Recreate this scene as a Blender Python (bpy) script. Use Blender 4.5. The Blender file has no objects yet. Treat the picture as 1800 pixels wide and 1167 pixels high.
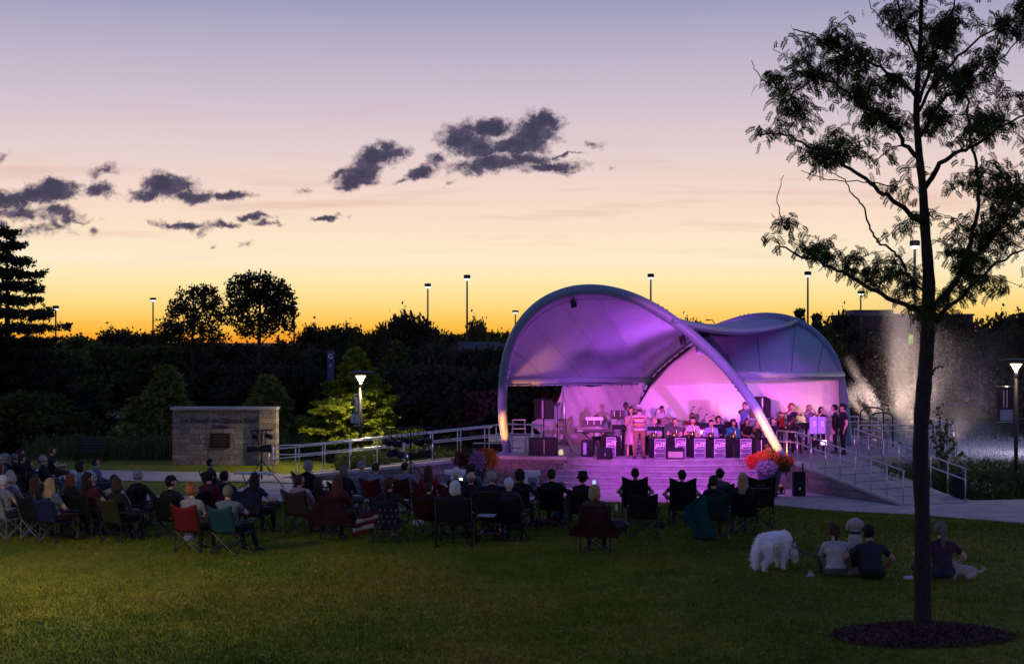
import bpy, bmesh, math, random
import numpy as np
from mathutils import Vector, Matrix, Euler
rng = np.random.default_rng(7)
random.seed(7)
PI = math.pi
scene = bpy.context.scene
COL = scene.collection
F = 2700.0            # focal length in photo pixels (1800 wide)
CX, HY, CZ = 900.0, 600.0, 4.72

# ---------------- camera ----------------
cd = bpy.data.cameras.new('camera'); cam = bpy.data.objects.new('camera', cd); COL.objects.link(cam)
cam.location = (0, 0, CZ); cam.rotation_euler = (math.radians(90), 0, 0)
cd.sensor_width = 36; cd.lens = 36*F/1800; cd.shift_y = 16.5/1800
cd.clip_start = 0.5; cd.clip_end = 6000
scene.camera = cam
scene.view_settings.view_transform = 'Standard'; scene.view_settings.look = 'None'
scene.view_settings.exposure = 0.0; scene.view_settings.gamma = 1
scene.cycles.max_bounces = 6; scene.cycles.diffuse_bounces = 3; scene.cycles.transparent_max_bounces = 8
scene.cycles.sample_clamp_indirect = 4
scene.cycles.use_light_tree = True; scene.cycles.volume_max_steps = 128

def lin(c):
    return tuple(((v/255)/12.92 if v/255 <= .04045 else ((v/255+.055)/1.055)**2.4) for v in c)

# ---------------- world: dusk sky with clouds ----------------
w = bpy.data.worlds.new('World'); scene.world = w; w.use_nodes = True
nt = w.node_tree; nt.nodes.clear()
def N(t, **k):
    n = nt.nodes.new(t)
    for a, b in k.items(): setattr(n, a, b)
    return n
def math_n(op, a, b=None, c=None, clamp=False):
    n = N('ShaderNodeMath', operation=op, use_clamp=clamp)
    for i, v in enumerate((a, b, c)):
        if v is None: continue
        if isinstance(v, (int, float)): n.inputs[i].default_value = v
        else: nt.links.new(v, n.inputs[i])
    return n.outputs[0]
geo = N('ShaderNodeNewGeometry'); neg = N('ShaderNodeVectorMath', operation='SCALE'); neg.inputs[3].default_value = -1.0
tc = N('ShaderNodeTexCoord')
sep = N('ShaderNodeSeparateXYZ'); nt.links.new(tc.outputs['Generated'], sep.inputs[0])
X, Y, Z = sep.outputs
def ramp(fac, stops, interp='LINEAR'):
    r = N('ShaderNodeValToRGB'); r.color_ramp.interpolation = interp
    el = r.color_ramp.elements
    while len(el) < len(stops): el.new(.5)
    for e, (p, c) in zip(el, stops): e.position = p; e.color = (*c, 1)
    nt.links.new(fac, r.inputs[0]); return r.outputs[0]
# elevation profile (sine of elevation, 0..0.25 then up to the zenith)
SKY = [(600, (246,150,38)), (583, (253,182,60)), (565, (255,199,88)), (540, (255,217,128)), (505, (255,230,166)), (460, (254,236,202)),
       (400, (252,226,200)), (340, (244,216,203)), (280, (232,210,207)), (200, (213,197,207)), (110, (191,182,201)), (40, (171,167,194)), (0, (158,157,189))]
lowst = [(max(0, (600-y)/F/math.sqrt(1+((600-y)/F)**2))/.26, lin(c)) for y, c in SKY]
lowst += [(.98, lin((136,140,192)))]
low = ramp(math_n('DIVIDE', Z, .26, clamp=True), lowst)
high = ramp(math_n('DIVIDE', math_n('SUBTRACT', Z, .25), .75, clamp=True), [(0, lin((136,140,192))), (.2, lin((112,122,178))), (.5, lin((106,116,168))), (1, lin((96,108,160)))])
mixh = N('ShaderNodeMixRGB'); nt.links.new(math_n('GREATER_THAN', Z, .255), mixh.inputs[0]); nt.links.new(low, mixh.inputs[1]); nt.links.new(high, mixh.inputs[2])
# right of the afterglow the low sky turns a little duller, and the east half is dim blue
az = math_n('ARCTAN2', X, Y)
east = ramp(math_n('DIVIDE', math_n('ABSOLUTE', az), PI, clamp=True), [(0, (1,1,1)), (.14, (1,1,1)), (.3, (.8,.78,.84)), (.6, (.48,.56,.80)), (1, (.40,.49,.78))])
mul = N('ShaderNodeMixRGB', blend_type='MULTIPLY'); mul.inputs[0].default_value = 1
nt.links.new(mixh.outputs[0], mul.inputs[1]); nt.links.new(east, mul.inputs[2])
base = mul.outputs[0]
# clouds: direction-space masses broken up with fractal noise
yy = math_n('MAXIMUM', Y, .05)
u = math_n('DIVIDE', X, yy); v = math_n('DIVIDE', Z, yy)
comb = N('ShaderNodeCombineXYZ'); nt.links.new(u, comb.inputs[0]); nt.links.new(v, comb.inputs[1])
def noise(scale, det=8, rough=.6, sx=1.0, sy=1.0, w_=0.0):
    mp = N('ShaderNodeMapping'); mp.inputs['Scale'].default_value = (sx, sy, 1); mp.inputs['Location'].default_value = (w_, w_, w_)
    nt.links.new(comb.outputs[0], mp.inputs[0])
    n = N('ShaderNodeTexNoise'); n.inputs['Scale'].default_value = scale; n.inputs['Detail'].default_value = det; n.inputs['Roughness'].default_value = rough
    nt.links.new(mp.outputs[0], n.inputs['Vector']); return n
n1 = noise(38, 7, .62)
wob = N('ShaderNodeVectorMath', operation='SUBTRACT'); nt.links.new(n1.outputs['Color'], wob.inputs[0]); wob.inputs[1].default_value = (.5,.5,.5)
wob2 = N('ShaderNodeVectorMath', operation='SCALE'); nt.links.new(wob.outputs[0], wob2.inputs[0]); wob2.inputs[3].default_value = .022
pos = N('ShaderNodeVectorMath', operation='ADD'); nt.links.new(comb.outputs[0], pos.inputs[0]); nt.links.new(wob2.outputs[0], pos.inputs[1])
CL = [  # px, py, rx, ry, slant, strength
 (20,352,40,16,0,1),(100,338,48,20,.1,1.15),(60,345,60,14,0,1),(178,334,24,12,0,1.05),(180,300,20,11,.2,.6),(40,374,60,10,0,.7),(100,378,46,12,0,.75),(60,404,36,12,0,.55),(95,400,28,14,0,.55),(160,405,10,8,0,.6),(8,280,16,8,.2,.5),(5,395,14,10,0,.6),(140,384,36,5,0,.5),
 (292,328,44,20,.1,1.1),(262,344,36,9,0,.9),(340,343,36,11,0,1),(400,343,42,8,0,.9),(318,394,48,8,0,.85),(350,405,16,7,0,.6),(395,397,34,6,0,.75),(445,382,28,6,0,.95),(470,392,30,5,0,.7),(575,380,30,5,.1,.95),(430,433,16,6,.3,.4),(372,434,10,4,.3,.5),(535,330,18,5,0,.35),
 (632,302,34,18,.3,1.1),(660,278,40,14,.25,1.05),(700,266,24,8,.1,.75),(596,304,22,8,.3,.75),(625,318,34,8,0,.9),
 (738,304,30,10,.25,.95),(765,282,18,14,.5,.7),(705,318,16,6,.3,.6),(795,316,12,4,.3,.5),
 (810,240,38,24,.1,1.0),(860,226,36,16,.1,1.1),(840,262,50,18,0,.85),(935,235,36,26,.3,1.1),(965,222,26,18,0,.9),(900,258,40,16,.2,1.05),(860,288,70,16,0,.9),(930,278,50,12,0,.85),(970,293,54,9,0,.9),(985,272,48,3,.06,.7),(965,240,20,14,0,.7),(880,300,90,6,0,.5),
 (1045,252,22,8,-.3,.5),(1020,290,20,8,0,.35),(1075,290,14,4,0,.25)]
acc = None
for (px, py, rx, ry, sl, st) in CL:
    mp = N('ShaderNodeMapping', vector_type='TEXTURE')
    mp.inputs['Location'].default_value = ((px-CX)/F, (HY-py)/F, 0)
    mp.inputs['Rotation'].default_value = (0, 0, sl); mp.inputs['Scale'].default_value = (1.55*rx/F, 1.7*ry/F, 1)
    nt.links.new(pos.outputs[0], mp.inputs[0])
    ln = N('ShaderNodeVectorMath', operation='LENGTH'); nt.links.new(mp.outputs[0], ln.inputs[0])
    q = math_n('MULTIPLY_ADD', ln.outputs['Value'], -st, st)
    acc = q if acc is None else math_n('SMOOTH_MAX', acc, q, .12)
n2 = noise(130, 9, .72, 1, 1.15, 3.1)
dens = math_n('ADD', acc, math_n('MULTIPLY', math_n('SUBTRACT', n2.outputs['Fac'], .5), 1.4))
alpha = math_n('SMOOTHSTEP' if False else 'MULTIPLY', math_n('SUBTRACT', dens, .13), 2.5, clamp=True)
n4 = noise(85, 8, .7, 1, 1.25, 9.3)
core = ramp(math_n('ADD', math_n('MULTIPLY', acc, .75), math_n('MULTIPLY', math_n('SUBTRACT', n4.outputs['Fac'], .45), 1.9), clamp=True), [(0, lin((214,172,160))), (.14, lin((140,114,128))), (.36, lin((76,68,96))), (.75, lin((38,42,74)))])
# faint streaks of high cloud low in the west
n3 = noise(9, 5, .55, 1, 13, 7.7)
band = ramp(math_n('MULTIPLY', v, 5, clamp=True), [(0, (0,0,0)), (.22, (0,0,0)), (.42, (1,1,1)), (.7, (.3,.3,.3)), (1, (0,0,0))])
stk = math_n('MULTIPLY', math_n('MULTIPLY', math_n('SUBTRACT', n3.outputs['Fac'], .53, clamp=True), 2.4, clamp=True), band)
sm = N('ShaderNodeMixRGB'); nt.links.new(stk, sm.inputs[0]); nt.links.new(base, sm.inputs[1]); sm.inputs[2].default_value = (*lin((216,170,160)), 1)
cm = N('ShaderNodeMixRGB'); nt.links.new(math_n('MULTIPLY', alpha, .95), cm.inputs[0]); nt.links.new(sm.outputs[0], cm.inputs[1]); nt.links.new(core, cm.inputs[2])
front = math_n('GREATER_THAN', Y, .06)
fm = N('ShaderNodeMixRGB'); nt.links.new(front, fm.inputs[0]); nt.links.new(base, fm.inputs[1]); nt.links.new(cm.outputs[0], fm.inputs[2])
bg = N('ShaderNodeBackground'); bg.inputs[1].default_value = 1.0; nt.links.new(fm.outputs[0], bg.inputs[0])
wo = N('ShaderNodeOutputWorld'); nt.links.new(bg.outputs[0], wo.inputs[0])
w.cycles.sampling_method = 'MANUAL'; w.cycles.sample_map_resolution = 512

# ---------------- projection helpers: photo pixel + distance -> place ----------------
def P(px, py, d): return Vector(((px-CX)/F*d, d, CZ-(py-HY)/F*d))
def XD(px, d): return (px-CX)/F*d
EDGE = [(-60,45.5),(-20,45.5),(7,44.9),(8.6,42.9),(10.8,41.8),(13.2,39.6),(20,35),(40,30)]
def edge_y(x): return np.interp(x, [e[0] for e in EDGE], [e[1] for e in EDGE])
def ground(x, y):
    D0 = edge_y(x); t = np.clip((np.asarray(y)-27.0)/(D0-27.0), 0, 1)
    return .85*(1-t**1.5)
def on_lawn(px, py):
    """ground point seen at a photo pixel"""
    lo, hi = 8.0, 400.0
    for _ in range(50):
        m = (lo+hi)/2
        if CZ-(py-HY)/F*m > float(ground(XD(px, m), m)): lo = m
        else: hi = m
    return Vector((XD(px, lo), lo, float(ground(XD(px, lo), lo))))
def under_head(px, py, h):
    """where somebody whose head top (h above the ground) is seen at px, py has their base"""
    lo, hi = 8.0, 120.0
    for _ in range(50):
        m = (lo+hi)/2
        if CZ-(py-HY)/F*m > float(ground(XD(px, m), m))+h: lo = m
        else: hi = m
    return Vector((XD(px, lo), lo, float(ground(XD(px, lo), lo))))
SZ = .87   # stage height

# ---------------- materials ----------------
MATS = {}
def mat(name, col, rough=.7, metal=0.0, var=.12, scale=6.0, bump=0.0, bscale=60.0, emit=None, es=0.0, spec=.3, objvar=0.0, trans=0.0):
    if name in MATS: return MATS[name]
    m = bpy.data.materials.new(name); m.use_nodes = True; t = m.node_tree; b = t.nodes['Principled BSDF']
    b.inputs['Roughness'].default_value = rough; b.inputs['Metallic'].default_value = metal
    b.inputs['Specular IOR Level'].default_value = spec
    tcn = t.nodes.new('ShaderNodeTexCoord'); n = t.nodes.new('ShaderNodeTexNoise'); n.inputs['Scale'].default_value = scale; n.inputs['Detail'].default_value = 5
    t.links.new(tcn.outputs['Object'], n.inputs['Vector'])
    r = t.nodes.new('ShaderNodeValToRGB')
    c = np.array(col[:3]); a_, b_ = np.clip(c*(1-var), 0, 1), np.clip(c*(1+var), 0, 1)
    r.color_ramp.elements[0].color = (*a_, 1); r.color_ramp.elements[0].position = .3
    r.color_ramp.elements[1].color = (*b_, 1); r.color_ramp.elements[1].position = .7
    t.links.new(n.outputs['Fac'], r.inputs[0]); out = r.outputs[0]
    if objvar:
        oi = t.nodes.new('ShaderNodeObjectInfo'); hv = t.nodes.new('ShaderNodeHueSaturation')
        mr = t.nodes.new('ShaderNodeMapRange'); mr.inputs['To Min'].default_value = 1-objvar; mr.inputs['To Max'].default_value = 1+objvar
        t.links.new(oi.outputs['Random'], mr.inputs['Value']); t.links.new(mr.outputs[0], hv.inputs['Value']); t.links.new(out, hv.inputs['Color']); out = hv.outputs[0]
    t.links.new(out, b.inputs['Base Color'])
    if bump:
        n2 = t.nodes.new('ShaderNodeTexNoise'); n2.inputs['Scale'].default_value = bscale; n2.inputs['Detail'].default_value = 4
        t.links.new(tcn.outputs['Object'], n2.inputs['Vector'])
        bp = t.nodes.new('ShaderNodeBump'); bp.inputs['Strength'].default_value = bump; bp.inputs['Distance'].default_value = .02
        t.links.new(n2.outputs['Fac'], bp.inputs['Height']); t.links.new(bp.outputs[0], b.inputs['Normal'])
    if emit is not None:
        b.inputs['Emission Color'].default_value = (*emit, 1); b.inputs['Emission Strength'].default_value = es
    if trans:
        tr = t.nodes.new('ShaderNodeBsdfTranslucent'); mx = t.nodes.new('ShaderNodeMixShader'); mx.inputs[0].default_value = trans
        t.links.new(out, tr.inputs[0]); t.links.new(b.outputs[0], mx.inputs[1]); t.links.new(tr.outputs[0], mx.inputs[2])
        t.links.new(mx.outputs[0], t.nodes['Material Output'].inputs[0])
    MATS[name] = m; return m

# ---------------- mesh collector ----------------
class MB:
    def __init__(s): s.v = []; s.f = []; s.m = []; s.n = 0
    def add(s, verts, faces, mi=0):
        o = s.n
        for q in verts: s.v.append((float(q[0]), float(q[1]), float(q[2])))
        for f in faces: s.f.append(tuple(i+o for i in f)); s.m.append(mi)
        s.n += len(verts); return s
    def box(s, c, size, rot=None, mi=0, taper=1.0):
        x, y, z = [q/2 for q in size]
        vs = [Vector((sx*x*(taper if sz > 0 else 1), sy*y*(taper if sz > 0 else 1), sz*z)) for sx in (-1,1) for sy in (-1,1) for sz in (-1,1)]
        R = (Euler(rot).to_matrix() if rot is not None else Matrix.Identity(3))
        vs = [R @ q + Vector(c) for q in vs]
        return s.add(vs, [(0,1,3,2),(4,6,7,5),(0,4,5,1),(2,3,7,6),(0,2,6,4),(1,5,7,3)], mi)
    def tube(s, pts, rad, n=8, mi=0, caps=True, closed=False, sq=1.0):
        pts = [Vector(p) for p in pts]
        if not hasattr(rad, '__len__'): rad = [rad]*len(pts)
        vs = []; up = Vector((0,0,1)); prev = None
        for i, p in enumerate(pts):
            if closed: t = pts[(i+1) % len(pts)]-pts[i-1]
            else: t = pts[min(i+1, len(pts)-1)]-pts[max(i-1, 0)]
            if t.length < 1e-9: t = Vector((0,0,1))
            t.normalize()
            if prev is None:
                a = t.cross(up if abs(t.dot(up)) < .95 else Vector((1,0,0))).normalized()
            else:
                a = (prev - t*prev.dot(t)); a = a.normalized() if a.length > 1e-6 else t.orthogonal().normalized()
            prev = a; b = t.cross(a)
            for k in range(n):
                an = 2*PI*k/n; vs.append(p+(a*math.cos(an)+b*math.sin(an)*sq)*rad[i])
        fs = []
        m = len(pts)
        for i in range(m if closed else m-1):
            j = (i+1) % m
            for k in range(n): fs.append((i*n+k, i*n+(k+1) % n, j*n+(k+1) % n, j*n+k))
        if caps and not closed: fs.append(tuple(range(n-1,-1,-1))); fs.append(tuple((m-1)*n+k for k in range(n)))
        return s.add(vs, fs, mi)
    def lathe(s, prof, c=(0,0,0), n=16, mi=0, axis=None):
        vs = []; c = Vector(c)
        R = Matrix.Identity(3) if axis is None else Vector((0,0,1)).rotation_difference(Vector(axis)).to_matrix()
        for r, z in prof:
            for k in range(n): vs.append(c+R @ Vector((r*math.cos(2*PI*k/n), r*math.sin(2*PI*k/n), z)))
        fs = []
        for i in range(len(prof)-1):
            for k in range(n): fs.append((i*n+k, i*n+(k+1) % n, (i+1)*n+(k+1) % n, (i+1)*n+k))
        fs.append(tuple(range(n-1,-1,-1))); fs.append(tuple((len(prof)-1)*n+k for k in range(n)))
        return s.add(vs, fs, mi)
    def ell(s, c, r, n=12, m=8, mi=0, rot=None, fn=None):
        c = Vector(c); R = Euler(rot).to_matrix() if rot is not None else Matrix.Identity(3)
        vs = []
        for i in range(1, m):
            th = PI*i/m
            for k in range(n):
                d = Vector((math.sin(th)*math.cos(2*PI*k/n), math.sin(th)*math.sin(2*PI*k/n), math.cos(th)))
                q = Vector((d.x*r[0], d.y*r[1], d.z*r[2]))
                if fn: q = fn(d, q)
                vs.append(c+R @ q)
        for dz in (1,-1):
            q = Vector((0,0,dz*r[2]));
            if fn: q = fn(Vector((0,0,dz)), q)
            vs.append(c+R @ q)
        T, B = (m-1)*n, (m-1)*n+1
        fs = [(i*n+k, (i+1)*n+k, (i+1)*n+(k+1) % n, i*n+(k+1) % n) for i in range(m-2) for k in range(n)]
        fs += [(T, k, (k+1) % n) for k in range(n)] + [(B, (m-2)*n+(k+1) % n, (m-2)*n+k) for k in range(n)]
        return s.add(vs, fs, mi)
    def prism(s, poly, z0, z1, mi=0):
        """poly: list of (x,y) or (x,y,ztop)"""
        n = len(poly)
        vs = [(p[0], p[1], z0) for p in poly]+[(p[0], p[1], (p[2] if len(p) > 2 else z1)) for p in poly]
        ar = sum(poly[i][0]*poly[(i+1) % n][1]-poly[(i+1) % n][0]*poly[i][1] for i in range(n))
        fs = [tuple(range(n-1,-1,-1)), tuple(range(n, 2*n))]+[(i, (i+1) % n, n+(i+1) % n, n+i) for i in range(n)]
        if ar < 0: fs = [tuple(reversed(f)) for f in fs]
        return s.add(vs, fs, mi)
    def grid(s, fn, nu, nv, mi=0):
        vs = [fn(i/nu, j/nv) for j in range(nv+1) for i in range(nu+1)]
        fs = [(j*(nu+1)+i, j*(nu+1)+i+1, (j+1)*(nu+1)+i+1, (j+1)*(nu+1)+i) for j in range(nv) for i in range(nu)]
        return s.add(vs, fs, mi)
    def quads(s, arr, mi=0):
        """arr: (n,4,3) numpy"""
        arr = np.asarray(arr); k = arr.shape[1]
        return s.add(arr.reshape(-1, 3), [tuple(range(i*k, i*k+k)) for i in range(len(arr))], mi)
    def build(s, name, mats, parent=None, smooth=False, loc=None, rotz=0, bevel=0, solid=0):
        me = bpy.data.meshes.new(name)
        me.from_pydata(s.v, [], s.f)
        if not isinstance(mats, (list, tuple)): mats = [mats]
        for q in mats: me.materials.append(q)
        if len(mats) > 1: me.polygons.foreach_set('material_index', np.array(s.m, dtype=np.int32))
        if smooth: me.polygons.foreach_set('use_smooth', np.ones(len(s.f), dtype=bool))
        me.update()
        return link_mesh(name, me, parent, loc, rotz, bevel, solid)
def link_mesh(name, me, parent=None, loc=None, rotz=0, bevel=0, solid=0):
    o = bpy.data.objects.new(name, me); COL.objects.link(o)
    if parent is not None: o.parent = parent
    if loc is not None: o.location = loc
    if rotz: o.rotation_euler = (0, 0, rotz)
    if bevel:
        b = o.modifiers.new('bevel', 'BEVEL'); b.width = bevel; b.segments = 2; b.limit_method = 'ANGLE'
    if solid:
        b = o.modifiers.new('solid', 'SOLIDIFY'); b.thickness = solid; b.offset = 0
    return o
def np_mesh(name, V, nper, mats, parent=None, midx=None):
    """big soup of polygons with nper corners each: V (n*nper,3)"""
    V = np.ascontiguousarray(V, dtype=np.float32).reshape(-1, 3); n = len(V)//nper
    me = bpy.data.meshes.new(name); me.vertices.add(len(V)); me.vertices.foreach_set('co', V.ravel())
    me.loops.add(len(V)); me.loops.foreach_set('vertex_index', np.arange(len(V), dtype=np.int32))
    me.polygons.add(n); me.polygons.foreach_set('loop_start', np.arange(0, len(V), nper, dtype=np.int32))
    try: me.polygons.foreach_set('loop_total', np.full(n, nper, dtype=np.int32))
    except Exception: pass
    for q in (mats if isinstance(mats, (list, tuple)) else [mats]): me.materials.append(q)
    if midx is not None: me.polygons.foreach_set('material_index', np.asarray(midx, dtype=np.int32))
    me.update(calc_edges=True)
    return link_mesh(name, me, parent)
def tag(o, label=None, cat=None, group=None, kind=None):
    if label: o['label'] = label
    if cat: o['category'] = cat
    if group: o['group'] = group
    if kind: o['kind'] = kind
    return o
def thing(name, label, cat, loc=(0,0,0), rotz=0, group=None, scale=None):
    o = bpy.data.objects.new(name, None); COL.objects.link(o); o.empty_display_size = .1
    o.location = loc; o.rotation_euler = (0, 0, rotz)
    if scale: o.scale = (scale,)*3
    return tag(o, label, cat, group)
def copy_tree(o, parent=None):
    c = o.copy(); COL.objects.link(c); c.parent = parent
    for ch in list(o.children): copy_tree(ch, c)
    return c
def light(name, typ, loc, target=None, energy=100, color=(1,1,1), size=.1, angle=60, blend=.5, parent=None):
    l = bpy.data.lights.new(name, typ); l.energy = energy; l.color = color
    if typ == 'SPOT': l.spot_size = math.radians(angle); l.spot_blend = blend; l.shadow_soft_size = size
    elif typ == 'POINT': l.shadow_soft_size = size
    elif typ == 'AREA': l.size = size
    o = bpy.data.objects.new(name, l); COL.objects.link(o); o.location = loc
    if target is not None: o.rotation_euler = (Vector(target)-Vector(loc)).to_track_quat('-Z', 'Y').to_euler()
    return o
def text_mesh(body, size, name, m, parent=None, extrude=.004, align='CENTER', shear=0.0, loc=(0,0,0), rot=(PI/2,0,0), bold=0.0):
    c = bpy.data.curves.new(name, 'FONT'); c.body = body; c.size = size; c.align_x = align; c.align_y = 'CENTER'
    c.extrude = extrude; c.shear = shear; c.offset = bold; c.resolution_u = 3
    tmp = bpy.data.objects.new(name, c); COL.objects.link(tmp)
    dg = bpy.context.evaluated_depsgraph_get(); me = bpy.data.meshes.new_from_object(tmp.evaluated_get(dg))
    bpy.data.objects.remove(tmp); me.materials.clear(); me.materials.append(m); me.name = name
    o = link_mesh(name, me, parent, loc); o.rotation_euler = rot
    return o
# ======================================================= MATERIALS OF THE SETTING
def grass_mat(name='grass_ground', blades=False):
    m = bpy.data.materials.new(name); m.use_nodes = True; t = m.node_tree; b = t.nodes['Principled BSDF']
    b.inputs['Roughness'].default_value = .9; b.inputs['Specular IOR Level'].default_value = .1
    g = t.nodes.new('ShaderNodeNewGeometry')
    def nz(s, d, r=.6):
        mp = t.nodes.new('ShaderNodeMapping'); mp.inputs['Scale'].default_value = (1, .7, 1)
        t.links.new(g.outputs['Position'], mp.inputs[0])
        n = t.nodes.new('ShaderNodeTexNoise'); n.inputs['Scale'].default_value = s; n.inputs['Detail'].default_value = d; n.inputs['Roughness'].default_value = r
        t.links.new(mp.outputs[0], n.inputs['Vector']); return n.outputs['Fac']
    def rp(f, st):
        r = t.nodes.new('ShaderNodeValToRGB'); el = r.color_ramp.elements
        while len(el) < len(st): el.new(.5)
        for e, (p, c) in zip(el, st): e.position = p; e.color = (*c, 1)
        t.links.new(f, r.inputs[0]); return r.outputs[0]
    big = rp(nz(.38, 6, .65), [(.32, (.08,.135,.012)), (.46, (.125,.175,.015)), (.6, (.19,.20,.022)), (.74, (.235,.195,.035))])
    fine = rp(nz(9, 6, .75), [(.28, (.42,.45,.38)), (.5, (1,1,1)), (.72, (1.7,1.5,1.25))])
    mx = t.nodes.new('ShaderNodeMixRGB'); mx.blend_type = 'MULTIPLY'; mx.inputs[0].default_value = .9
    t.links.new(big, mx.inputs[1]); t.links.new(fine, mx.inputs[2])
    t.links.new(mx.outputs[0], b.inputs['Base Color'])
    bp = t.nodes.new('ShaderNodeBump'); bp.inputs['Strength'].default_value = .8; bp.inputs['Distance'].default_value = .05
    t.links.new(nz(22, 4), bp.inputs['Height']); t.links.new(bp.outputs[0], b.inputs['Normal'])
    MATS[name] = m; return m
def stone_mat(name, c1, c2, mortar, bw=.42, bh=.2, rot=(PI/2,0,0), rough=.85):
    m = bpy.data.materials.new(name); m.use_nodes = True; t = m.node_tree; b = t.nodes['Principled BSDF']
    b.inputs['Roughness'].default_value = rough; b.inputs['Specular IOR Level'].default_value = .15
    tcn = t.nodes.new('ShaderNodeTexCoord'); mp = t.nodes.new('ShaderNodeMapping'); mp.inputs['Rotation'].default_value = rot
    t.links.new(tcn.outputs['Object'], mp.inputs[0])
    wn = t.nodes.new('ShaderNodeTexNoise'); wn.inputs['Scale'].default_value = 2.2; t.links.new(mp.outputs[0], wn.inputs['Vector'])
    sc = t.nodes.new('ShaderNodeVectorMath'); sc.operation = 'SCALE'; sc.inputs[3].default_value = .05; t.links.new(wn.outputs['Color'], sc.inputs[0])
    ad = t.nodes.new('ShaderNodeVectorMath'); t.links.new(mp.outputs[0], ad.inputs[0]); t.links.new(sc.outputs[0], ad.inputs[1])
    br = t.nodes.new('ShaderNodeTexBrick'); br.offset = .45; br.squash = 1.5; br.squash_frequency = 3
    br.inputs['Color1'].default_value = (*c1, 1); br.inputs['Color2'].default_value = (*c2, 1); br.inputs['Mortar'].default_value = (*mortar, 1)
    br.inputs['Scale'].default_value = 1; br.inputs['Mortar Size'].default_value = .012; br.inputs['Brick Width'].default_value = bw; br.inputs['Row Height'].default_value = bh
    br.inputs['Bias'].default_value = 0; br.inputs['Mortar Smooth'].default_value = .3
    t.links.new(ad.outputs[0], br.inputs['Vector'])
    n = t.nodes.new('ShaderNodeTexNoise'); n.inputs['Scale'].default_value = 14; n.inputs['Detail'].default_value = 8; t.links.new(tcn.outputs['Object'], n.inputs['Vector'])
    r = t.nodes.new('ShaderNodeValToRGB'); r.color_ramp.elements[0].color = (.6,.6,.6,1); r.color_ramp.elements[1].color = (1.25,1.25,1.25,1)
    r.color_ramp.elements[0].position = .3; r.color_ramp.elements[1].position = .7; t.links.new(n.outputs['Fac'], r.inputs[0])
    mx = t.nodes.new('ShaderNodeMixRGB'); mx.blend_type = 'MULTIPLY'; mx.inputs[0].default_value = 1
    t.links.new(br.outputs['Color'], mx.inputs[1]); t.links.new(r.outputs[0], mx.inputs[2]); t.links.new(mx.outputs[0], b.inputs['Base Color'])
    ma = t.nodes.new('ShaderNodeMath'); ma.operation = 'MULTIPLY_ADD'; ma.inputs[1].default_value = -1; t.links.new(br.outputs['Fac'], ma.inputs[0])
    t.links.new(n.outputs['Fac'], ma.inputs[2])
    bp = t.nodes.new('ShaderNodeBump'); bp.inputs['Strength'].default_value = .9; bp.inputs['Distance'].default_value = .03
    t.links.new(ma.outputs[0], bp.inputs['Height']); t.links.new(bp.outputs[0], b.inputs['Normal'])
    MATS[name] = m; return m
M_grass = grass_mat()
M_conc = mat('concrete', (.36,.34,.32), .9, var=.16, scale=1.4, bump=.25, bscale=30)
M_step = mat('limestone_step', (.36,.33,.33), .8, var=.2, scale=3.2, bump=.2, bscale=24)
M_cop = mat('coping_stone', (.42,.39,.37), .85, var=.1, scale=3, bump=.2, bscale=30)
M_stone = stone_mat('stone_blocks', (.34,.29,.235), (.2,.17,.145), (.17,.155,.14))
M_stone2 = stone_mat('wall_stone', (.3,.265,.24), (.2,.175,.165), (.14,.13,.12), .5, .22)
M_steel = mat('brushed_steel', (.62,.62,.64), .34, metal=1, var=.08, scale=12)
M_paint = mat('sky_blued_white_steel', (.18,.26,.38), .38, var=.04, scale=3, spec=.5)  # blue of the dusk sky put into the white steel's colour
M_black = mat('black_plastic', (.018,.018,.02), .5, var=.2, scale=9)
M_blackm = mat('black_metal', (.02,.02,.022), .38, metal=.3, var=.2, scale=9)
M_soil = mat('dark_soil', (.03,.022,.016), .95, var=.4, scale=12, bump=.8, bscale=20)

# ======================================================= GROUND
def axis(lo, fine_lo, fine_hi, hi, st):
    a = list(np.arange(fine_lo, fine_hi+1e-6, st)); s = st; x = fine_hi
    while x < hi: s *= 1.28; x += s; a.append(x)
    s = st; x = fine_lo; pre = []
    while x > lo: s *= 1.28; x -= s; pre.append(x)
    return np.array(pre[::-1]+a)
gx = axis(-2500, -34, 34, 2500, .6); gy = axis(-60, 4, 62, 4000, .5)
def lake(x, y):
    """depth of the lake basin (0 on land)"""
    x = np.asarray(x, float); y = np.asarray(y, float)
    near = 52+np.maximum(0, (22-x))*.25
    e = np.minimum.reduce([(x-13.6+(y-52)*.03)/1.8, (y-near)/3.0, (108-y)/6.0, (90-x)/6.0])
    return np.clip(e, 0, 1)
def ground_z(x, y):
    z = ground(x, y)
    z = np.where((y > edge_y(x)-.05) & (y < 64), -.03, z)
    z = np.where(y >= 64, 0, z)
    # upper lawns left of the walks
    z = np.where((x < -8.5) & (y > 46.5) & (y < 64), .02, z)
    z = z-1.9*lake(x, y)
    bumps = .025*np.sin(x*.9+1.3)*np.sin(y*.7)+.02*np.sin(x*.37+y*.53)
    return z+np.where(y < edge_y(x)-1, bumps*np.clip((edge_y(x)-1-y)/3, 0, 1), 0)
GX, GY = np.meshgrid(gx, gy); GZ = ground_z(GX, GY)
g = MB(); nx, ny = len(gx), len(gy)
g.v = [tuple(q) for q in np.stack([GX.ravel(), GY.ravel(), GZ.ravel()], 1).tolist()]; g.n = len(g.v)
g.f = [(j*nx+i, j*nx+i+1, (j+1)*nx+i+1, (j+1)*nx+i) for j in range(ny-1) for i in range(nx-1)]; g.m = [0]*len(g.f)
tag(g.build('lawn', M_grass, smooth=True), kind='structure')

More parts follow.
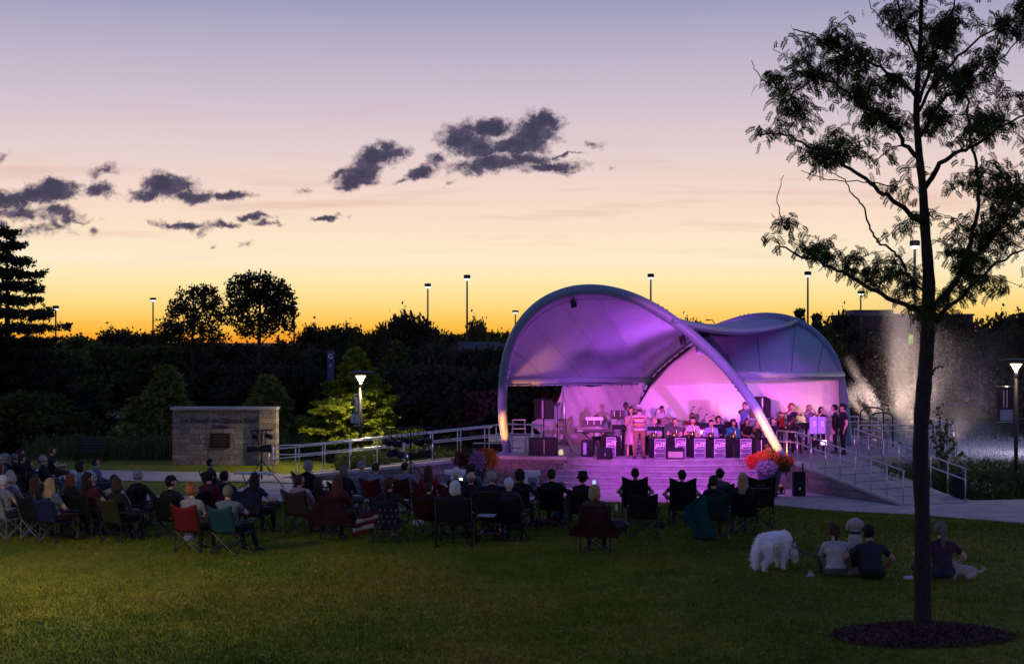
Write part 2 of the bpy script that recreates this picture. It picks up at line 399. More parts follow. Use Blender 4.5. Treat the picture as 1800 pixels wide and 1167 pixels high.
def G0(px, py, z=0.0):
    d = (CZ-z)*F/(py-HY); return (XD(px, d), d)
def flat(name, pts, z, m, kind='structure', th=None):
    b = MB(); n = len(pts)
    vs = [(x, y, z) for x, y in pts]
    b.add(vs, [tuple(range(n))]); o = b.build(name, m)
    # keep the face upward
    if o.data.polygons[0].normal.z < 0: o.data.flip_normals()
    return tag(o, kind=kind)
# plaza in front of the stage: follows the lawn's foot
xs = list(np.linspace(-16.5, 24, 60))
front = [(x, float(edge_y(x))+.0) for x in xs]
plaza = front+[(24, 46.5), (13.6, 45.6), (13.4, 50.5), (9, 50.5), (-2, 51.6), (-9.2, 52.5), (-9.2, 49.2), (-16.5, 49)]
flat('plaza', plaza, .012, M_conc)
flat('walkway', [(-40, 45.6), (-16.5, 45.52), (-16.5, 48.6), (-40, 48.6)], .012, M_conc)
wk = [G0(-500, 816), G0(100, 827), G0(310, 831), G0(480, 834), G0(560, 837), G0(560, 853), G0(480, 849), G0(200, 847), G0(-500, 838)]
flat('walkway', wk, .045, M_conc)
# expansion joints scored in the right-hand walk
# lake
def water_mat():
    m = bpy.data.materials.new('lake_water'); m.use_nodes = True; t = m.node_tree; b = t.nodes['Principled BSDF']
    b.inputs['Base Color'].default_value = (.012,.016,.02,1); b.inputs['Roughness'].default_value = .06; b.inputs['Specular IOR Level'].default_value = .6
    g = t.nodes.new('ShaderNodeNewGeometry'); mp = t.nodes.new('ShaderNodeMapping'); mp.inputs['Scale'].default_value = (.8, 2.6, 1); t.links.new(g.outputs['Position'], mp.inputs[0])
    n = t.nodes.new('ShaderNodeTexNoise'); n.inputs['Scale'].default_value = 2.4; n.inputs['Detail'].default_value = 4; t.links.new(mp.outputs[0], n.inputs['Vector'])
    bp = t.nodes.new('ShaderNodeBump'); bp.inputs['Strength'].default_value = .55; bp.inputs['Distance'].default_value = .12; t.links.new(n.outputs['Fac'], bp.inputs['Height']); t.links.new(bp.outputs[0], b.inputs['Normal'])
    return m
flat('lake_water', [(10, 50), (98, 50), (98, 112), (10, 112)], -.75, water_mat())

# ======================================================= STAGE
SC = Vector((5.2, 58.0))
def arc(R, a0, a1, n): return [(SC.x+R*math.sin(a), SC.y-R*math.cos(a)) for a in np.linspace(a0, a1, n)]
aL = math.atan2(1.9-5.2, 58-50.7); aR = math.atan2(8.45-5.2, 58-50.7)
st = thing('stage', 'raised limestone stage with curved front steps under the white shell canopy', 'stage', (0,0,0))
top = arc(8.0, aL, aR, 28)+[(8.95, 49.25), (11.3, 50.4), (14.2, 51.0), (14.2, 63), (-.9, 63), (-.62, 51.2)]
b = MB(); b.prism(top, -.2, SZ); b.build('platform', M_step, st)
for k in range(1, 5):
    e = .012*k
    o_ = arc(8.0+.3*k, aL-e, aR+e, 30); i_ = arc(7.97+.3*(k-1), aL-e, aR+e, 30)
    b = MB(); b.prism(o_+i_[::-1], -.1, SZ-.174*k); b.build('step', M_step, st, bevel=.012)
# overhanging tread nosings make the thin shadow lines between steps
for k in range(0, 5):
    o_ = arc(8.035+.3*k, aL, aR, 30); i_ = arc(7.9+.3*k, aL, aR, 30)
    b = MB(); b.prism(o_+i_[::-1], SZ-.174*k-.035, SZ-.174*k+.006); b.build('step_nosing', M_step, st, bevel=.008)
def wallstrip(b, p, q, z0, zt0, zt1, th, off=0.0):
    """wall from p to q, top height going zt0 -> zt1"""
    p, q = Vector(p), Vector(q); d = (q-p).normalized(); n = Vector((-d.y, d.x))
    a0, a1 = p+n*off, q+n*off; c0, c1 = p+n*(off+th), q+n*(off+th)
    b.prism([(a0.x, a0.y, zt0), (a1.x, a1.y, zt1), (c1.x, c1.y, zt1), (c0.x, c0.y, zt0)], z0, 0)
# left front wall of the stage and its coping
LW0, LW1 = (-.62, 51.12), (1.84, 50.66)
b = MB(); wallstrip(b, LW0, LW1, -.1, SZ-.06, SZ-.06, .3, -.08); b.build('front_wall', M_stone2, st)
b = MB(); wallstrip(b, LW0, LW1, SZ-.058, SZ+.05, SZ+.05, .4, -.14); b.build('coping', M_cop, st, bevel=.015)
RW0, RW1 = (8.3, 50.7), (9.0, 48.95)
b = MB(); wallstrip(b, (8.15, 49.35), (9.0, 48.95), -.1, SZ-.06, SZ-.06, .45, -.05); b.build('front_wall', M_stone2, st)
b = MB(); wallstrip(b, (8.1, 49.37), (9.0, 48.93), SZ-.058, SZ+.05, SZ+.05, .55, -.1); b.build('coping', M_cop, st, bevel=.015)

# ramps: solid wedge with a stone flank and coping kerb
def ramp_thing(name, label, f0, f1, w, side=1):
    """f0 foot, f1 top (front edge, plan); w width away from the camera side"""
    t = thing(name, label, 'ramp', (0,0,0))
    p, q = Vector(f0), Vector(f1); d = (q-p).normalized(); n = Vector((-d.y, d.x))*side
    a, c = p+n*.0, q+n*.0; e, g_ = p+n*w, q+n*w
    b = MB(); b.prism([(a.x,a.y,.02), (c.x,c.y,SZ+.004), (g_.x,g_.y,SZ+.004), (e.x,e.y,.02)], -.2, 0); b.build('ramp_slab', M_conc, t)
    for o_, nm in ((-.22, 'flank_wall'), (w-.02, 'flank_wall')):
        a, c = p+n*o_, q+n*o_; e, g_ = p+n*(o_+.24), q+n*(o_+.24)
        b = MB(); b.prism([(a.x,a.y,0.0), (c.x,c.y,SZ-.04), (g_.x,g_.y,SZ-.04), (e.x,e.y,0.0)], -.3, 0); b.build(nm, M_stone2, t)
        a, c = p+n*(o_-.05), q+n*(o_-.05); e, g_ = p+n*(o_+.27), q+n*(o_+.27)
        b = MB()
        zz = [(a, .06), (c, SZ+.045), (g_, SZ+.045), (e, .06)]
        vs = [(v.x, v.y, z-.1) for v, z in zz]+[(v.x, v.y, z) for v, z in zz]
        b.add(vs, [(3,2,1,0),(4,5,6,7),(0,1,5,4),(1,2,6,5),(2,3,7,6),(3,0,4,7)]); b.build('kerb', M_cop, t)
    return t
LR0, LR1 = (-7.85, 53.0), (-.62, 51.2)
ramp_thing('access_ramp', 'long low ramp with stone flank rising from the left walkway to the stage', LR0, LR1, 1.7)
RR0, RR1 = (11.25, 44.15), (8.98, 49.0)
def rail(name, label, pts, posts, two=True, h=.97, parent=None, ext=0.0, zf=None, mid=.66, r=.024, group=None):
    """pts: foot points (x,y,z) of the rail line; posts: parameters 0..1"""
    t = parent or thing(name, label, 'railing', pts[0], 0, group)
    base = Vector((0,0,0)) if parent else Vector(pts[0])
    P_ = [Vector(p)-base for p in pts]
    L = [0]
    for i in range(1, len(P_)): L.append(L[-1]+(P_[i]-P_[i-1]).length)
    def at(u):
        s = u*L[-1]
        for i in range(1, len(P_)):
            if s <= L[i]+1e-9: return P_[i-1].lerp(P_[i], (s-L[i-1])/(L[i]-L[i-1]))
        return P_[-1]
    up = Vector((0,0,h)); m_ = Vector((0,0,h*mid))
    MB().tube([p+up for p in P_], r, 8).build('top_rail', M_steel, t, True)
    if two: MB().tube([p+m_ for p in P_], r*.85, 8).build('mid_rail', M_steel, t, True)
    for u in posts:
        q = at(u); b = MB(); b.tube([q+Vector((0,0,0)), q+up], r*.8, 8); b.lathe([(.05,0),(.05,.012),(.02,.014)], q+Vector((0,0,.002)), 8)
        b.build('post', M_steel, t, True)
    return t
# left ramp rails (front and back), with a level lead-in at the foot
def lerp3(a, b, t): return tuple(a[i]+(b[i]-a[i])*t for i in range(3))
dL = (Vector(LR1)-Vector(LR0)).normalized(); nL = Vector((-dL.y, dL.x))
fr0, fr1 = Vector(LR0)+nL*-.1, Vector(LR1)+nL*-.1
bk0, bk1 = Vector(LR0)+nL*1.72, Vector(LR1)+nL*1.72
rail('handrail', 'steel railing along the front edge of the left ramp', [(fr0.x-.6, fr0.y+.15, .02), (fr0.x, fr0.y, .07), (fr1.x, fr1.y, SZ+.04)], np.linspace(.01, .985, 9))
rail('handrail', 'steel railing along the far edge of the left ramp, nearer the bushes', [(bk0.x-1.2, bk0.y+.3, .02), (bk0.x, bk0.y, .07), (bk1.x, bk1.y, SZ+.04), (bk1.x+1.3, bk1.y-.1, SZ)], np.linspace(.01, .99, 11))
rail('handrail', 'short level steel railing behind the left arch foot beside the ladder', [(-.55, 53.3, SZ), (.7, 53.3, SZ), (.75, 55.0, SZ)], (0, .42, .99))
# right ramp: straight slab plus rails
t = thing('access_ramp', 'wide concrete ramp descending from the stage to the right-hand walk', 'ramp', (0,0,0))
rp_ = [(11.25,44.1), (13.3,44.9), (11.35,50.6), (8.98,49.0)]
b = MB(); b.prism([(11.3,44.1,.03), (13.3,44.85,.03), (11.35,50.55,SZ+.004), (9.1,49.0,SZ+.004)], -.25, 0); b.build('ramp_slab', M_conc, t)
b = MB()
zz = [((11.18,44.0),.0,.1), ((8.86,48.9),SZ-.02,SZ+.06), ((9.12,49.05),SZ-.02,SZ+.06), ((11.4,44.1),.0,.1)]
b.prism([(p[0], p[1], a-.0) for p, a, c in zz], -.3, 0); b.build('flank_wall', M_stone2, t)
vs = [(p[0]-.03*(i in (0,1)), p[1]-.02, a+.002) for i, (p, a, c) in enumerate(zz)]+[(p[0]-.03*(i in (0,1)), p[1]-.02, c-.02) for i, (p, a, c) in enumerate(zz)]
b = MB(); b.add(vs, [(3,2,1,0),(4,5,6,7),(0,1,5,4),(1,2,6,5),(2,3,7,6),(3,0,4,7)]); b.build('kerb', M_cop, t)
for k in range(1, 6):   # slab joints across the ramp
    u_ = k/6; a = Vector((11.36,44.2)).lerp(Vector((9.2,49.0)), u_); c = Vector((13.27,44.9)).lerp(Vector((11.35,50.5)), u_); z = .035+(SZ-.026)*u_
    b = MB(); b.tube([(a.x,a.y,z-.004), (c.x,c.y,z-.004)], .007, 4); b.build('joint', mat('joint_grey', (.12,.11,.10), .9), t)
rail('handrail', 'steel railing with ten posts along the near edge of the right ramp', [(8.55,49.6,SZ), (8.9,49.15,SZ), (9.05,48.75,SZ), (11.27,44.08,.03)], np.concatenate([[.0,.07], np.linspace(.16,.99,8)]))
rail('handrail', 'steel railing along the lake side of the right ramp', [(11.3,50.7,SZ), (13.28,44.86,.03), ], np.linspace(.0, .99, 8))

# viewing deck over the water right of the stage
t = thing('viewing_deck', 'concrete viewing deck over the lake with steel rails and mesh panels', 'deck', (0,0,0))
M_mesh = mat('perforated_steel_panel', (.3,.28,.32), .45, metal=.6, var=.2, scale=40)
d0 = [(11.0,51.6), (15.0,51.9), (15.2,55.5), (14.25,56.5), (14.25,51.2)]
b = MB(); b.prism([(11.35,50.75), (14.9,51.15), (15.3,56.2), (14.3,57.2), (11.3,57.2)], SZ-.42, SZ+.008); b.build('deck_slab', M_cop, t)
for (x0,y0,x1,y1) in ((11.35,56.9,14.3,56.9), (14.85,51.3,15.2,56.1), (11.5,51.05,14.8,51.35)):
    ps = [(x0,y0,SZ), (x1,y1,SZ)]
    rail('', '', ps, (0, .25, .5, .75, 1), parent=t, h=1.07, mid=.82)
    MB().tube([(x0,y0,SZ+.12), (x1,y1,SZ+.12)], .02, 6).build('low_rail', M_steel, t, True)
def meshpanel(p, q, z0, z1):
    p, q = Vector(p), Vector(q); b = MB(); L = (q-p).length; n = int(L/.11); m_ = int((z1-z0)/.06)
    for i in range(n+1):
        c = p.lerp(q, i/n); b.tube([(c.x,c.y,z0), (c.x,c.y,z1)], .011, 4)
    for j in range(m_+1):
        z = z0+(z1-z0)*j/m_; b.tube([(p.x,p.y,z), (q.x,q.y,z)], .009, 4)
    b.build('mesh_panel', M_mesh, t)
meshpanel((13.2,51.22), (14.75,51.36), SZ+.1, SZ+.78); meshpanel((11.6,51.1), (12.5,51.18), SZ+.1, SZ+.78)
t = thing('dock_ladder', 'pair of curved steel grab hoops of a ladder on the viewing deck', 'ladder', (12.9,56.6,SZ))
for dy, dx, h in ((0,0,1.42), (-.5,.22,1.25)):
    b = MB(); pts = []
    for k in range(9): a = PI*k/8; pts.append((dx-.05+.42*(1-math.cos(a)*1.0)/1.0*.5*2-.0, dy, h-.18+.18*math.sin(a)))
    b.tube([(dx-.05, dy, 0)]+pts+[(dx+.79, dy, 0)], .026, 8); b.build('hoop', M_blackm, t, True)
for z in (.3,.6): MB().box((.4,-.1,z), (.8,.3,.03)).build('tread', M_blackm, t)
# a service boat at the deck, mostly hidden by the rails
t = thing('moored_boat', 'low dark work boat moored behind the deck railing', 'boat', (13.3,60.2,-.55))
b = MB()
def hull(u_, v_):
    x = -1.9+3.8*u_; wv = .75*(1-max(0, (u_-.55)/.45)**2*.9); a = PI*v_
    return (x, -math.cos(a)*wv, .75-math.sin(a)*.6*(1-.2*u_)+.15*u_*u_)
b.grid(hull, 16, 10); b.build('hull', mat('boat_hull', (.06,.07,.08), .4), t, True, solid=.03)
for x in (-1.0,.2): MB().box((x,0,.62), (.35,1.3,.05)).build('thwart', M_cop, t, bevel=.01)
MB().tube([(-1.4,-.4,.7), (-1.4,-.4,1.25), (-.2,-.4,1.25), (-.2,-.4,.7)], .03, 8).build('cabin_rail', M_steel, t, True)

# ======================================================= SHELL CANOPY (two crossing arches, membranes, back wall)
def catmull(pts, n=6):
    out = []; m = len(pts)
    for i in range(m-1):
        p0, p1, p2, p3 = pts[max(i-1,0)], pts[i], pts[i+1], pts[min(i+2,m-1)]
        for k in range(n):
            t_ = k/n; out.append(.5*((2*p1)+(-p0+p2)*t_+(2*p0-5*p1+4*p2-p3)*t_*t_+(-p0+3*p1-3*p2+p3)*t_**3))
    out.append(pts[-1]); return out
A_px = [(893,801),(888,770),(884,740),(883,700),(886,660),(893,622),(907,585),(930,553),(960,529),(1000,513),(1040,509),(1080,514),(1120,527),(1160,548),(1200,576),(1240,610),(1275,645),(1305,682),(1330,720),(1350,757),(1368,790),(1376,807)]
nA = len(A_px)
A_pts = [P(x, y, 52-2.0*i/(nA-1)-2.2*math.sin(PI*i/(nA-1))) for i, (x, y) in enumerate(A_px)]
B_px = [(1491,784),(1487,730),(1481,682),(1470,642),(1452,608),(1425,581),(1390,563),(1350,557),(1310,561),(1270,573),(1240,588),(1210,608),(1175,636),(1145,665),(1128,697),(1112,732),(1101,773)]
nB = len(B_px)
B_pts = [P(x, y, 56.8+3.2*i/(nB-1)+1.2*math.sin(PI*i/(nB-1))) for i, (x, y) in enumerate(B_px)]
A_s, B_s = catmull(A_pts, 5), catmull(B_pts, 5)
M_mem = mat('sky_blued_white_membrane', (.27,.35,.48), .6, var=.07, scale=1.3, bump=.22, bscale=1.6, trans=.10)  # white fabric, with the sky's blue light mixed into its colour
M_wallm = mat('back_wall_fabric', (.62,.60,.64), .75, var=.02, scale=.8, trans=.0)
M_lash = mat('black_lashing', (.02,.02,.02), .8)
sh = thing('bandshell_canopy', 'large white shell canopy of two crossing arches with stretched membranes over the stage', 'canopy', (0,0,0))
def arch(name, pts, r0, r1):
    n = len(pts); rad = [r0+(r1-r0)*math.sin(PI*i/(n-1))**.7 for i in range(n)]
    b = MB(); b.tube(pts, rad, 20); o = b.build(name, M_paint, sh, True)
    for u_ in (.2, .62, .8) if name == 'front_arch' else (.2, .5):     # bolted flange collars
        i = int(u_*(n-1)); d = (pts[i+1]-pts[i-1]).normalized(); c = MB()
        for s_ in (-.16, 0, .16):
            c.tube([pts[i]+d*(s_-.02), pts[i]+d*(s_+.02)], rad[i]*1.16, 16)
        c.build('collar', M_paint, o)
    for q, dd in ((pts[0], pts[1]), (pts[-1], pts[-2])):
        c = MB(); c.box((q.x, q.y, SZ+.03), (.62,.55,.06)); c.box((q.x, q.y, SZ+.1), (.4,.36,.1)); 
        for sx in (-.25,.25):
            for sy in (-.2,.2): c.lathe([(.025,0),(.025,.05)], (q.x+sx, q.y+sy, SZ+.06), 6)
        c.build('base_plate', M_paint, o)
    if name == 'front_arch':
        for z, dx in ((1.12,.30),(1.42,.22)):
            c = MB(); q = min(pts[:40], key=lambda p: abs(p.z-z)); c.box((q.x+dx, q.y, z), (.34,.05,.05)); c.build('lug', M_paint, o, bevel=.008)
    return o
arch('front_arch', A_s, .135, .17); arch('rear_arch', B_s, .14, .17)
def resample(pts, n):
    L = [0]
    for i in range(1, len(pts)): L.append(L[-1]+(pts[i]-pts[i-1]).length)
    out = []
    for k in range(n):
        s = L[-1]*k/(n-1); i = min(range(1, len(pts)), key=lambda j: (L[j] < s-1e-9, j)); 
        out.append(pts[i-1].lerp(pts[i], (s-L[i-1])/max(1e-9, L[i]-L[i-1])))
    return out
def sub(pts, px0, px1, lo=0, hi=None):
    """slice of curve between the samples nearest to two photo positions"""
    def proj(p): return (CX+p.x*F/p.y, HY-(p.z-CZ)*F/p.y)
    def near(q): return min(range(len(pts)), key=lambda i: (proj(pts[i])[0]-q[0])**2+(proj(pts[i])[1]-q[1])**2)
    a, c = near(px0), near(px1)
    return pts[a:c+1] if a <= c else pts[c:a+1][::-1]
def ruled(name, c1, c2, sag0, sag1, nu=64, nv=18, m=None, direction=Vector((0,0,-1))):
    a, c = resample(c1, nu+1), resample(c2, nu+1); b = MB()
    def fn(u_, v_):
        i = int(round(u_*nu)); p = a[i].lerp(c[i], v_); L = (a[i]-c[i]).length
        return p+direction*(sag0+(sag1-sag0)*u_)*L*4*v_*(1-v_)
    b.grid(fn, nu, nv); return b.build(name, m or M_mem, sh, True, solid=.012)
beamA0, beamA1 = P(887, 668, 51.0), P(1143, 667, 60.0)
beamB0, beamB1 = P(1480, 659, 57.6), P(1292, 659, 49.75)
frontA = sub(A_s, (886,664), (1190,568))
farA = [beamA0.lerp(beamA1, k/14) for k in range(15)]+sub(B_s, (1143,667), (1395,565))
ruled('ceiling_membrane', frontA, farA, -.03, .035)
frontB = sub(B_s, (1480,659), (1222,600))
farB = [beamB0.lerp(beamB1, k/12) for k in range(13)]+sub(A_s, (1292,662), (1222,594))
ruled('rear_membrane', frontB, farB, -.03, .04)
for (a, c) in ((beamA0, beamA1), (beamB0, beamB1)):
    b = MB(); b.tube([a, a.lerp(c,.5), c], .13, 14); b.build('eaves_beam', M_paint, sh, True)
    b = MB(); q = a+Vector((0,0,-.17)); r_ = c+Vector((0,0,-.17)); b.tube([q, q.lerp(r_,.5), r_], .03, 8); b.build('edge_pipe', M_paint, sh, True)
# free swooping edge between the two arches
e0, e1 = sub(A_s, (1186,560), (1190,568))[0], sub(B_s, (1395,565), (1400,567))[0]
b = MB(); b.tube([e0.lerp(e1, k/16)+Vector((0,0,-.35*4*(k/16)*(1-k/16)))+Vector((0,-.25,0)) for k in range(17)], .095, 12); b.build('valley_edge', M_paint, sh, True)
# back wall below the rear arch
wl = sub(B_s, (1101,773), (1228,596)); pr = []
bw = MB()
W0, W1 = Vector((4.55, 59.6, SZ)), Vector((12.2, 57.35, SZ))
def wall_top(x):
    px_t = [(4.3, 1.0), (4.9, 2.2), (5.35, 2.95), (6.1, 3.8), (7.0, 4.5), (7.45, 4.8), (8.7, 4.0), (9.2, 3.5), (12.6, 3.42)]
    return float(np.interp(x, [q[0] for q in px_t], [q[1] for q in px_t]))
def wf(u_, v_):
    q = W0.lerp(W1, u_); z = SZ+.02+(wall_top(q.x)-SZ-.02)*v_
    return (q.x, q.y-.5*math.sin(PI*u_)*-1*.6, z)
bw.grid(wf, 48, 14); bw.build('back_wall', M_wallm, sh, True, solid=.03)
for u_ in (.22,.44,.66,.86):
    q = W0.lerp(W1, u_); b = MB(); b.tube([(q.x, q.y+.3*math.sin(PI*u_)-.02, SZ), (q.x, q.y+.3*math.sin(PI*u_)-.02, wall_top(q.x)-.05)], .012, 6); b.build('wall_seam', M_wallm, sh)
# black lashing between wall / ceiling and the rear arch
b = MB(); lp = sub(B_s, (1112,732), (1212,606))
lp = resample(lp, 26)
for i, q in enumerate(lp):
    if i % 2 == 0: b.ell(q+Vector((-.02,-.17,-.05)), (.055,.05,.06), 6, 4)
b.tube([q+Vector((.04,-.19,-.05)) for q in lp], .05, 6); b.build('lashing_cord', M_lash, sh, True)
# tie rings along the left eaves beam
b = MB()
for k in range(1, 13):
    q = beamA0.lerp(beamA1, k/13.0); b.tube([q+Vector((0,-.05,-.14)), q+Vector((.05,-.05,-.27))], .012, 5)
b.build('tie_rings', M_lash, sh)
# welded seams across the fabric and the rope-laced edge beside each arch
M_seam = mat('membrane_seam', (.16,.17,.24), .7)
def seams(c1, c2, s0, s1, us, dz):
    a, c = resample(c1, 65), resample(c2, 65)
    def at(u_, v_): i = int(round(u_*64)); return a[i].lerp(c[i], v_)+Vector((0,0,-1))*(s0+(s1-s0)*u_)*(a[i]-c[i]).length*4*v_*(1-v_)+Vector(dz)
    for u_ in us: b = MB(); b.tube([at(u_, k/20) for k in range(1,20)], .011, 4, caps=False); b.build('fabric_seam', M_seam, sh)
    for v_, r in ((.035,.018),(.075,.009)): b = MB(); b.tube([at(k/64, v_) for k in range(2,63)], r, 5, caps=False); b.build('lacing_rope', M_seam, sh)
seams(frontA, farA, -.03, .035, (.16,.31,.47,.63,.8), (0,-.02,-.03))
seams(frontB, farB, -.03, .04, (.2,.4,.62,.82), (0,-.03,.03))
# loose white tarp hung at the stage's left rear
tp = thing('hanging_tarp', 'loose wrinkled white tarp draped from the left eaves down to the stage floor', 'tarp', (0,0,0))
topL = [(990,673),(1015,678),(1040,680),(1065,675),(1085,673),(1110,673),(1133,673)]
botL = [(931,748),(955,765),(985,781),(1010,793),(1040,798),(1075,799),(1104,798)]
b = MB(); tl = catmull([P(x,y,56.0+i*.55) for i, (x,y) in enumerate(topL)], 5); bl = catmull([P(x,y,56.6+i*.45) for i, (x,y) in enumerate(botL)], 5)
nt_ = len(tl)-1
def tf(u_, v_):
    i = int(round(u_*nt_)); p = tl[i].lerp(bl[i], v_)
    f_ = math.sin((u_*1.1-v_*.55)*9)*.10+.05*abs(math.sin((u_*1.3-v_*.9)*15+1))+.018*math.sin((u_*2.2+v_*1.1)*34+math.sin(v_*7)*2)+.012*math.sin((u_-.6*v_)*88)
    side = .35*math.sin(PI*v_)*(1-u_)   # left hem pulled in towards the pole
    return p+Vector((side*.9, f_*1.6-.25*math.sin(PI*v_)*math.sin(PI*u_), f_*.2))
b.grid(tf, nt_, 34); b.build('sheet', mat('tarp_fabric', (.46,.44,.44), .8, var=.06, scale=2, bump=.5, bscale=4, trans=.15), tp, True, solid=.01)
b = MB(); b.tube([tl[0]+Vector((0,.02,0)), tl[0]+Vector((.05,.1,-1.2)), tl[0]+Vector((.1,.2,-2.4))], .02, 6); b.build('tie_pole', M_steel, tp, True)
# arch-foot uplights and their housings
def uplight(name, label, loc, tgt, e, col, ang=34, size=.08):
    t = thing(name, label, 'floodlight', loc)
    d = (Vector(tgt)-Vector(loc)).normalized()
    b = MB(); b.lathe([(.05,-.1),(.085,-.02),(.1,.07),(.092,.075)], (0,0,.14), 12, axis=d); b.build('housing', M_black, t, True)
    b = MB(); b.box((0,0,.015), (.2,.14,.03)); b.tube([(-.11,0,.02), (-.11,0,.15)], .012, 6); b.tube([(.11,0,.02), (.11,0,.15)], .012, 6); b.build('yoke', M_black, t)
    b = MB(); b.lathe([(.088,0),(.088,.004)], Vector((0,0,.14))+d*.08, 14, axis=d); b.build('lens', mat('lens_warm', (.9,.7,.4), .2, emit=col, es=6), t)
    l = light(name+'_beam', 'SPOT', Vector(loc)+Vector((0,0,.14))+d*.12, tgt, e, col, size, ang, .6)
    return t
WARM = (1.0,.55,.16)
# ======================================================= STAGE LIGHTING (fixtures with beams, plus lamps without a fixture)
# arch feet uplights
uplight('uplight', 'warm floodlight at the foot of the front arch, stage left side', (-.62,50.0,.02), (-.28,51.1,1.75), 1300, (1.0,.28,.04), 34)
uplight('uplight', 'warm floodlight at the foot of the front arch behind the red flower planter', (8.3,47.4,.02), (8.45,49.4,1.9), 3600, (1.0,.24,.02), 40)
uplight('uplight', 'warm floodlight washing the left end of the ceiling membrane', (1.0,53.5,SZ), P(955,652,53.0), 150, (1.0,.36,.22), 60)
# back wall uplights standing on the floor behind the band
uplight('uplight', 'floor floodlight throwing a pink-white fan up the middle of the back wall', (8.1,57.4,SZ), (8.4,58.9,3.4), 110, (1.0,.5,.62), 70)
uplight('uplight', 'floor floodlight throwing a yellow fan up the right end of the back wall', (11.1,56.3,SZ), (11.0,57.9,2.8), 120, (1.0,.62,.22), 66)
uplight('uplight', 'floor floodlight behind the drums at the left end of the back wall', (6.2,57.6,SZ), (6.3,59.4,3.2), 40, (1.0,.4,.8), 70)

def light_stand(label, loc, h, bar, cans, legr=.75):
    """T-bar lighting stand: tripod base, mast, cross bar, hanging can fixtures"""
    t = thing('lighting_stand', label, 'light stand', loc)
    MB().tube([(0,0,.35),(0,0,h)], [.028,.022], 10).build('mast', M_blackm, t, True)
    for k in range(3):
        a = k*2*PI/3+.5; MB().tube([(0,0,.95),(legr*math.cos(a), legr*math.sin(a), .02)], .017, 8).build('leg', M_blackm, t, True)
    for k in range(3):
        a = k*2*PI/3+.5; MB().tube([(0,0,.45),(legr*.5*math.cos(a), legr*.5*math.sin(a), .47)], .01, 6).build('brace', M_blackm, t, True)
    MB().tube([(-bar[0],0,h-.05),(bar[1],0,h)], .026, 8).build('cross_bar', M_blackm, t, True)
    for (x, z, aim, r, L) in cans:
        d = Vector(aim).normalized(); b = MB(); c = Vector((x, -.02, z)); r *= 1.25; L *= 1.15
        b.lathe([(r*.45,-L*.55),(r*.8,-L*.4),(r*.85,L*.1),(r*1.05,L*.5),(r*.9,L*.5)], c, 14, axis=d)
        o = b.build('can_light', M_blackm, t, True)
        b = MB(); s = d.cross(Vector((0,0,1))).normalized()*(r*1.1)
        b.tube([c-s, c-s+Vector((0,0,r*1.4)), c+Vector((0,0,r*2.0)), c+s+Vector((0,0,r*1.4)), c+s], .01, 6)
        b.tube([c+Vector((0,0,r*2.0)), (x, 0, h-.04)], .012, 6); b.build('yoke', M_blackm, o)
    b = MB()   # cable loops
    for k in range(5):
        x0 = random.uniform(-bar[0], bar[1]*.8); x1 = x0+random.uniform(.12,.3); dz = random.uniform(.25,.6)
        pts = [(x0+(x1-x0)*q/8, .03*math.sin(q), h-.04-dz*math.sin(PI*q/8)) for q in range(9)]; b.tube(pts, .008, 5)
    b.build('cables', M_blackm, t, True)
    return t
S1 = Vector((XD(460, 48.8), 48.8, .0)); S2 = Vector((XD(722, 48.3), 48.3, .0))
st1 = light_stand('black T-bar lighting stand with glowing cans in front of the stone sign', S1, 1.92, (.38,.38), [(-.3,1.3,(-1,-.2,-.05),.085,.3), (.12,1.32,(1,.2,.05),.11,.34), (-.22,1.7,(.3,1,-.3),.075,.24), (.2,1.72,(.5,1,-.3),.075,.24)])
st2 = light_stand('large black lighting stand crowded with cans before the left ramp railing', S2, 2.02, (.95,.65), [(-.75,1.55,(.4,1,-.2),.1,.3), (-.45,1.5,(.5,1,-.1),.1,.3), (-.18,1.62,(.6,1,-.2),.09,.26), (-.6,1.2,(.5,.9,.1),.12,.34), (.22,1.55,(.6,1,-.2),.1,.3), (.5,1.6,(.7,1,-.2),.09,.28), (.1,1.12,(-1,-.3,0),.1,.32), (.42,1.18,(1,.3,.05),.12,.36), (-.3,1.15,(.2,1,0),.11,.3)], .85)
def lens(t, loc, d, r, col, es):
    b = MB(); b.lathe([(r,0),(r,.006)], loc, 14, axis=Vector(d).normalized()); b.build('lens', mat('lens_%d' % int(col[0]*100+col[2]*10), (.5,.4,.8), .2, emit=col, es=es), t)
lens(st1, Vector((.12,-.02,1.32))+Vector((1,.2,.05)).normalized()*.175, (1,.2,.05), .1, (.62,.3,1), 5)
lens(st1, Vector((-.3,-.02,1.3))+Vector((-1,-.2,-.05)).normalized()*-.17, (1,.2,.05), .04, (.3,.35,1), 2)
lens(st2, Vector((.42,-.02,1.18))+Vector((1,.3,.05)).normalized()*.185, (1,.3,.05), .11, (1,.42,.2), 4)
lens(st2, Vector((-.45,-.02,1.5))+Vector((.5,1,-.1)).normalized()*-.16, (-.5,-1,.1), .03, (.4,.3,1), 3)
lens(st2, Vector((.05,-.02,1.12))+Vector((-1,-.3,0)).normalized()*.16, (-1,-.3,0), .04, (.3,.45,1), 5)
# small laptop table and cable on top of stand 2
PUR = (.66,.12,1.0); MAG = (1.0,.15,.72); BLU = (.50,.14,1.0)
light('side_wash', 'SPOT', S2+Vector((.25,.25,1.75)), (4.2,54.5,2.0), 300, MAG, .05, 50, .5)
light('side_wash', 'SPOT', S1+Vector((.3,.15,1.4)), (3.4,54,1.8), 300, BLU, .05, 30, .5)
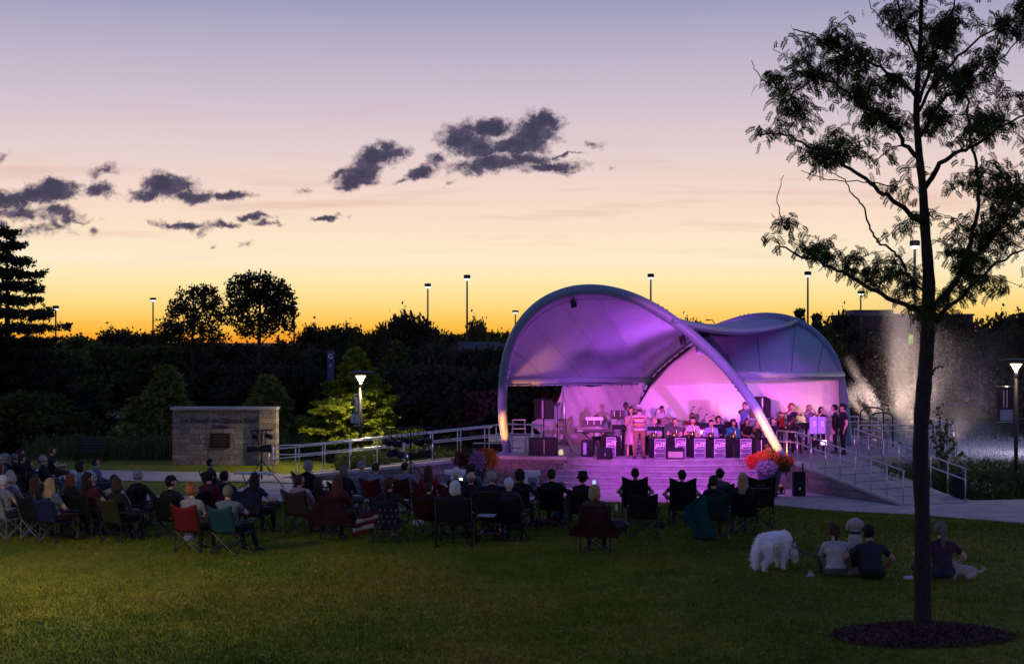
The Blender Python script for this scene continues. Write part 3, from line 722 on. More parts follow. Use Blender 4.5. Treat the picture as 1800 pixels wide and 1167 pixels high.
# profile spots thrown from the building behind the lawn onto band and back wall
HL, HR = Vector((-3.5,-4,5.7)), Vector((15.0,-3,5.7))
for x, c, e in ((2.0,MAG,.7), (3.4,MAG,.9), (5.8,MAG,1), (8.2,MAG,1), (10.4,MAG,1)):
    light('front_spot', 'SPOT', HL, (x,54.5,2.25), 100000*e, c, .3, 4.3, 1.0)
for x, c, e in ((2.2,PUR,.8), (3.4,PUR,.9), (5.8,PUR,1), (8.2,BLU,1), (10.4,PUR,1)):
    light('front_spot', 'SPOT', HR, (x,54.5,2.25), 100000*e, c, .3, 4.3, 1.0)
for x, c, e in ((4.2,PUR,.8), (6.4,MAG,1.3), (8.5,PUR,1)):
    light('front_spot', 'SPOT', HL if c is MAG else HR, (x,56,4.6), 78000*e, c, .3, 4.6, .9)
# added unseen flood brightens the steps from the front
light('added_step_flood', 'SPOT', (2.0,20,15.5), (5.2,48.9,.45), 52000, (.66,.09,1.0), .2, 13, .8)
# two cans clamped to the front arch wash the steps
def arch_can(label, i, tgt, e, col, ang):
    q = A_s[i]; loc = q+Vector((0,-.05,-.42)); t = thing('stage_light', label, 'stage light', loc); d = (Vector(tgt)-loc).normalized()
    b = MB(); b.lathe([(.05,-.16),(.09,-.12),(.1,.1),(.1,.12),(.08,.12)], (0,0,0), 14, axis=d); b.build('can', M_blackm, t, True)
    b = MB(); b.tube([(-.12,0,0),(-.12,0,.16),(.12,0,.16),(.12,0,0)], .012, 6); b.tube([(0,0,.16),(0,0,.3)], .015, 6); b.build('clamp', M_blackm, t)
    light('can_beam', 'SPOT', loc+d*.2, tgt, e, col, .06, ang, .8)
arch_can('small stage can clamped under the left shoulder of the front arch', 46, (3.2,48.6,.2), 700, PUR, 74)
arch_can('small stage can clamped under the right slope of the front arch', 70, (6.6,48.6,.2), 700, (.66,.2,1.0), 74)
# up-wash from behind the band into the membranes
light('ceiling_wash', 'SPOT', (6.8,54.6,SZ+.3), (3.3,54.0,5.2), 3600, (.80,.13,.95), .15, 110, .8)
light('ceiling_wash', 'SPOT', (8.9,55.2,SZ+.3), (7.6,53,5.0), 1300, (.85,.14,.92), .15, 100, .8)
# ======================================================= VEGETATION
def leafmat(name, c, var=.35, trans=.3, objvar=.25):
    return mat(name, c, .75, var=var, scale=.9, trans=trans, objvar=objvar, spec=.15)
L_dark = leafmat('foliage_dark', (.05,.053,.026)); L_olive = leafmat('foliage_olive', (.085,.10,.022)); L_brown = leafmat('foliage_brown', (.065,.05,.032))
L_cyp = leafmat('foliage_cypress', (.17,.22,.018), .3, .3, 0); L_need = leafmat('foliage_needles', (.03,.042,.024)); L_loc = leafmat('foliage_locust', (.05,.075,.02), .3, .35, 0)
M_bark = mat('bark', (.055,.045,.038), .95, var=.4, scale=8, bump=.9, bscale=26)
M_bark2 = mat('bark_young', (.032,.025,.022), .9, var=.35, scale=14, bump=.6, bscale=40)
def leaf_soup(centers, n_per, spread, size, elong=1.6, flat=.0, tri=False):
    """many small leaf faces gathered round cluster centres"""
    c = np.repeat(np.asarray(centers), n_per, axis=0); n = len(c)
    if np.ndim(spread) == 1 and len(spread) == 3: s = np.array(spread)
    else: s = spread
    p = c+rng.normal(size=(n,3))*s
    d = rng.normal(size=(n,3)); d[:,2] *= (1-flat); d /= np.linalg.norm(d, axis=1)[:,None]
    e = rng.normal(size=(n,3)); e -= (e*d).sum(1)[:,None]*d; e /= np.linalg.norm(e, axis=1)[:,None]
    sz = size*rng.uniform(.6, 1.4, n)[:,None]
    a, b_ = d*sz*elong*.5, e*sz*.5
    if tri: return np.stack([p-a-b_*.6, p+a, p-a+b_*.9], 1).reshape(-1,3)
    return np.stack([p-a, p-b_, p+a, p+b_], 1).reshape(-1,3)
def crown_points(blobs, n, noise_=.5):
    """points scattered toward the shells of ellipsoid blobs (cx,cy,cz,rx,ry,rz)"""
    bl = np.array(blobs); vol = (bl[:,3]*bl[:,5]); pick = rng.choice(len(bl), n, p=vol/vol.sum()); q = bl[pick]
    d = rng.normal(size=(n,3)); d /= np.linalg.norm(d, axis=1)[:,None]
    r = np.minimum(1.04, rng.uniform(.35, 1.0, n)**.6*(1+rng.normal(size=n)*.05))
    return q[:,:3]+d*r[:,None]*q[:,3:]
def make_trunk(h, r, lean=0, limbs=6, spread=1.0, z0=.3, z1=.9, crown_w=2.0):
    b = MB(); pts = [Vector((lean*(k/8)**2+random.uniform(-.03,.03)*k*r*3, random.uniform(-.03,.03)*k*r*3, h*k/8)) for k in range(9)]
    b.tube(pts, [r*(1.25 if k == 0 else 1)*(1-.8*k/8) for k in range(9)], 8)
    for k in range(limbs):
        t_ = z0+(z1-z0)*k/max(1, limbs-1); i = int(t_*8); a = k*2.4+random.random(); L = crown_w*(1.05-.55*t_)
        p0 = pts[min(i, 8)]; pl = [p0+Vector((math.cos(a)*L*s, math.sin(a)*L*s, L*.75*s*(1-.25*s)))for s in (0, .3, .65, 1)]
        rr = r*(1-.8*t_)*.55; b.tube(pl, [rr, rr*.75, rr*.5, rr*.2], 6)
    return b
def tree_blobs(h, w, base, n=9, top=.35):
    out = [(0,0,base+(h-base)*.55, w*.34, w*.32, (h-base)*.42)]
    for k in range(n):
        a = k*2.399; f_ = (k+.5)/n; z = base+(h-base)*(.15+.72*f_); rr = w*.5*(math.sin(PI*(.18+.72*f_))**.8)*.62
        s = random.uniform(.75,1.15)
        out.append((math.cos(a)*rr, math.sin(a)*rr, z, w*.21*s, w*.2*s, (h-base)*.17*s))
    for k in range(3): out.append((random.uniform(-.18,.18)*w, random.uniform(-.1,.1)*w, base+(h-base)*(.86+.04*k), w*.11, w*.11, (h-base)*.09))
    return out
def broadleaf(loc, h, w, base, m, label, nclust=420, per=11, leaf=.2, group=None, cat='tree', nb=10, name='broadleaf_tree', tr=.16, blobs=None, spread=None):
    t = thing(name, label, cat, loc, random.random()*6 if blobs is None else 0, group)
    make_trunk(h*.8, tr, 0, 8, crown_w=w*(.42 if blobs is None else .17)).build('trunk', M_bark, t, True)
    bl = blobs or tree_blobs(h, w, base, nb)
    c = crown_points(bl, nclust); c[:,2] = np.maximum(c[:,2], .1)
    np_mesh('crown', leaf_soup(c, per, spread or leaf*1.25, leaf), 4, m, t)
    return t
def gat(px, d, z=0.0): return (XD(px, d), d, z)
def hpx(py, d): return CZ-(py-HY)*d/F       # height of a pixel row at distance d
# two big trees standing against the glow, left of centre
g_ = 'big trees against the sunset'
def pxblobs(lst, px0, d, seed=0):
    k = d/F; return [((x-px0)*k, random.uniform(-1,1)*rx*k*.5, CZ-(y-HY)*k, rx*k, rx*k*.9, ry*k) for x, y, rx, ry in lst]
t1 = [(340,530,32,28),(372,525,18,22),(320,560,32,26),(365,560,36,28),(300,585,30,22),(345,515,14,12),(362,508,8,9),(312,540,16,14),(385,545,14,18),(340,590,60,26),(285,592,20,12)]
t2 = [(450,505,40,22),(425,520,26,26),(480,520,30,26),(500,530,20,26),(455,545,52,30),(415,550,20,26),(505,560,16,28),(450,575,45,20),(445,488,14,9),(425,492,12,10),(470,490,14,10),(408,508,10,16),(495,505,10,10),(515,545,8,12)]
broadleaf(gat(340,88), 10, 9, 3, L_dark, 'rounded dark tree on the left of the pair against the sunset', 720, 8, .115, g_, blobs=pxblobs(t1,340,88), tr=.16, spread=.12)
broadleaf(gat(455,86), 11, 10, 3, L_dark, 'largest dark tree left of centre with sky showing through its crown', 900, 8, .12, g_, blobs=pxblobs(t2,455,86), tr=.18, spread=.12)
# prototype crowns reused for the dark belt
def proto(h, w, base, m, ncl, per, leaf, nb=10, cone=False):
    bl = tree_blobs(h, w, base, nb)
    if cone: bl = [(0.0+random.uniform(-.1,.1)*w*(1-k/12), random.uniform(-.1,.1)*w*(1-k/12), base+(h-base)*(k+.5)/12, w*.5*(1-k/12.5)+.12, w*.5*(1-k/12.5)+.12, (h-base)/11) for k in range(12)]
    c = crown_points(bl, ncl); c[:,2] = np.maximum(c[:,2], .1); return leaf_soup(c, per, leaf*1.2, leaf)
def spawn(kind, loc, label, group, sc=(1,1,1), m=None, name='broadleaf_tree', cat='tree', rz=None):
    t = thing(name, label, cat, loc, random.uniform(0, 6.28) if rz is None else rz, group); t.scale = sc
    tr_, cr_ = PROTO[kind]
    a = bpy.data.objects.new('trunk', tr_); COL.objects.link(a); a.parent = t
    c = bpy.data.objects.new('crown', cr_); COL.objects.link(c); c.parent = t
    if m:
        c.material_slots[0].link = 'OBJECT'; c.material_slots[0].material = m
    return t
PROTO = {}
def mkproto(k, h, w, base, m, ncl, per, leaf, tr=.14, nb=10, cone=False):
    o1 = make_trunk(h*.8, tr, 0, 7, crown_w=w*.4).build('trunk', M_bark, None, True)
    o2 = np_mesh('crown', proto(h, w, base, m, ncl, per, leaf, nb, cone), 4, m)
    PROTO[k] = (o1.data, o2.data); bpy.data.objects.remove(o1); bpy.data.objects.remove(o2)
mkproto('round', 6, 6.4, .1, L_dark, 900, 9, .26)
mkproto('round2', 6, 7.0, .2, L_olive, 900, 9, .26, nb=13)
mkproto('wide', 6, 9.0, .1, L_brown, 1000, 9, .28, nb=14)
mkproto('cone', 6, 3.6, .0, L_olive, 700, 9, .18, cone=True)
mkproto('shrub', 1.2, 1.8, .0, L_olive, 220, 9, .07, tr=.03)
# far belt, then nearer belts (px centre, top row, distance, kind, width px)
DIRW = [('far left edge',0),('',0)]
belt = [ # distance 170-230: the low horizon line
 (140,590,185,'wide',120),(205,577,190,'round2',80),(255,584,180,'wide',90),(548,570,150,'round2',60),(600,571,165,'round2',80),(575,588,180,'wide',110),(640,580,150,'round',60),(668,572,140,'round',50),(715,548,128,'round2',84),(752,566,132,'round',60),(690,578,140,'wide',90),
 (838,560,135,'round2',46),(800,586,170,'wide',120),(870,582,160,'wide',110),(925,588,150,'wide',110),(780,590,120,'round',80),(1215,562,150,'round2',60),(1180,585,150,'wide',100),
 (60,590,150,'wide',120),(-30,585,140,'wide',120),(1480,548,130,'round2',62),(1500,575,120,'wide',90),(1455,575,115,'round',60),(1690,560,130,'wide',90),(1760,552,115,'round2',90),(1800,540,105,'round',80),(1850,550,110,'wide',100),(1640,572,140,'wide',80)]
near_belt = [ # distance 64-110: the dark mass under the skyline
 (15,600,74,'wide',210),(95,610,80,'round2',150),(170,606,92,'wide',170),(230,612,100,'round',120),(290,606,95,'wide',150),(355,598,96,'round2',150),(420,602,92,'wide',170),(500,600,88,'round',110),(525,640,72,'round2',110),(40,690,66,'wide',200),(130,690,74,'round2',120),
 (470,640,84,'wide',140),(395,640,88,'wide',150),(565,612,98,'wide',100),(690,600,92,'cone',80),(740,612,88,'round2',110),(790,606,86,'round',110),(835,612,82,'wide',130),(885,608,78,'round2',120),(700,640,74,'round',110),(770,640,72,'wide',150),(850,650,68,'round',130),(925,640,70,'wide',150),(985,640,72,'round2',130),(1040,650,74,'wide',150),
 (1520,600,96,'wide',110),(1450,600,90,'round2',80),(1560,612,112,'wide',120),(1495,640,88,'wide',90),(1790,575,88,'round2',110),(1850,590,84,'wide',120),(1690,600,120,'wide',130),(1620,600,118,'wide',110),(1750,605,118,'wide',120)]
kindname = {'round':'dense dark','round2':'olive green','wide':'broad brownish','cone':'pointed'}
def where(px):
    zones = [(0,'at the far left edge'),(110,'beyond the seated crowd at left'),(260,'above the sign\'s left corner'),(380,'behind the stone sign'),(500,'between sign and lit cypress'),(640,'behind the lit cypress'),(760,'behind the left ramp'),(900,'just left of the shell canopy'),(1090,'behind the shell canopy'),(1300,'over the canopy roof'),(1470,'right of the canopy'),(1580,'behind the fountain plume'),(1700,'beyond the fountain at right'),(9999,'at the right edge')]
    for i, (a, s) in enumerate(zones):
        if px <= a+60: return s
    return zones[-1][1]
from collections import Counter
def rowword(d): return 'on the skyline' if d > 125 else ('in the middle row' if d > 85 else 'in the nearest row')
cnt = Counter()
for (px, top_, d, k, wpx) in belt+near_belt:
    zb = 0 if d < 120 else -.5; h = hpx(top_, d)-zb; wm = wpx*d/F
    base_w = {'round':6.4,'round2':7.0,'wide':9.0,'cone':3.6}[k]
    lab = '%s tree %s, %s' % (kindname[k], rowword(d), where(px)); cnt[lab] += 1
    if cnt[lab] > 1: lab += ', ' + ['second', 'third', 'fourth', 'fifth', 'sixth'][cnt[lab]-2] + ' of these'
    s_ = wm/base_w*1.25
    spawn(k, gat(px, d, zb), lab, 'trees of the dark belt', (s_, s_, h/6.35), [L_dark, L_olive, L_brown][(px*7+int(d)) % 3])
# conical yellow-green cypresses: two dark ones behind the sign, one lit by the lamp
def cypress(loc, h, w, label, ncl, per=10, leaf=.13, m=L_cyp):
    t = thing('cypress_tree', label, 'tree', loc, 0, 'young cypress trees')
    MB().tube([(0,0,0),(0,.02,h*.5),(0,0,h*.97)], [.11,.07,.01], 8).build('trunk', M_bark, t, True)
    b = MB(); cs = []
    nb = 70
    for k in range(nb):
        f_ = (k+.5)/nb; z = .35+(h-.5)*f_; a = k*2.4+random.uniform(-.3,.3)
        L = w*.5*(1-f_**1.5)*random.uniform(.55,1.15)*(1+.14*math.sin(a*2+f_*5))+.12
        tip = Vector((math.cos(a)*L, math.sin(a)*L, z+L*.12-.1))
        b.tube([(0,0,z-.1), Vector((math.cos(a)*L*.5, math.sin(a)*L*.5, z+.06)), tip], [.022,.014,.004], 5)
        n = max(3, int(ncl/nb*(L/(w*.5)+.25)))
        for _ in range(n):
            s = random.random()**.55; sw = random.gauss(0, .13*L)
            cs.append((math.cos(a)*L*s-math.sin(a)*sw, math.sin(a)*L*s+math.cos(a)*sw, z+L*.12*s-.12*random.random()))
    b.build('branches', M_bark, t, True)
    np_mesh('crown', leaf_soup(cs, per, (leaf*.9, leaf*.9, leaf*.55), leaf, 2.2, flat=.6), 4, m, t); return t
cypress(gat(626, 60.5), hpx(606, 60.5), 4.3, 'yellow-green cypress lit by the lamp post beside it', 2700, 14, .085)
cypress(gat(292, 66), hpx(638, 66), 3.6, 'dim pointed cypress rising behind the left end of the stone sign', 1500, 10, .13, leafmat('foliage_cypress_dim', (.15,.18,.035), .3, .3, 0))
cypress(gat(470, 66), hpx(657, 66), 3.3, 'dim rounded cypress behind the right end of the stone sign', 1300, 10, .13, MATS['foliage_cypress_dim'])
cypress(gat(700, 84), hpx(600, 84), 3.6, 'small dim cypress behind the lit one, beside the dark belt', 900, 10, .15, L_olive)
# big spruce at the left edge
def spruce(loc, h, L0, label, tiers, m=L_need, per=1.0, leaf=.1, group=None, zmin=0.05):
    t = thing('spruce_tree', label, 'tree', loc, 0, group)
    MB().tube([(0,0,0),(.03,0,h*.5),(0,0,h)], [h*.02,h*.012,.012], 10).build('trunk', M_bark, t, True)
    b = MB(); cs = []; dr = []
    for k in range(tiers):
        f_ = zmin+(1-zmin)*(k+.3)/tiers; z = h*f_; L = L0*(1-f_)**.8*random.uniform(.85,1.1)+.12; nbr = 9
        for j in range(nbr):
            a = j*2*PI/nbr+k*1.1+random.uniform(-.2,.2); Lb = L*random.uniform(.68,1.12)
            zj = random.uniform(-.13,.13)*h/10; z = h*f_+zj; dirv = Vector((math.cos(a), math.sin(a), 0)); pts = [Vector((0,0,z))+dirv*Lb*s+Vector((0,0,Lb*(-.22*s+.2*s*s))) for s in (0,.35,.7,1)]
            b.tube(pts, [.03*L/L0+.01, .02*L/L0+.008, .012, .004], 5)
            n = int(Lb*26*per)
            for _ in range(n):
                s = random.random()**.7; q = Vector((0,0,z))+dirv*Lb*s+Vector((0,0,Lb*(-.22*s+.2*s*s)))
                sw = random.gauss(0, .12*Lb*(1.1-s)); q += Vector((-dirv.y, dirv.x, 0))*sw+Vector((0,0,-abs(random.gauss(0,.10))-.02))
                cs.append(tuple(q))
    b.build('branches', M_bark, t, True)
    np_mesh('crown', leaf_soup(cs, 6, (leaf*.7, leaf*.7, leaf*.8), leaf, 2.4, tri=False), 4, m, t); return t
spruce(gat(12, 70), hpx(388, 70), 5.3, 'tall spruce with drooping layered branches at the left edge', 16, per=1.0, leaf=.085)
spruce(gat(1405, 118), hpx(538, 118), 1.7, 'left one of two small spruces above the rear arch', 11, leaf=.14)
spruce(gat(1436, 120), hpx(546, 120), 1.6, 'right one of two small spruces above the rear arch', 11, leaf=.14)
# flowering perennials and grasses behind the left ramp and along the lake bank
M_stem = mat('plant_stem', (.08,.11,.03), .8, trans=.2); M_petal = mat('pale_petal', (.75,.72,.68), .7, var=.1, objvar=.2)
def perennials(name, label, cx, cy, rx, ry, n, h, petals, z=0.0, m=None, zfn=None, cat='plants'):
    V = []; mi = []
    x = cx+rng.uniform(-1,1,n)*rx; y = cy+rng.uniform(-1,1,n)*ry
    zz = np.array([zfn(a, c) for a, c in zip(x, y)]) if zfn else np.full(n, z)
    for i in range(n):
        hh = h*rng.uniform(.5, 1.2); dx, dy = rng.normal(0,.18,2)*hh
        p0 = np.array([x[i], y[i], zz[i]]); p1 = p0+[dx*.4,dy*.4,hh*.6]; p2 = p0+[dx,dy,hh]
        w_ = np.array([.012*rng.uniform(.6,1.6),0,0])
        V += [p0-w_, p0+w_, p1+w_*.8, p1-w_*.8, p1-w_*.8, p1+w_*.8, p2+w_*.2, p2-w_*.2]; mi += [0, 0]
        for _ in range(3):
            q = p0+(p2-p0)*rng.uniform(.25,.95); d = rng.normal(size=3)*.06; e = rng.normal(size=3)*.03
            V += [q, q+d*.5+e, q+d, q+d*.5-e]; mi.append(0)
        if rng.random() < petals:
            q = p2; s = .028
            for k in range(2):
                d = rng.normal(size=3); d /= np.linalg.norm(d); e = np.cross(d, [0.3,.5,.8]); e /= np.linalg.norm(e)
                V += [q-d*s, q-e*s, q+d*s, q+e*s]; mi.append(1)
    o = np_mesh(name, np.array(V), 4, [m or M_stem, M_petal], midx=mi)
    return tag(o, label, cat, kind='stuff')
def bankz(x, y): return float(ground_z(x, y))
perennials('prairie_plants', 'pale-flowered prairie plants behind the left ramp railing', -3.8, 54.8, 2.4, 1.0, 1500, .75, .12)
perennials('prairie_plants', 'dark tangled plants behind the bench and left of the sign', -15.5, 62, 4.0, 1.4, 1300, .9, .03)
perennials('prairie_plants', 'tall dim grasses behind the stone sign and the ramp foot', -10.5, 62.5, 4.5, 1.5, 1300, 1.0, .02)
perennials('bank_plants', 'reeds and white-flowered plants on the lake bank by the right lamp', 15.8, 49.2, 2.4, 2.6, 5200, .75, .10, zfn=bankz)
perennials('bank_plants', 'short flowering plants beside the foot of the right ramp', 14.2, 46.6, .8, .7, 700, .45, .12, zfn=bankz)
perennials('bank_plants', 'reeds standing in the shadow under the viewing deck', 12.9, 49.0, 1.2, 1.6, 900, .7, .03, zfn=bankz)
# broad-leaved sapling in front of the deck corner
t = thing('sapling', 'leafy sapling with large heart-shaped leaves beside the deck corner', 'plant', gat(1655, 49.8, .0))
b = MB(); V = []
for k, (px1, py1) in enumerate([(1652,712),(1668,735),(1690,800),(1676,770),(1660,760),(1640,745)]):
    tip = P(px1, py1, 49.8)-Vector(t.location); pts = [Vector((0,0,0)), Vector((tip.x*.3,random.uniform(-.1,.1),tip.z*.45)), Vector((tip.x*.7,random.uniform(-.2,.2),tip.z*.8)), tip]
    pts = catmull(pts, 4); b.tube(pts, [.016*(1-.7*i/len(pts)) for i in range(len(pts))], 5)
    for q in pts[4:]:
        for _ in range(4):
            c = np.array(q)+rng.normal(size=3)*.07; d = rng.normal(size=3); d /= np.linalg.norm(d); e = np.cross(d, rng.normal(size=3)); e /= np.linalg.norm(e); s = .075
            V += [c-d*s, c-e*s*.8, c+d*s*1.2, c+e*s*.8]
b.build('stems', M_bark, t, True); np_mesh('leaves', np.array(V), 4, mat('sapling_leaf', (.06,.1,.025), .6, trans=.3), t)

# ---------------- foreground honey locust, right
LD = 20.35
troot = thing('honey_locust_tree', 'young honey locust with feathery leaves in the right foreground, growing from a mulch ring', 'tree', on_lawn(1622, 1114))
o0 = Vector(troot.location)
def LP(x, y, dz=0.0): return P(x, y, LD+dz)-o0
rads = [.125,.108,.104,.102,.102,.098,.094,.090,.080,.066,.054,.050,.042,.034,.028,.022]
tp_ = [(1622,1118),(1622,1000),(1621,900),(1618,800),(1621,720),(1626,660),(1630,600),(1632,540),(1632,480),(1626,400),(1622,330),(1616,275),(1611,200),(1614,130),(1618,60),(1622,-130)]
b = MB(); tr = catmull([LP(x,y) for x,y in tp_], 4); rr = np.interp(np.linspace(0,15,len(tr)), range(16), rads)
rr = [r*(1+.05*math.sin(i*2.1)+.03*math.sin(i*5.3)) for i, r in enumerate(rr)]
b.tube(tr, rr, 16)
for (x, y, r) in ((1606,790,.05),(1634,735,.045),(1633,800,.04),(1610,830,.045),(1609,700,.035),(1631,905,.03)): b.ell(LP(x+(5 if x < 1621 else -5),y,-.02), (r*.8,r*.8,r*1.2), 8, 6)   # knots
b.build('trunk', M_bark2, troot, True)
BR = [
 ([(1624,548,0),(1600,538,-.1),(1560,525,-.2),(1520,500,-.3),(1480,478,-.3),(1440,458,-.2),(1400,448,-.1),(1370,430,0)], .034),
 ([(1628,512,0),(1605,498,.2),(1585,458,.4),(1571,445,.5),(1540,421,.6),(1526,395,.6),(1515,360,.6),(1499,343,.6),(1482,315,.6),(1454,300,.6)], .018),
 ([(1622,394,0),(1590,366,-.2),(1560,345,-.3),(1530,322,-.4),(1495,298,-.5),(1455,275,-.5),(1420,255,-.5),(1380,238,-.4),(1335,236,-.4)], .032),
 ([(1612,276,0),(1590,252,.2),(1565,222,.4),(1535,195,.5),(1500,172,.6),(1468,148,.7),(1430,140,.7),(1390,170,.7)], .03),
 ([(1608,168,0),(1580,140,-.3),(1550,122,-.4),(1510,100,-.5),(1470,92,-.5),(1430,62,-.4),(1395,52,-.4)], .022),
 ([(1613,105,0),(1592,55,.2),(1578,10,.3),(1570,-40,.3)], .02),
 ([(1626,330,0),(1655,288,-.4),(1690,268,-.6),(1725,248,-.8),(1760,222,-.9),(1815,195,-1)], .034),
 ([(1640,545,0),(1670,510,.4),(1690,470,.6),(1708,420,.8),(1720,360,.9),(1716,300,.9),(1706,250,.9),(1700,180,.9),(1690,140,.8)], .04),
 ([(1645,565,0),(1680,528,-.4),(1720,490,-.6),(1765,455,-.8),(1820,430,-1)], .03),
 ([(1616,180,0),(1645,90,.4),(1670,30,.6),(1685,-40,.6)], .022),
 ([(1612,200,0),(1640,150,-.4),(1685,100,-.6),(1735,60,-.8),(1800,20,-1)], .022),
 ([(1640,540,0),(1690,480,.2),(1740,420,.2),(1790,340,.2),(1830,280,.2)], .028),
 ([(1618,240,0),(1655,180,.3),(1700,150,.3),(1750,110,.3),(1800,60,.3)], .02),
 ([(1384,405,0),(1370,378,0),(1366,345,0),(1378,308,0)], .006),
 ([(1372,158,0),(1350,148,0),(1332,128,0),(1321,106,0)], .007),
 ([(1580,330,.1),(1530,322,.2),(1480,318,.3),(1440,312,.3),(1408,300,.3)], .007),
 ([(1600,90,0),(1560,45,0),(1535,20,0),(1524,-10,0)], .008),
 ([(1740,370,0),(1770,330,0),(1800,300,0)], .008),
 ([(1622,-60,0),(1595,-90,.3),(1570,-120,.5)], .012), ([(1622,-70,0),(1655,-100,-.3),(1690,-120,-.4)], .012), ([(1800,300,.2),(1840,300,.1),(1880,320,0)], .012),
 ([(1640,658,0),(1648,646,-.1),(1660,647,-.15)], .018)]
brpts = []; b = MB()
for pts, r in BR:
    c = catmull([LP(x,y,dz) for x,y,dz in pts], 4)
    c = [q+Vector((random.gauss(0,.012), random.gauss(0,.02), random.gauss(0,.012))) if 0 < i < len(c)-1 else q for i, q in enumerate(c)]
    b.tube(c, [r*(1-.8*i/(len(c)-1))+.003 for i in range(len(c))], 8); brpts += [(q, r) for q in c[2:]]
b.build('branches', M_bark2, troot, True)
blobs = [(1400,70,30,25),(1440,75,45,28),(1480,95,45,28),(1380,120,30,22),(1420,125,45,25),(1505,118,30,22),(1375,165,25,18),(1530,150,36,26),(1455,150,40,22),(1400,190,26,16),(1500,172,33,22),
 (1330,238,18,13),(1370,235,25,18),(1412,235,40,22),(1455,240,40,22),(1490,240,42,22),(1430,265,33,18),(1480,275,38,18),(1530,212,33,33),(1562,205,33,24),(1572,232,24,22),(1545,188,28,18),
 (1590,140,26,22),(1562,98,22,18),(1582,168,18,16),(1575,15,32,18),(1620,30,36,28),(1650,70,38,38),(1640,105,42,38),(1682,60,36,33),(1700,15,28,18),(1742,50,28,18),(1780,20,25,22),(1765,32,28,22),(1740,90,33,22),(1700,130,42,32),(1660,140,33,33),(1712,162,38,28),(1745,145,25,18),
 (1655,200,33,22),(1692,212,38,22),(1722,190,33,33),(1712,240,28,18),(1770,215,33,28),(1797,170,18,33),(1640,232,22,18),
 (1365,425,14,10),(1400,405,28,15),(1435,418,28,20),(1462,440,33,20),(1502,450,28,20),(1532,470,33,20),(1556,498,33,20),(1582,520,36,18),(1420,455,16,14),(1478,468,22,13),(1512,500,18,12),(1580,425,20,15),(1600,455,18,14),
 (1690,330,28,22),(1732,300,36,26),(1762,320,38,32),(1790,350,33,45),(1702,400,38,33),(1742,390,42,38),(1780,420,38,38),(1662,430,22,30),(1692,460,33,32),(1742,460,38,26),(1682,520,30,20),(1722,508,38,20),(1655,575,24,26),(1772,515,22,14),(1652,385,20,16),(1602,300,16,12),(1548,292,22,12),(1568,330,22,10),(1612,335,12,12),(1648,560,24,18),(1610,560,20,14),
 (1600,-30,40,25),(1650,-35,45,28),(1560,-60,35,22),(1700,-40,40,28),(1620,-90,45,28),(1670,-100,38,24),(1580,-110,30,22),(1625,-150,28,22),(1760,-30,38,25),(1840,20,38,30),(1850,90,35,30),(1840,200,38,30),(1860,290,38,32),(1850,380,40,34),(1830,470,34,24),(1890,340,34,28)]
V = []; tw = MB(); cs = []
BP = np.array([tuple(q) for q, r in brpts])
def compound(p, dirv, L, V):
    """pinnate leaf hanging from p: rachis and paired leaflets"""
    dirv = dirv/np.linalg.norm(dirv); side = np.cross(dirv, rng.normal(size=3)); side /= np.linalg.norm(side); nrm = np.cross(dirv, side)
    droop = np.array([0,0,-1.0]); q = p.copy(); n = 7; dd = dirv.copy()
    for k in range(n):
        q2 = q+dd*L/n
        V += [q-side*.0016, q+side*.0016, q2+side*.0012, q2-side*.0012]
        for s in (-1,1):
            a = side*s*.85+dd*.5; a /= np.linalg.norm(a); ll = .05*rng.uniform(.8,1.2)*(1-.4*abs(k/n-.4)); ww = dd*.0105
            V += [q2, q2+a*ll*.5+ww, q2+a*ll, q2+a*ll*.5-ww]
        q = q2; dd = dd+droop*.16; dd /= np.linalg.norm(dd)
for (x, y, rx, ry) in blobs:
    k = LD/F; cdz = rng.uniform(-.9,.9)
    c = np.array(LP(x, y, cdz)); i = np.argmin(((BP-c)*[1,.5,1]).__pow__(2).sum(1)); src = Vector(BP[i])
    c[1] = src.y+(c[1]-src.y)*.6
    ntw = max(2, int(rx*ry/95))
    for _ in range(ntw):
        e = Vector(c+rng.normal(size=3)*[rx*k*.62, .35, ry*k*.62]); mid = src.lerp(e, .5)+Vector((0,0,.06)); pts = catmull([src, mid, e], 4)
        tw.tube(pts, [.006*(1-.7*j/len(pts))+.0012 for j in range(len(pts))], 4, caps=False)
        m_ = max(3, int(rx*ry/(10.0*ntw)))
        for _ in range(m_):
            s = rng.uniform(.3,1); j = min(len(pts)-1, int(s*(len(pts)-1)))
            p = np.array(pts[j])+rng.normal(size=3)*[.07,.07,.05]
            d = np.array([rng.normal(), rng.normal(), rng.uniform(-1.0,.5)]); compound(p, d, rng.uniform(.10,.18), V)
tw.build('twigs', M_bark2, troot, True)
np_mesh('leaves', np.array(V), 4, L_loc, troot)
print('locust quads', len(V)//4)
# mulch ring
mz = float(ground(o0.x, o0.y)); M_mulch = mat('mulch', (.075,.042,.034), .95, var=.45, scale=16, bump=1.0, bscale=34)
t = thing('mulch_ring', 'round mound of dark reddish mulch around the foreground tree trunk', 'mulch bed', (o0.x, o0.y-.05, mz))
b = MB()
def mf(u_, v_):
    a = u_*2*PI; R = 1.22*(1+.03*math.sin(a*5)+.02*math.sin(a*9+1)); r = R*v_; h = .15*(1-v_**1.6)-.012+.015*math.sin(r*9+a*3)*(1-v_)
    return (r*math.cos(a), r*math.sin(a)*.66-.08, h+.012*random.random()*(v_ < .98)*(v_ > .01))
b.grid(mf, 72, 18); b.build('mound', M_mulch, t)
n = 6000; a = rng.uniform(0,2*PI,n); r = 1.28*np.sqrt(rng.uniform(0.01,1,n)); ctr = np.stack([r*.96*np.cos(a), r*.96*np.sin(a)*.66-.08, .15*(1-(r/1.28)**1.6)+.012], 1)
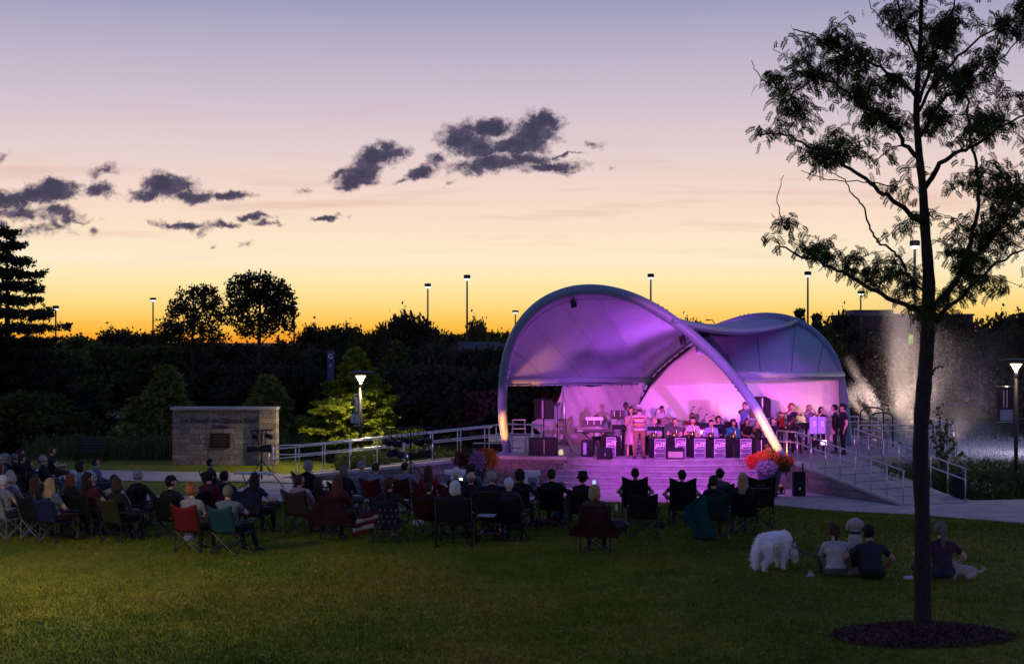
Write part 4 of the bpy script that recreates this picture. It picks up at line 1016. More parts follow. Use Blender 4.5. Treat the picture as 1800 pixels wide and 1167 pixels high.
np_mesh('bark_chips', leaf_soup(ctr, 1, .008, .028, 2.0, flat=.6), 4, mat('mulch_chip', (.09,.05,.04), .9, var=.6, scale=30), t)['kind'] = 'stuff'
# ---------------- grass blades on the nearer lawn
def blades(name, n, y0, y1, hgt, wid):
    y = y0+(y1-y0)*rng.random(n)**1.0; half = y*.36+2.5; x = rng.normal(size=n)*half*.62; x = np.where(np.abs(x) > half*1.9, x*.4, x)
    keep = y < edge_y(x)-.02; x, y = x[keep], y[keep]; n = len(x)
    z = ground_z(x, y)
    clump = .5+.5*np.sin(x*2.3+np.sin(y*1.7)*2)*np.sin(y*2.9+np.sin(x*1.3)*2)
    h = hgt*rng.uniform(.5,1.25,n)*(.7+.6*clump); a = rng.uniform(0,PI,n); w_ = wid*rng.uniform(.6,1.3,n)
    dx, dy = np.cos(a)*w_, np.sin(a)*w_; lx, ly = rng.normal(0,.55,n)*h, rng.normal(0,.55,n)*h
    V = np.stack([np.stack([x-dx,y-dy,z-.005],1), np.stack([x+dx,y+dy,z-.005],1), np.stack([x+lx,y+ly,z+h],1)], 1)
    return np_mesh(name, V.reshape(-1,3), 3, MATS['grass_ground'])
tag(blades('grass', 330000, 15.0, 30, .05, .006), 'short mown grass covering the lawn in the foreground', 'grass', kind='stuff')
tag(blades('grass', 200000, 30, 45.4, .05, .010), 'short mown grass between the audience chairs', 'grass', kind='stuff')
# ======================================================= FAR THINGS
M_dbl = mat('painted_dark_pole', (.05,.05,.055), .5, metal=.4)
M_lampw = mat('lamp_glow_white', (.9,.9,.9), .3, emit=(.92,.96,1.0), es=3.2)
def parking_lamp(px, py, d, label):
    zt = hpx(py, d); s = max(1.0, d/125)
    t = thing('parking_lot_lamp', label, 'street lamp', (XD(px,d), d, -.3), 0, 'tall parking lot lamps')
    h = zt+.3
    MB().tube([(0,0,0),(0,0,h-.3)], [.10*s**.5,.065*s**.5], 10).build('pole', M_dbl, t, True)
    MB().lathe([(.24*s,-.12),(.27*s,.0),(.27*s,.14),(.2*s,.19),(.02,.2)], (0,0,h-.15), 14).build('housing', M_black, t, True)
    MB().lathe([(.08*s,-.24),(.2*s,-.19),(.22*s,-.1),(.2*s,-.06)], (0,0,h-.15), 14).build('lens', M_lampw, t, True)
for px, py, d, s in [(269,524,190,'tall lit lamp between the spruce and the left big tree'),(98,538,150,'tall lamp half hidden by the spruce tips'),(752,499,140,'shorter of the two tall lamps left of the canopy'),(821,484,120,'tallest lit lamp left of the canopy'),(906,546,215,'small distant lamp just above the canopy\'s left shoulder'),(1144,482,122,'tall lamp rising directly above the front arch'),(1420,478,116,'tall lamp above the rear arch beside the spruces'),(1513,512,160,'lamp right of the rear arch behind locust twigs'),(1608,424,80,'high lamp seen through the locust beside its trunk'),(611,580,200,'dim lamp low over the lit cypress top'),(517,532,150,'lamp behind the right side of the largest tree')]:
    parking_lamp(px, py, d, s)
# cobra-head lamp above the rear arch
t = thing('street_lamp', 'thin curved-arm lamp poking over the canopy valley', 'street lamp', (XD(1257,160),160,0))
MB().tube([(0,0,0),(0,0,hpx(566,160)-.2),(-.3,0,hpx(563,160)),(-.6,0,hpx(563,160)+.05)], .05, 6).build('pole', M_dbl, t, True)
MB().ell((-.75,0,hpx(563,160)+.03), (.25,.1,.07), 8, 6).build('lamp_head', M_dbl, t, True)
# pedestrian lamp posts with banners
def glow_glass(name, col, es):
    if name in MATS: return MATS[name]
    m = bpy.data.materials.new(name); m.use_nodes = True; t_ = m.node_tree; t_.nodes.clear()
    e = t_.nodes.new('ShaderNodeEmission'); e.inputs[0].default_value = (*col,1); e.inputs[1].default_value = es
    tr = t_.nodes.new('ShaderNodeBsdfTransparent'); mx = t_.nodes.new('ShaderNodeMixShader'); o = t_.nodes.new('ShaderNodeOutputMaterial'); mx.inputs[0].default_value = .3
    t_.links.new(tr.outputs[0], mx.inputs[1]); t_.links.new(e.outputs[0], mx.inputs[2]); t_.links.new(mx.outputs[0], o.inputs[0]); MATS[name] = m; return m
def path_lamp(name, label, loc, zt, banner_side, e, writing):
    t = thing('lamp_post', label, 'lamp post', loc)
    h = zt-loc[2]
    MB().tube([(0,0,0),(0,0,h-.55)], .062, 12).build('pole', M_dbl, t, True)
    MB().tube([(0,0,h-.6),(0,0,h-.365)], .058, 12).build('neck', M_steel, t, True)
    MB().lathe([(.10,-.02),(.50,.10),(.47,.12),(.05,.16),(.015,.17),(.012,.21)], (0,0,h-.14), 28).build('shade', M_dbl, t, True)
    MB().lathe([(.055,-.34),(.19,-.14),(.05,-.14),(.02,-.34)], (0,0,h-.02), 20).build('lens', glow_glass('path_lamp_glass', (1,.80,.5), 12), t, True)
    b = MB()
    for k in range(6): a = k*PI/3+.2; b.tube([(.06*math.cos(a),.06*math.sin(a),h-.37),(.21*math.cos(a),.21*math.sin(a),h-.14)], .011, 5)
    b.build('cage', M_dbl, t)
    s = banner_side
    for z in (h-.85, h-1.95 if name else h-2.0): MB().tube([(0,0,z),(s*.62,0,z)], .014, 6).build('banner_arm', M_steel, t, True)
    b = MB(); z0, z1 = h-1.93, h-.88
    b.grid(lambda u_, v_: (s*(.09+.5*u_), .02*math.sin(u_*5), z0+(z1-z0)*v_), 8, 1); bo = b.build('banner', mat('banner_'+('blue' if not name else 'maroon'), (.10,.16,.24) if not name else (.10,.05,.07), .7, trans=.2), t, solid=.006)
    b = MB(); b.box((s*.34,-.016,z0+.19), (.46,.004,.34)); b.build('panel', mat('banner_pale', (.32,.38,.42), .7), bo)
    for k in (0,1): MB().box((s*(.29+.1*k),-.03,z0+.7), (.035,.004,.52)).build('stripe', mat('banner_letter', (.75,.68,.55), .6), bo)
    light('lamp_glow', 'SPOT', Vector(loc)+Vector((0,0,h-.22)), Vector(loc), e, (1,.76,.42), .05, 158, .35)
    return t
path_lamp('', 'lamp post with a blue banner in front of the lit cypress', (XD(634,57.0), 57.0, 0), hpx(653,57.0), -.42, 2200, 0)
path_lamp('r', 'lamp post with a maroon banner by the lake at the right edge', (XD(1786,47.6), 47.6, .0), hpx(631,47.6), -1, 260, 0)
lp_ = path_lamp('', 'lamp post just out of view to the left whose pool lights the grass', (-9.0, 22.2, .85), 5.0, -.6, 2000, 0)
# store building and roofs beyond the trees
M_bld = mat('building_wall', (.035,.028,.034), .9, var=.1, scale=.5); M_roof = mat('grey_roof', (.09,.09,.115), .8, var=.1)
t = thing('store_building', 'long flat-roofed store on the skyline behind the fountain', 'building', (XD(1604,190),190,0))
z1 = hpx(555,190); b = MB(); b.box((0,6,z1/2-.5), (15,12,z1+1)); b.build('wall', M_bld, t)
b = MB(); b.box((0,6,z1+.12), (15.3,12.3,.24)); b.box((-4.0,6,z1+.5), (5,5,.6)); b.build('roof', M_roof, t)
for k in range(6): MB().box((-6.2+2.5*k,-.02,z1*.35), (1.6,.06,z1*.4)).build('window', mat('dim_glass', (.05,.06,.09), .1), t)
for (px, py, d, w_) in ((838,601,118,3.2),(862,603,122,4.0)):
    t = thing('house', '%s pale gabled house roof among the trees left of the canopy' % ('nearer' if d == 118 else 'farther'), 'house', (XD(px,d),d,0))
    z = hpx(py,d); MB().box((0,2,(z-1.1)/2), (w_,4,z-1.1)).build('wall', M_bld, t)
    b = MB(); b.add([(-w_/2-.2,0,z-1.15),(w_/2+.2,0,z-1.15),(w_/2+.2,4,z-1.15),(-w_/2-.2,4,z-1.15),(-w_/2-.2,2,z),(w_/2+.2,2,z)], [(0,1,5,4),(2,3,4,5),(0,4,3),(1,2,5),(3,2,1,0)]); b.build('roof', M_roof, t)
# glowing panel in place of a green-lit leaf, and traffic signals near the store
t = thing('lit_leaf_panel', 'glowing green panel standing in for a lit leaf beside the trunk', 'sign', (XD(1604,150),150,0))
MB().tube([(0,0,0),(0,0,hpx(602,150))], .08, 6).build('post', M_dbl, t); MB().box((-.0,-.1,hpx(597,150)), (.75,.12,1.0)).build('panel', mat('green_glow', (.2,.5,.05), .4, emit=(.35,.8,.06), es=.55), t, bevel=.02)
t = thing('traffic_signal', 'traffic signal mast arm over the road right of the rear arch', 'traffic light', (XD(1470,125),125,0))
zt = hpx(588,125); MB().tube([(0,0,0),(0,0,zt)], .09, 8).build('pole', M_steel, t, True); MB().tube([(0,0,zt-.1),(2.9,0,zt+.15)], [.07,.04], 8).build('arm', M_steel, t, True)
b = MB(); b.box((1.5,-.1,zt-.35), (.32,.2,.95)); b.build('signal_head', M_dbl, t, bevel=.02)
t = thing('traffic_signal', 'small green traffic light just right of the locust trunk', 'traffic light', (XD(1649,140),140,0))
MB().tube([(0,0,0),(0,0,hpx(588,140))], .07, 8).build('pole', M_dbl, t); MB().box((0,-.08,hpx(590,140)), (.35,.2,.95)).build('signal_head', M_dbl, t, bevel=.02)
MB().lathe([(.12,0),(.12,.03)], (0,-.18,hpx(590,140)-.25), 12, axis=(0,-1,0)).build('lens', mat('green_signal', (0,.6,.3), .3, emit=(.0,.9,.5), es=3), t)
t = thing('entrance_sign', 'blue pylon sign with a white emblem among trees left of the lit cypress', 'sign', (XD(581,96),96,0))
z = hpx(617,96); MB().box((0,0,z/2), (.42,.25,z)).build('pylon', mat('sign_blue', (.05,.07,.2), .5, emit=(.08,.1,.25), es=.04), t, bevel=.02)
text_mesh('G', .4, 'emblem', mat('sign_white', (.8,.8,.8), .5, emit=(.5,.5,.6), es=.10), t, loc=(0,-.14,z-.35)); text_mesh('T', .28, 'letter', MATS['sign_white'], t, loc=(0,-.14,z-.95))
# cars
def car(loc, rz, label, col, sc=1.0, lit=False, group='cars beyond the water'):
    t = thing('parked_car', label, 'car', loc, rz, group); cm = mat('car_%d_%d' % (int(col[0]*99), int(col[2]*99)), col, .3, spec=.6)
    b = MB(); prof = [(-2.2,.35),(-2.25,.75),(-1.9,.9),(-1.35,.95),(-.8,1.38),(.5,1.42),(1.25,.98),(2.05,.85),(2.25,.6),(2.2,.35)]
    n = len(prof); vs = []
    for s in (-1,1):
        for x, z in prof: vs.append((x, s*(.86 if z < 1.0 else .68), z))
    b.add(vs, [tuple(range(n-1,-1,-1)), tuple(range(n,2*n))]+[(i,(i+1) % n,n+(i+1) % n,n+i) for i in range(n)]); b.build('body', cm, t, bevel=.05)
    for s in (-1,1): b = MB(); b.prism([(-1.2,0),(-.75,.0),(.45,.0),(1.05,.0)], 0, 0) if False else None
    for s in (-1,1):
        b = MB(); y = s*.80; b.add([(-1.15,y,.98),(1.0,y,.98),(.45,s*.705,1.34),(-.72,s*.705,1.32)], [(0,1,2,3)]); b.build('window', mat('car_glass', (.02,.025,.03), .08, spec=.8), t, solid=.02)
    for x in (-1.4,1.4):
        for s in (-1,1):
            w_ = MB(); w_.lathe([(.2,-.11),(.32,-.1),(.33,0),(.32,.1),(.2,.11)], (x,s*.8,.33), 18, axis=(0,1,0)); wo_ = w_.build('wheel', M_black, t, True)
            w_ = MB(); w_.lathe([(.2,0),(.18,.02),(.03,.03)], (x,s*(.80+.11),.33), 12, axis=(0,s,0)); w_.build('rim', M_steel, wo_)
    for s in (-1,1): MB().box((2.2,s*.6,.66), (.08,.32,.13)).build('headlight', mat('headlight', (.9,.9,.9), .2, emit=(1,.95,.8), es=6 if lit else .3), t)
    return t
car((XD(1722,118),118,0), .1, 'pale car on the road beyond the fountain, right of the trunk', (.10,.10,.11))
car((XD(1570,125),125,0), 3.1, 'silver car passing behind the fountain plume', (.55,.55,.58), lit=True)
car((XD(205,92),92,-.2), .05, 'white car glimpsed through the trees above the crowd at left', (.75,.76,.8), group='cars beyond the water')
tag(flat('road', [(-60,110),(110,110),(110,130),(-60,130)], .04, mat('asphalt', (.05,.05,.052), .9, var=.1)), kind='structure')
tag(flat('road', [(-40,89),(-14,89),(-14,96),(-40,96)], .04, MATS['asphalt']), kind='structure')

# ======================================================= FOUNTAIN
FD = 79.0; fx, fy, fz = XD(1600, FD), FD, -.75
t = thing('fountain', 'tall warm-lit fountain spray over the lake behind the locust trunk', 'fountain', (fx, fy, fz))
M_drop = mat('water_droplet', (.85,.86,.9), .3, var=0, spec=.6, trans=.45)
def drops(P_, size):
    n = len(P_); o = rng.normal(size=(n,1,3)); tet = np.array([[1,1,1],[-1,-1,1],[-1,1,-1],[1,-1,-1]])*.6
    s = (size*rng.uniform(.5,1.5,n))[:,None,None]
    v = P_[:,None,:]+tet[None]*s
    idx = [(0,1,2),(0,3,1),(0,2,3),(1,3,2)]
    return v[:, [i for f in idx for i in f], :].reshape(-1,3)
def px_(x, y): return np.array([(x-1600)*FD/F, 0, CZ-(y-HY)*FD/F-fz])
def jet(name, n, vx, vy, vz, sv, spread0, wind, size, tmax=None, base=(0,0,0)):
    """ballistic spray; vx.. mean launch velocity, sv scatter"""
    v = np.array([vx,vy,vz])+rng.normal(size=(n,3))*sv; T = 2*v[:,2]/9.8 if tmax is None else np.full(n, tmax)
    s = rng.random(n)**.8*T; p = np.array(base)+v*s[:,None]; p[:,2] -= 4.9*s**2
    p += rng.normal(size=(n,3))*(spread0+wind*s[:,None]*.5); p[:,0] += wind*s**2*1.2
    p = p[p[:,2] > .0]; return np_mesh(name, drops(p, size), 3, M_drop, t)
bx = px_(1582, 0)[0]
o1_ = jet('main_jet', 36000, -.25, 0, 13.4, np.array([.38,.38,1.1]), .07, .16, .006, base=(bx,0,0))
o2_ = jet('main_jet', 26000, .2, 0, 10.5, np.array([.75,.7,1.9]), .12, .30, .006, base=(bx,0,0))
jet('side_jet', 9000, -2.0, 0, 7.7, np.array([.13,.13,.3]), .05, .02, .006, tmax=1.1, base=(bx-.4,0,0))
jet('side_jet', 9000, -2.75, 0, 7.4, np.array([.13,.13,.3]), .05, .02, .006, tmax=1.05, base=(bx-.4,0,0))
jet('side_jet', 12000, 2.4, 0, 8.6, np.array([.5,.5,.7]), .12, .25, .0055, base=(bx+.5,0,0))
jet('side_jet', 9000, 1.0, 1.5, 7.5, np.array([.5,.5,.9]), .12, .25, .0055, base=(bx+.3,0,0))
n = 4000
p = np.stack([px_(1690,0)[0]+rng.normal(size=n)*1.7+1.2*rng.random(n), rng.normal(size=n)*1.5, np.abs(rng.normal(size=n))*2.1+.0], 1)
np_mesh('mist', drops(p, .007), 3, M_drop, t)['kind'] = 'stuff'
n = 14000
p = np.stack([bx+.3+rng.normal(size=n)*1.6, rng.normal(size=n)*1.2, np.abs(rng.normal(size=n))*1.3], 1)
np_mesh('mist', drops(p, .008), 3, M_drop, t)['kind'] = 'stuff'
MB().lathe([(.5,-.1),(.5,.1),(.2,.16),(.08,.3)], (bx,0,0), 14).build('nozzle', M_black, t, True)
light('fountain_light', 'SPOT', (fx+bx-.1, fy-3.2, fz+.2), (fx+bx-.1, fy+.2, 4.5), 7000, (1,.70,.52), .15, 74, .9)
light('fountain_light', 'SPOT', (fx+bx+2.2, fy-1.6, fz+.15), (fx+bx+3.2, fy, 4.0), 900, (.85,.6,.58), .15, 100, .9)
light('fountain_light', 'SPOT', (fx+bx-1.2, fy-1.6, fz+.15), (fx+bx-3.4, fy, 2.6), 2600, (1,.66,.5), .15, 80, .9)
light('fountain_light', 'POINT', (fx+bx+6, fy-5.5, fz+1.6), None, 300, (.95,.85,1.0), .2)  # unseen lamp added over the water to brighten the foam
# churned white water where the spray falls
n = 26000
p = np.stack([rng.uniform(-1,13,n), rng.normal(size=n)*4-1, np.abs(rng.normal(size=n))*.03+.01], 1)
np_mesh('foam', drops(p, .03), 3, mat('foam_white', (.8,.78,.82), .5), t)['kind'] = 'stuff'

def mist_mat(name, dens, a, b_, zmax, nscale=1.6, zs=.35):
    m = bpy.data.materials.new(name); m.use_nodes = True; t_ = m.node_tree; t_.nodes.clear(); L = t_.links
    def M(op, x, y=None, z=None, cl=False):
        n = t_.nodes.new('ShaderNodeMath'); n.operation = op; n.use_clamp = cl
        for i, q in enumerate((x, y, z)):
            if q is None: continue
            if isinstance(q, (int, float)): n.inputs[i].default_value = q
            else: L.new(q, n.inputs[i])
        return n.outputs[0]
    tc_ = t_.nodes.new('ShaderNodeTexCoord'); se = t_.nodes.new('ShaderNodeSeparateXYZ'); L.new(tc_.outputs['Object'], se.inputs[0]); x, y, z = se.outputs
    r = M('SQRT', M('ADD', M('MULTIPLY', x, x), M('MULTIPLY', y, y)))
    q = M('SUBTRACT', 1.0, M('DIVIDE', r, M('MULTIPLY_ADD', z, b_, a)), cl=True)
    mp = t_.nodes.new('ShaderNodeMapping'); mp.inputs['Scale'].default_value = (1,1,zs); L.new(tc_.outputs['Object'], mp.inputs[0])
    nz_ = t_.nodes.new('ShaderNodeTexNoise'); nz_.inputs['Scale'].default_value = nscale; nz_.inputs['Detail'].default_value = 5; nz_.inputs['Roughness'].default_value = .65; L.new(mp.outputs[0], nz_.inputs['Vector'])
    k = M('MULTIPLY', M('SUBTRACT', nz_.outputs['Fac'], .33, cl=True), 4.0, cl=True)
    f = M('POWER', M('SUBTRACT', 1.0, M('DIVIDE', z, zmax), cl=True), .8)
    d = M('MULTIPLY', M('MULTIPLY', M('MULTIPLY', M('POWER', q, 1.3), k), f), dens)
    v = t_.nodes.new('ShaderNodeVolumePrincipled'); v.inputs['Color'].default_value = (.95,.93,.95,1); v.inputs['Anisotropy'].default_value = .2; L.new(d, v.inputs['Density'])
    o = t_.nodes.new('ShaderNodeOutputMaterial'); L.new(v.outputs[0], o.inputs['Volume']); return m
def mist(dens, a, b_, zmax, loc, rot=(0,0,0), ns=1.6, zs=.35):
    b = MB(); b.lathe([(a*1.02,0),((a+b_*zmax)*1.02,zmax)], (0,0,0), 20); o = b.build('spray', mist_mat('water_mist', dens, a, b_, zmax, ns, zs), t, True, Vector(loc)); o.rotation_euler = rot; return o
mist(1.3, .42, .10, 10.2, (bx,0,.02), ns=1.8, zs=.22)
mist(.5, 1.1, .22, 6.0, (bx+.9,0,.02), ns=1.1, zs=.3)
mist(4.2, .05, .07, 5.6, (bx-.35,0,.02), (0,-.72,0), 2.6, .3)
mist(3.6, .05, .07, 5.4, (bx-.2,0,.02), (0,-.50,0), 2.6, .3)
mist(.085, 2.6, .20, 6.2, (bx+3.6,0,.02), ns=.9, zs=.5)
# ======================================================= STONE SIGN, BENCH
sg = thing('stone_sign', 'broad stone block sign wall with raised lettering and a dark plaque', 'sign wall', (XD(394,58.2), 58.2, 0))
HS, WS = hpx(716,58.2), 185*58.2/F
b = MB(); b.box((-.25,.3,(HS-.1)/2), (WS-.55,.5,HS-.1)); b.build('wall', M_stone, sg)
b = MB(); b.box((WS/2-.32,.22,(HS-.1)/2), (.64,.7,HS-.1)); b.build('pier', M_stone, sg)
b = MB(); b.box((0,.25,HS-.04), (WS+.06,.8,.1)); b.build('cap', M_cop, sg, bevel=.01)
M_let = mat('zinc_letters', (.05,.05,.065), .5)
text_mesh('Drs. Kenneth and Catherine Ender', .205, 'lettering', M_let, sg, .012, loc=(-.22,.03,hpx(739,58.2)), bold=.006)
text_mesh('Pavilion', .205, 'lettering', M_let, sg, .012, loc=(-.15,.03,hpx(749.5,58.2)), bold=.003)
b = MB(); b.box((-.16,.02,hpx(774,58.2)), (.74,.05,.55)); o = b.build('plaque', mat('dark_bronze', (.03,.022,.018), .4, metal=.5), sg, bevel=.008)
for k in range(4):
    b = MB(); b.box((-.16+.03*math.sin(k*3),-.008,hpx(774,58.2)+.17-.11*k), (.5-.09*(k == 3),.006,.022)); b.build('inscription_line', mat('bronze_text', (.16,.12,.07), .5, metal=.6), o)
t = thing('park_bench', 'dark slatted bench beyond the walk, left of the stone sign', 'bench', (XD(160,60.0),60.0,0), .05)
for k in range(4): MB().box((0,.18+.02*k,.55+.11*k), (1.15,.03,.09)).build('back_slat', M_blackm, t)
MB().box((0,-.08,.44), (1.15,.42,.05)).build('seat', M_blackm, t, bevel=.01)
for s in (-1,1): b = MB(); b.tube([(s*.55,-.25,0),(s*.55,-.25,.62),(s*.55,.12,.62)], .025, 6); b.tube([(s*.55,.2,0),(s*.55,.27,.95)], .025, 6); b.build('leg', M_blackm, t, True)

# ======================================================= STAGE EQUIPMENT
def sp(px, py, z=SZ):
    """point on the stage floor seen at a photo pixel"""
    d = (CZ-z)*F/(py-HY); return Vector((XD(px,d), d, z))
M_grille = mat('speaker_grille', (.03,.03,.034), .8, var=.5, scale=90, bump=.5, bscale=220)
M_case = mat('black_carpet_case', (.016,.016,.018), .85, var=.3, scale=50, bump=.4, bscale=120)
def pa_speaker(label, sub_p, w, h, zc, flip, rz):
    t = thing('subwoofer', 'black '+label+' subwoofer box on the stage edge', 'subwoofer', sub_p, rz)
    MB().box((0,.3,.32), (.92 if w > .6 else .55,.6,.62)).build('cabinet', M_case, t, bevel=.015); MB().box((0,-.012,.32), (.84 if w > .6 else .48,.02,.54)).build('grille', M_grille, t)
    MB().box((.0,-.03,.34),(.012,.01,.5)).build('front_strip', M_steel, t)
    u = thing('loudspeaker', 'black '+label+' loudspeaker on a pole above its subwoofer', 'loudspeaker', Vector(sub_p)+Vector((0,.3,.63)), rz)
    MB().tube([(0,0,0),(0,0,zc-h/2-sub_p[2]-.63)], .02, 8).build('pole', M_blackm, u, True)
    z0 = zc-sub_p[2]-.63; b = MB(); q = flip
    pr_ = [(-w/2,-.2),(w*.12*q-0,-.27),(w/2,-.16),(w*.3,.28),(-w*.3,.28)]
    vs = [(x,y,z0-h/2+(.05 if i > 2 else 0)) for i,(x,y) in enumerate(pr_)]+[(x,y,z0+h/2-(.07 if (i in (2,) ) else 0)) for i,(x,y) in enumerate(pr_)]
    b.add(vs, [(4,3,2,1,0),(5,6,7,8,9)]+[(i,(i+1)%5,5+(i+1)%5,5+i) for i in range(5)]); b.build('cabinet', M_case, u, bevel=.012)
    b = MB(); b.box((-w*.16*q,-.255,z0), (w*.5,.02,h*.88), rot=(0,0,-.12)); b.build('grille', M_grille, u)
    b = MB(); b.box((w*.1*q,-.275,z0), (.05,.02,h*.9)); b.build('logo_strip', mat('purple_reflective', (.25,.22,.3), .35, metal=.4), u)
    return u
pa_speaker('left-hand', (XD(956,51.3),51.15,SZ), .68, .66, hpx(719,51.3), -1, .08)
pa_speaker('right-hand', (XD(1338,50.9),50.85,SZ), .72, .70, hpx(716,51.1), 1, -.15)
def tripod(name, label, loc, h, legr, cat='tripod', cam_=False, mic=False):
    t = thing(name, label, cat, loc)
    MB().tube([(0,0,.3),(0,0,h)], .013, 6).build('column', M_blackm, t, True)
    for k in range(3): a = k*2.094+.4; MB().tube([(0,0,h*.6 if cam_ else .4),(legr*math.cos(a),legr*math.sin(a),.01)], .012, 6).build('leg', M_blackm, t, True)
    if cam_: b = MB(); b.box((0,0,h+.05), (.2,.09,.1)); b.lathe([(.035,0),(.04,.1)], (-.06,0,h+.05), 10, axis=(-1,-.3,0)); b.build('camera', M_black, t, bevel=.01); MB().tube([(0,0,h),(-.12,.05,h-.12)], .01, 5).build('pan_handle', M_blackm, t, True)
    return t
tripod('camera_tripod', 'black camera tripod in front of the white tarp', (XD(980,53.2),53.2,SZ), 1.62, .55, cam_=True)
# folding step ladder by the left arch
t = thing('step_ladder', 'blue-grey step ladder standing behind the left arch foot', 'ladder', (XD(913,52.6),52.5,SZ), .1)
for s in (-1,1): MB().tube([(s*.26,0,0),(s*.2,.18,1.16)], .022, 6).build('side_rail', mat('ladder_rail', (.25,.36,.45), .5), t); MB().tube([(s*.26,.62,0),(s*.2,.24,1.16)], .018, 6).build('rear_leg', M_steel, t)
for k, z in enumerate((.3,.58,.86,1.16)): MB().box((0,.04+.035*k*1.3,z), (.46,.12,.03)).build('step', M_steel, t)
# keyboard on stand
kb = sp(1046, 799); kb = Vector((XD(1045,52.6),52.6,SZ))
t = thing('stage_keyboard', 'long dark stage keyboard on a crossed stand with clipped sheet music above', 'keyboard', kb)
b = MB(); b.box((0,0,.80), (1.33,.34,.12)); b.build('body', M_black, t, bevel=.02)
b = MB()
MB().box((0,.04,.867), (1.2,.2,.012)).build('keys', mat('ivory', (.6,.58,.52), .4), t); MB().box((-.5,-.175,.80),(.2,.008,.03)).build('nameplate', mat('pale_print', (.55,.5,.6), .5), t)
for s in (-1,1): b = MB(); b.tube([(s*.42,-.05,.02),(-s*.42,.02,.74)], .02, 6); b.build('stand_leg', M_blackm, t, True)
MB().tube([(-.42,.0,.02),(-.42,.3,.02)], .02, 6).build('stand_foot', M_blackm, t, True); MB().tube([(.42,.0,.02),(.42,.3,.02)], .02, 6).build('stand_foot', M_blackm, t, True)
M_sheet = mat('sheet_paper', (.75,.73,.74), .8, var=.06, scale=3)
t = thing('music_stand', 'wide black music stand with pale sheets clipped above the keyboard', 'music stand', kb+Vector((.0,.32,0)))
MB().box((-.05,0,1.03), (.74,.03,.22)).build('desk', M_black, t); MB().box((.02,.03,1.09), (.6,.01,.3)).build('sheet', M_sheet, t)
for x in (-.22,.0,.24): MB().box((x,-.03,1.1), (.02,.01,.22)).build('clothespin', M_sheet, t)
MB().tube([(0,0,0),(0,0,1.0)], .014, 6).build('post', M_blackm, t, True)
# amp, wedge monitors, jar lamp
t = thing('bass_amplifier', 'tall narrow black amplifier with a lit control panel left of the keyboard', 'amplifier', (XD(1032,51.4),51.3,SZ), -.1)
MB().box((0,.2,.28), (.42,.42,.54)).build('cabinet', M_case, t, bevel=.05); MB().box((-.08,-.018,.27), (.11,.01,.40)).build('control_panel', mat('amp_panel', (.25,.22,.45), .4), t)
def wedge(px, label, w_, rz, grille):
    t = thing('wedge_monitor', label, 'stage monitor', (XD(px,50.45),50.4,SZ), rz)
    b = MB(); pr_ = [(-.2,.0),(.24,.0),(.2,.12),(.0,.38),(-.2,.30)]; n = 5
    b.add([(s*w_/2,y,z) for s in (-1,1) for y,z in pr_], [tuple(range(n-1,-1,-1)), tuple(range(n,2*n))]+[(i,(i+1)%n,n+(i+1)%n,n+i) for i in range(n)]); b.build('cabinet', M_case, t, bevel=.012)
    if grille: MB().box((0,-.208,.15), (w_*.86,.01,.2)).build('back_panel', mat('monitor_panel', (.42,.34,.3), .6), t)
    else: MB().box((.05,-.21,.15),(.02,.01,.1)).build('handle', M_steel, t)
    return t
wedge(1063, 'black floor wedge monitor in front of the keyboard', .46, -.25, False); wedge(1186, 'floor wedge monitor with a pale front panel between two jazz banners', .56, .0, True)
t = thing('jar_lantern', 'small glowing glass jar lantern on the stage floor under the tarp', 'lantern', (XD(986,52.2),52.2,SZ))
MB().lathe([(.07,0),(.08,.05),(.08,.13),(.06,.17)], (0,0,0), 14).build('jar', glow_glass('jar_glow', (1,.8,.4), 1.4), t, True); MB().lathe([(.062,.17),(.062,.2)], (0,0,0), 14).build('lid', M_steel, t); 
# JAZZ stand fronts
M_ban = mat('banner_grey', (.13,.11,.16), .6, var=.06); M_banl = mat('banner_lettering', (.85,.82,.88), .6, var=.02)
jz = [(1074,771,803,51.6,.32,'leftmost, beside the keyboard'),(1123,773,803,51.9,.30,'behind the legs of the man in the white hat'),(1160,773,807,50.7,.37,'just right of the man in the white hat'),(1196,773,805,51.2,.37,'partly behind the pale-fronted wedge monitor'),(1230,773,806,50.8,.37,'half shaded, left of centre'),(1265,773,807,50.7,.37,'right of centre, before the man in lavender'),(1311,773,807,50.7,.37,'rightmost, beside the right subwoofer')]
for px, y0, y1, d, w_, s in jz:
    h = .64
    t = thing('stand_front', 'jazz banner music stand '+s, 'music stand', (XD(px,d),d,SZ), 0, 'jazz band stand fronts')
    b = MB(); b.box((0,0,h/2), (w_,.02,h)); pan = b.build('front_panel', M_ban, t); 
    b = MB(); b.box((w_/2+.16,.16,h/2), (.42,.015,h), rot=(0,0,.8)); b.build('side_panel', M_case, t)
    b = MB(); b.box((-w_/2-.06,.16,h/2), (.3,.015,h), rot=(0,0,-.9)); b.build('side_panel', M_case, t)
    MB().box((0,.12,h+.01), (.42,.26,.02), rot=(.12,0,0)).build('desk', M_case, t)
    b = MB(); y = -.014
    for (x0, x1, z0, z1) in ((-w_/2+.012,w_/2-.012,.012,h-.012), (-.10,.115,.30,.53)):
        for q in (((x0+x1)/2,z0,x1-x0,.009),((x0+x1)/2,z1,x1-x0,.009),(x0,(z0+z1)/2,.009,z1-z0),(x1,(z0+z1)/2,.009,z1-z0)): b.box((q[0],y,q[1]), (q[2],.004,q[3]))
    b.build('printed_frame', M_banl, pan)
    text_mesh('JAZZ', .15, 'lettering', M_banl, pan, .003, shear=.35, loc=(0,-.02,.42), rot=(PI/2,-.16,0), bold=.004)
    text_mesh('Harper College', .042, 'small_lettering', M_banl, pan, .002, loc=(.02,-.016,.165)); MB().box((-.145,-.016,.165), (.04,.004,.04)).build('emblem', M_banl, pan)
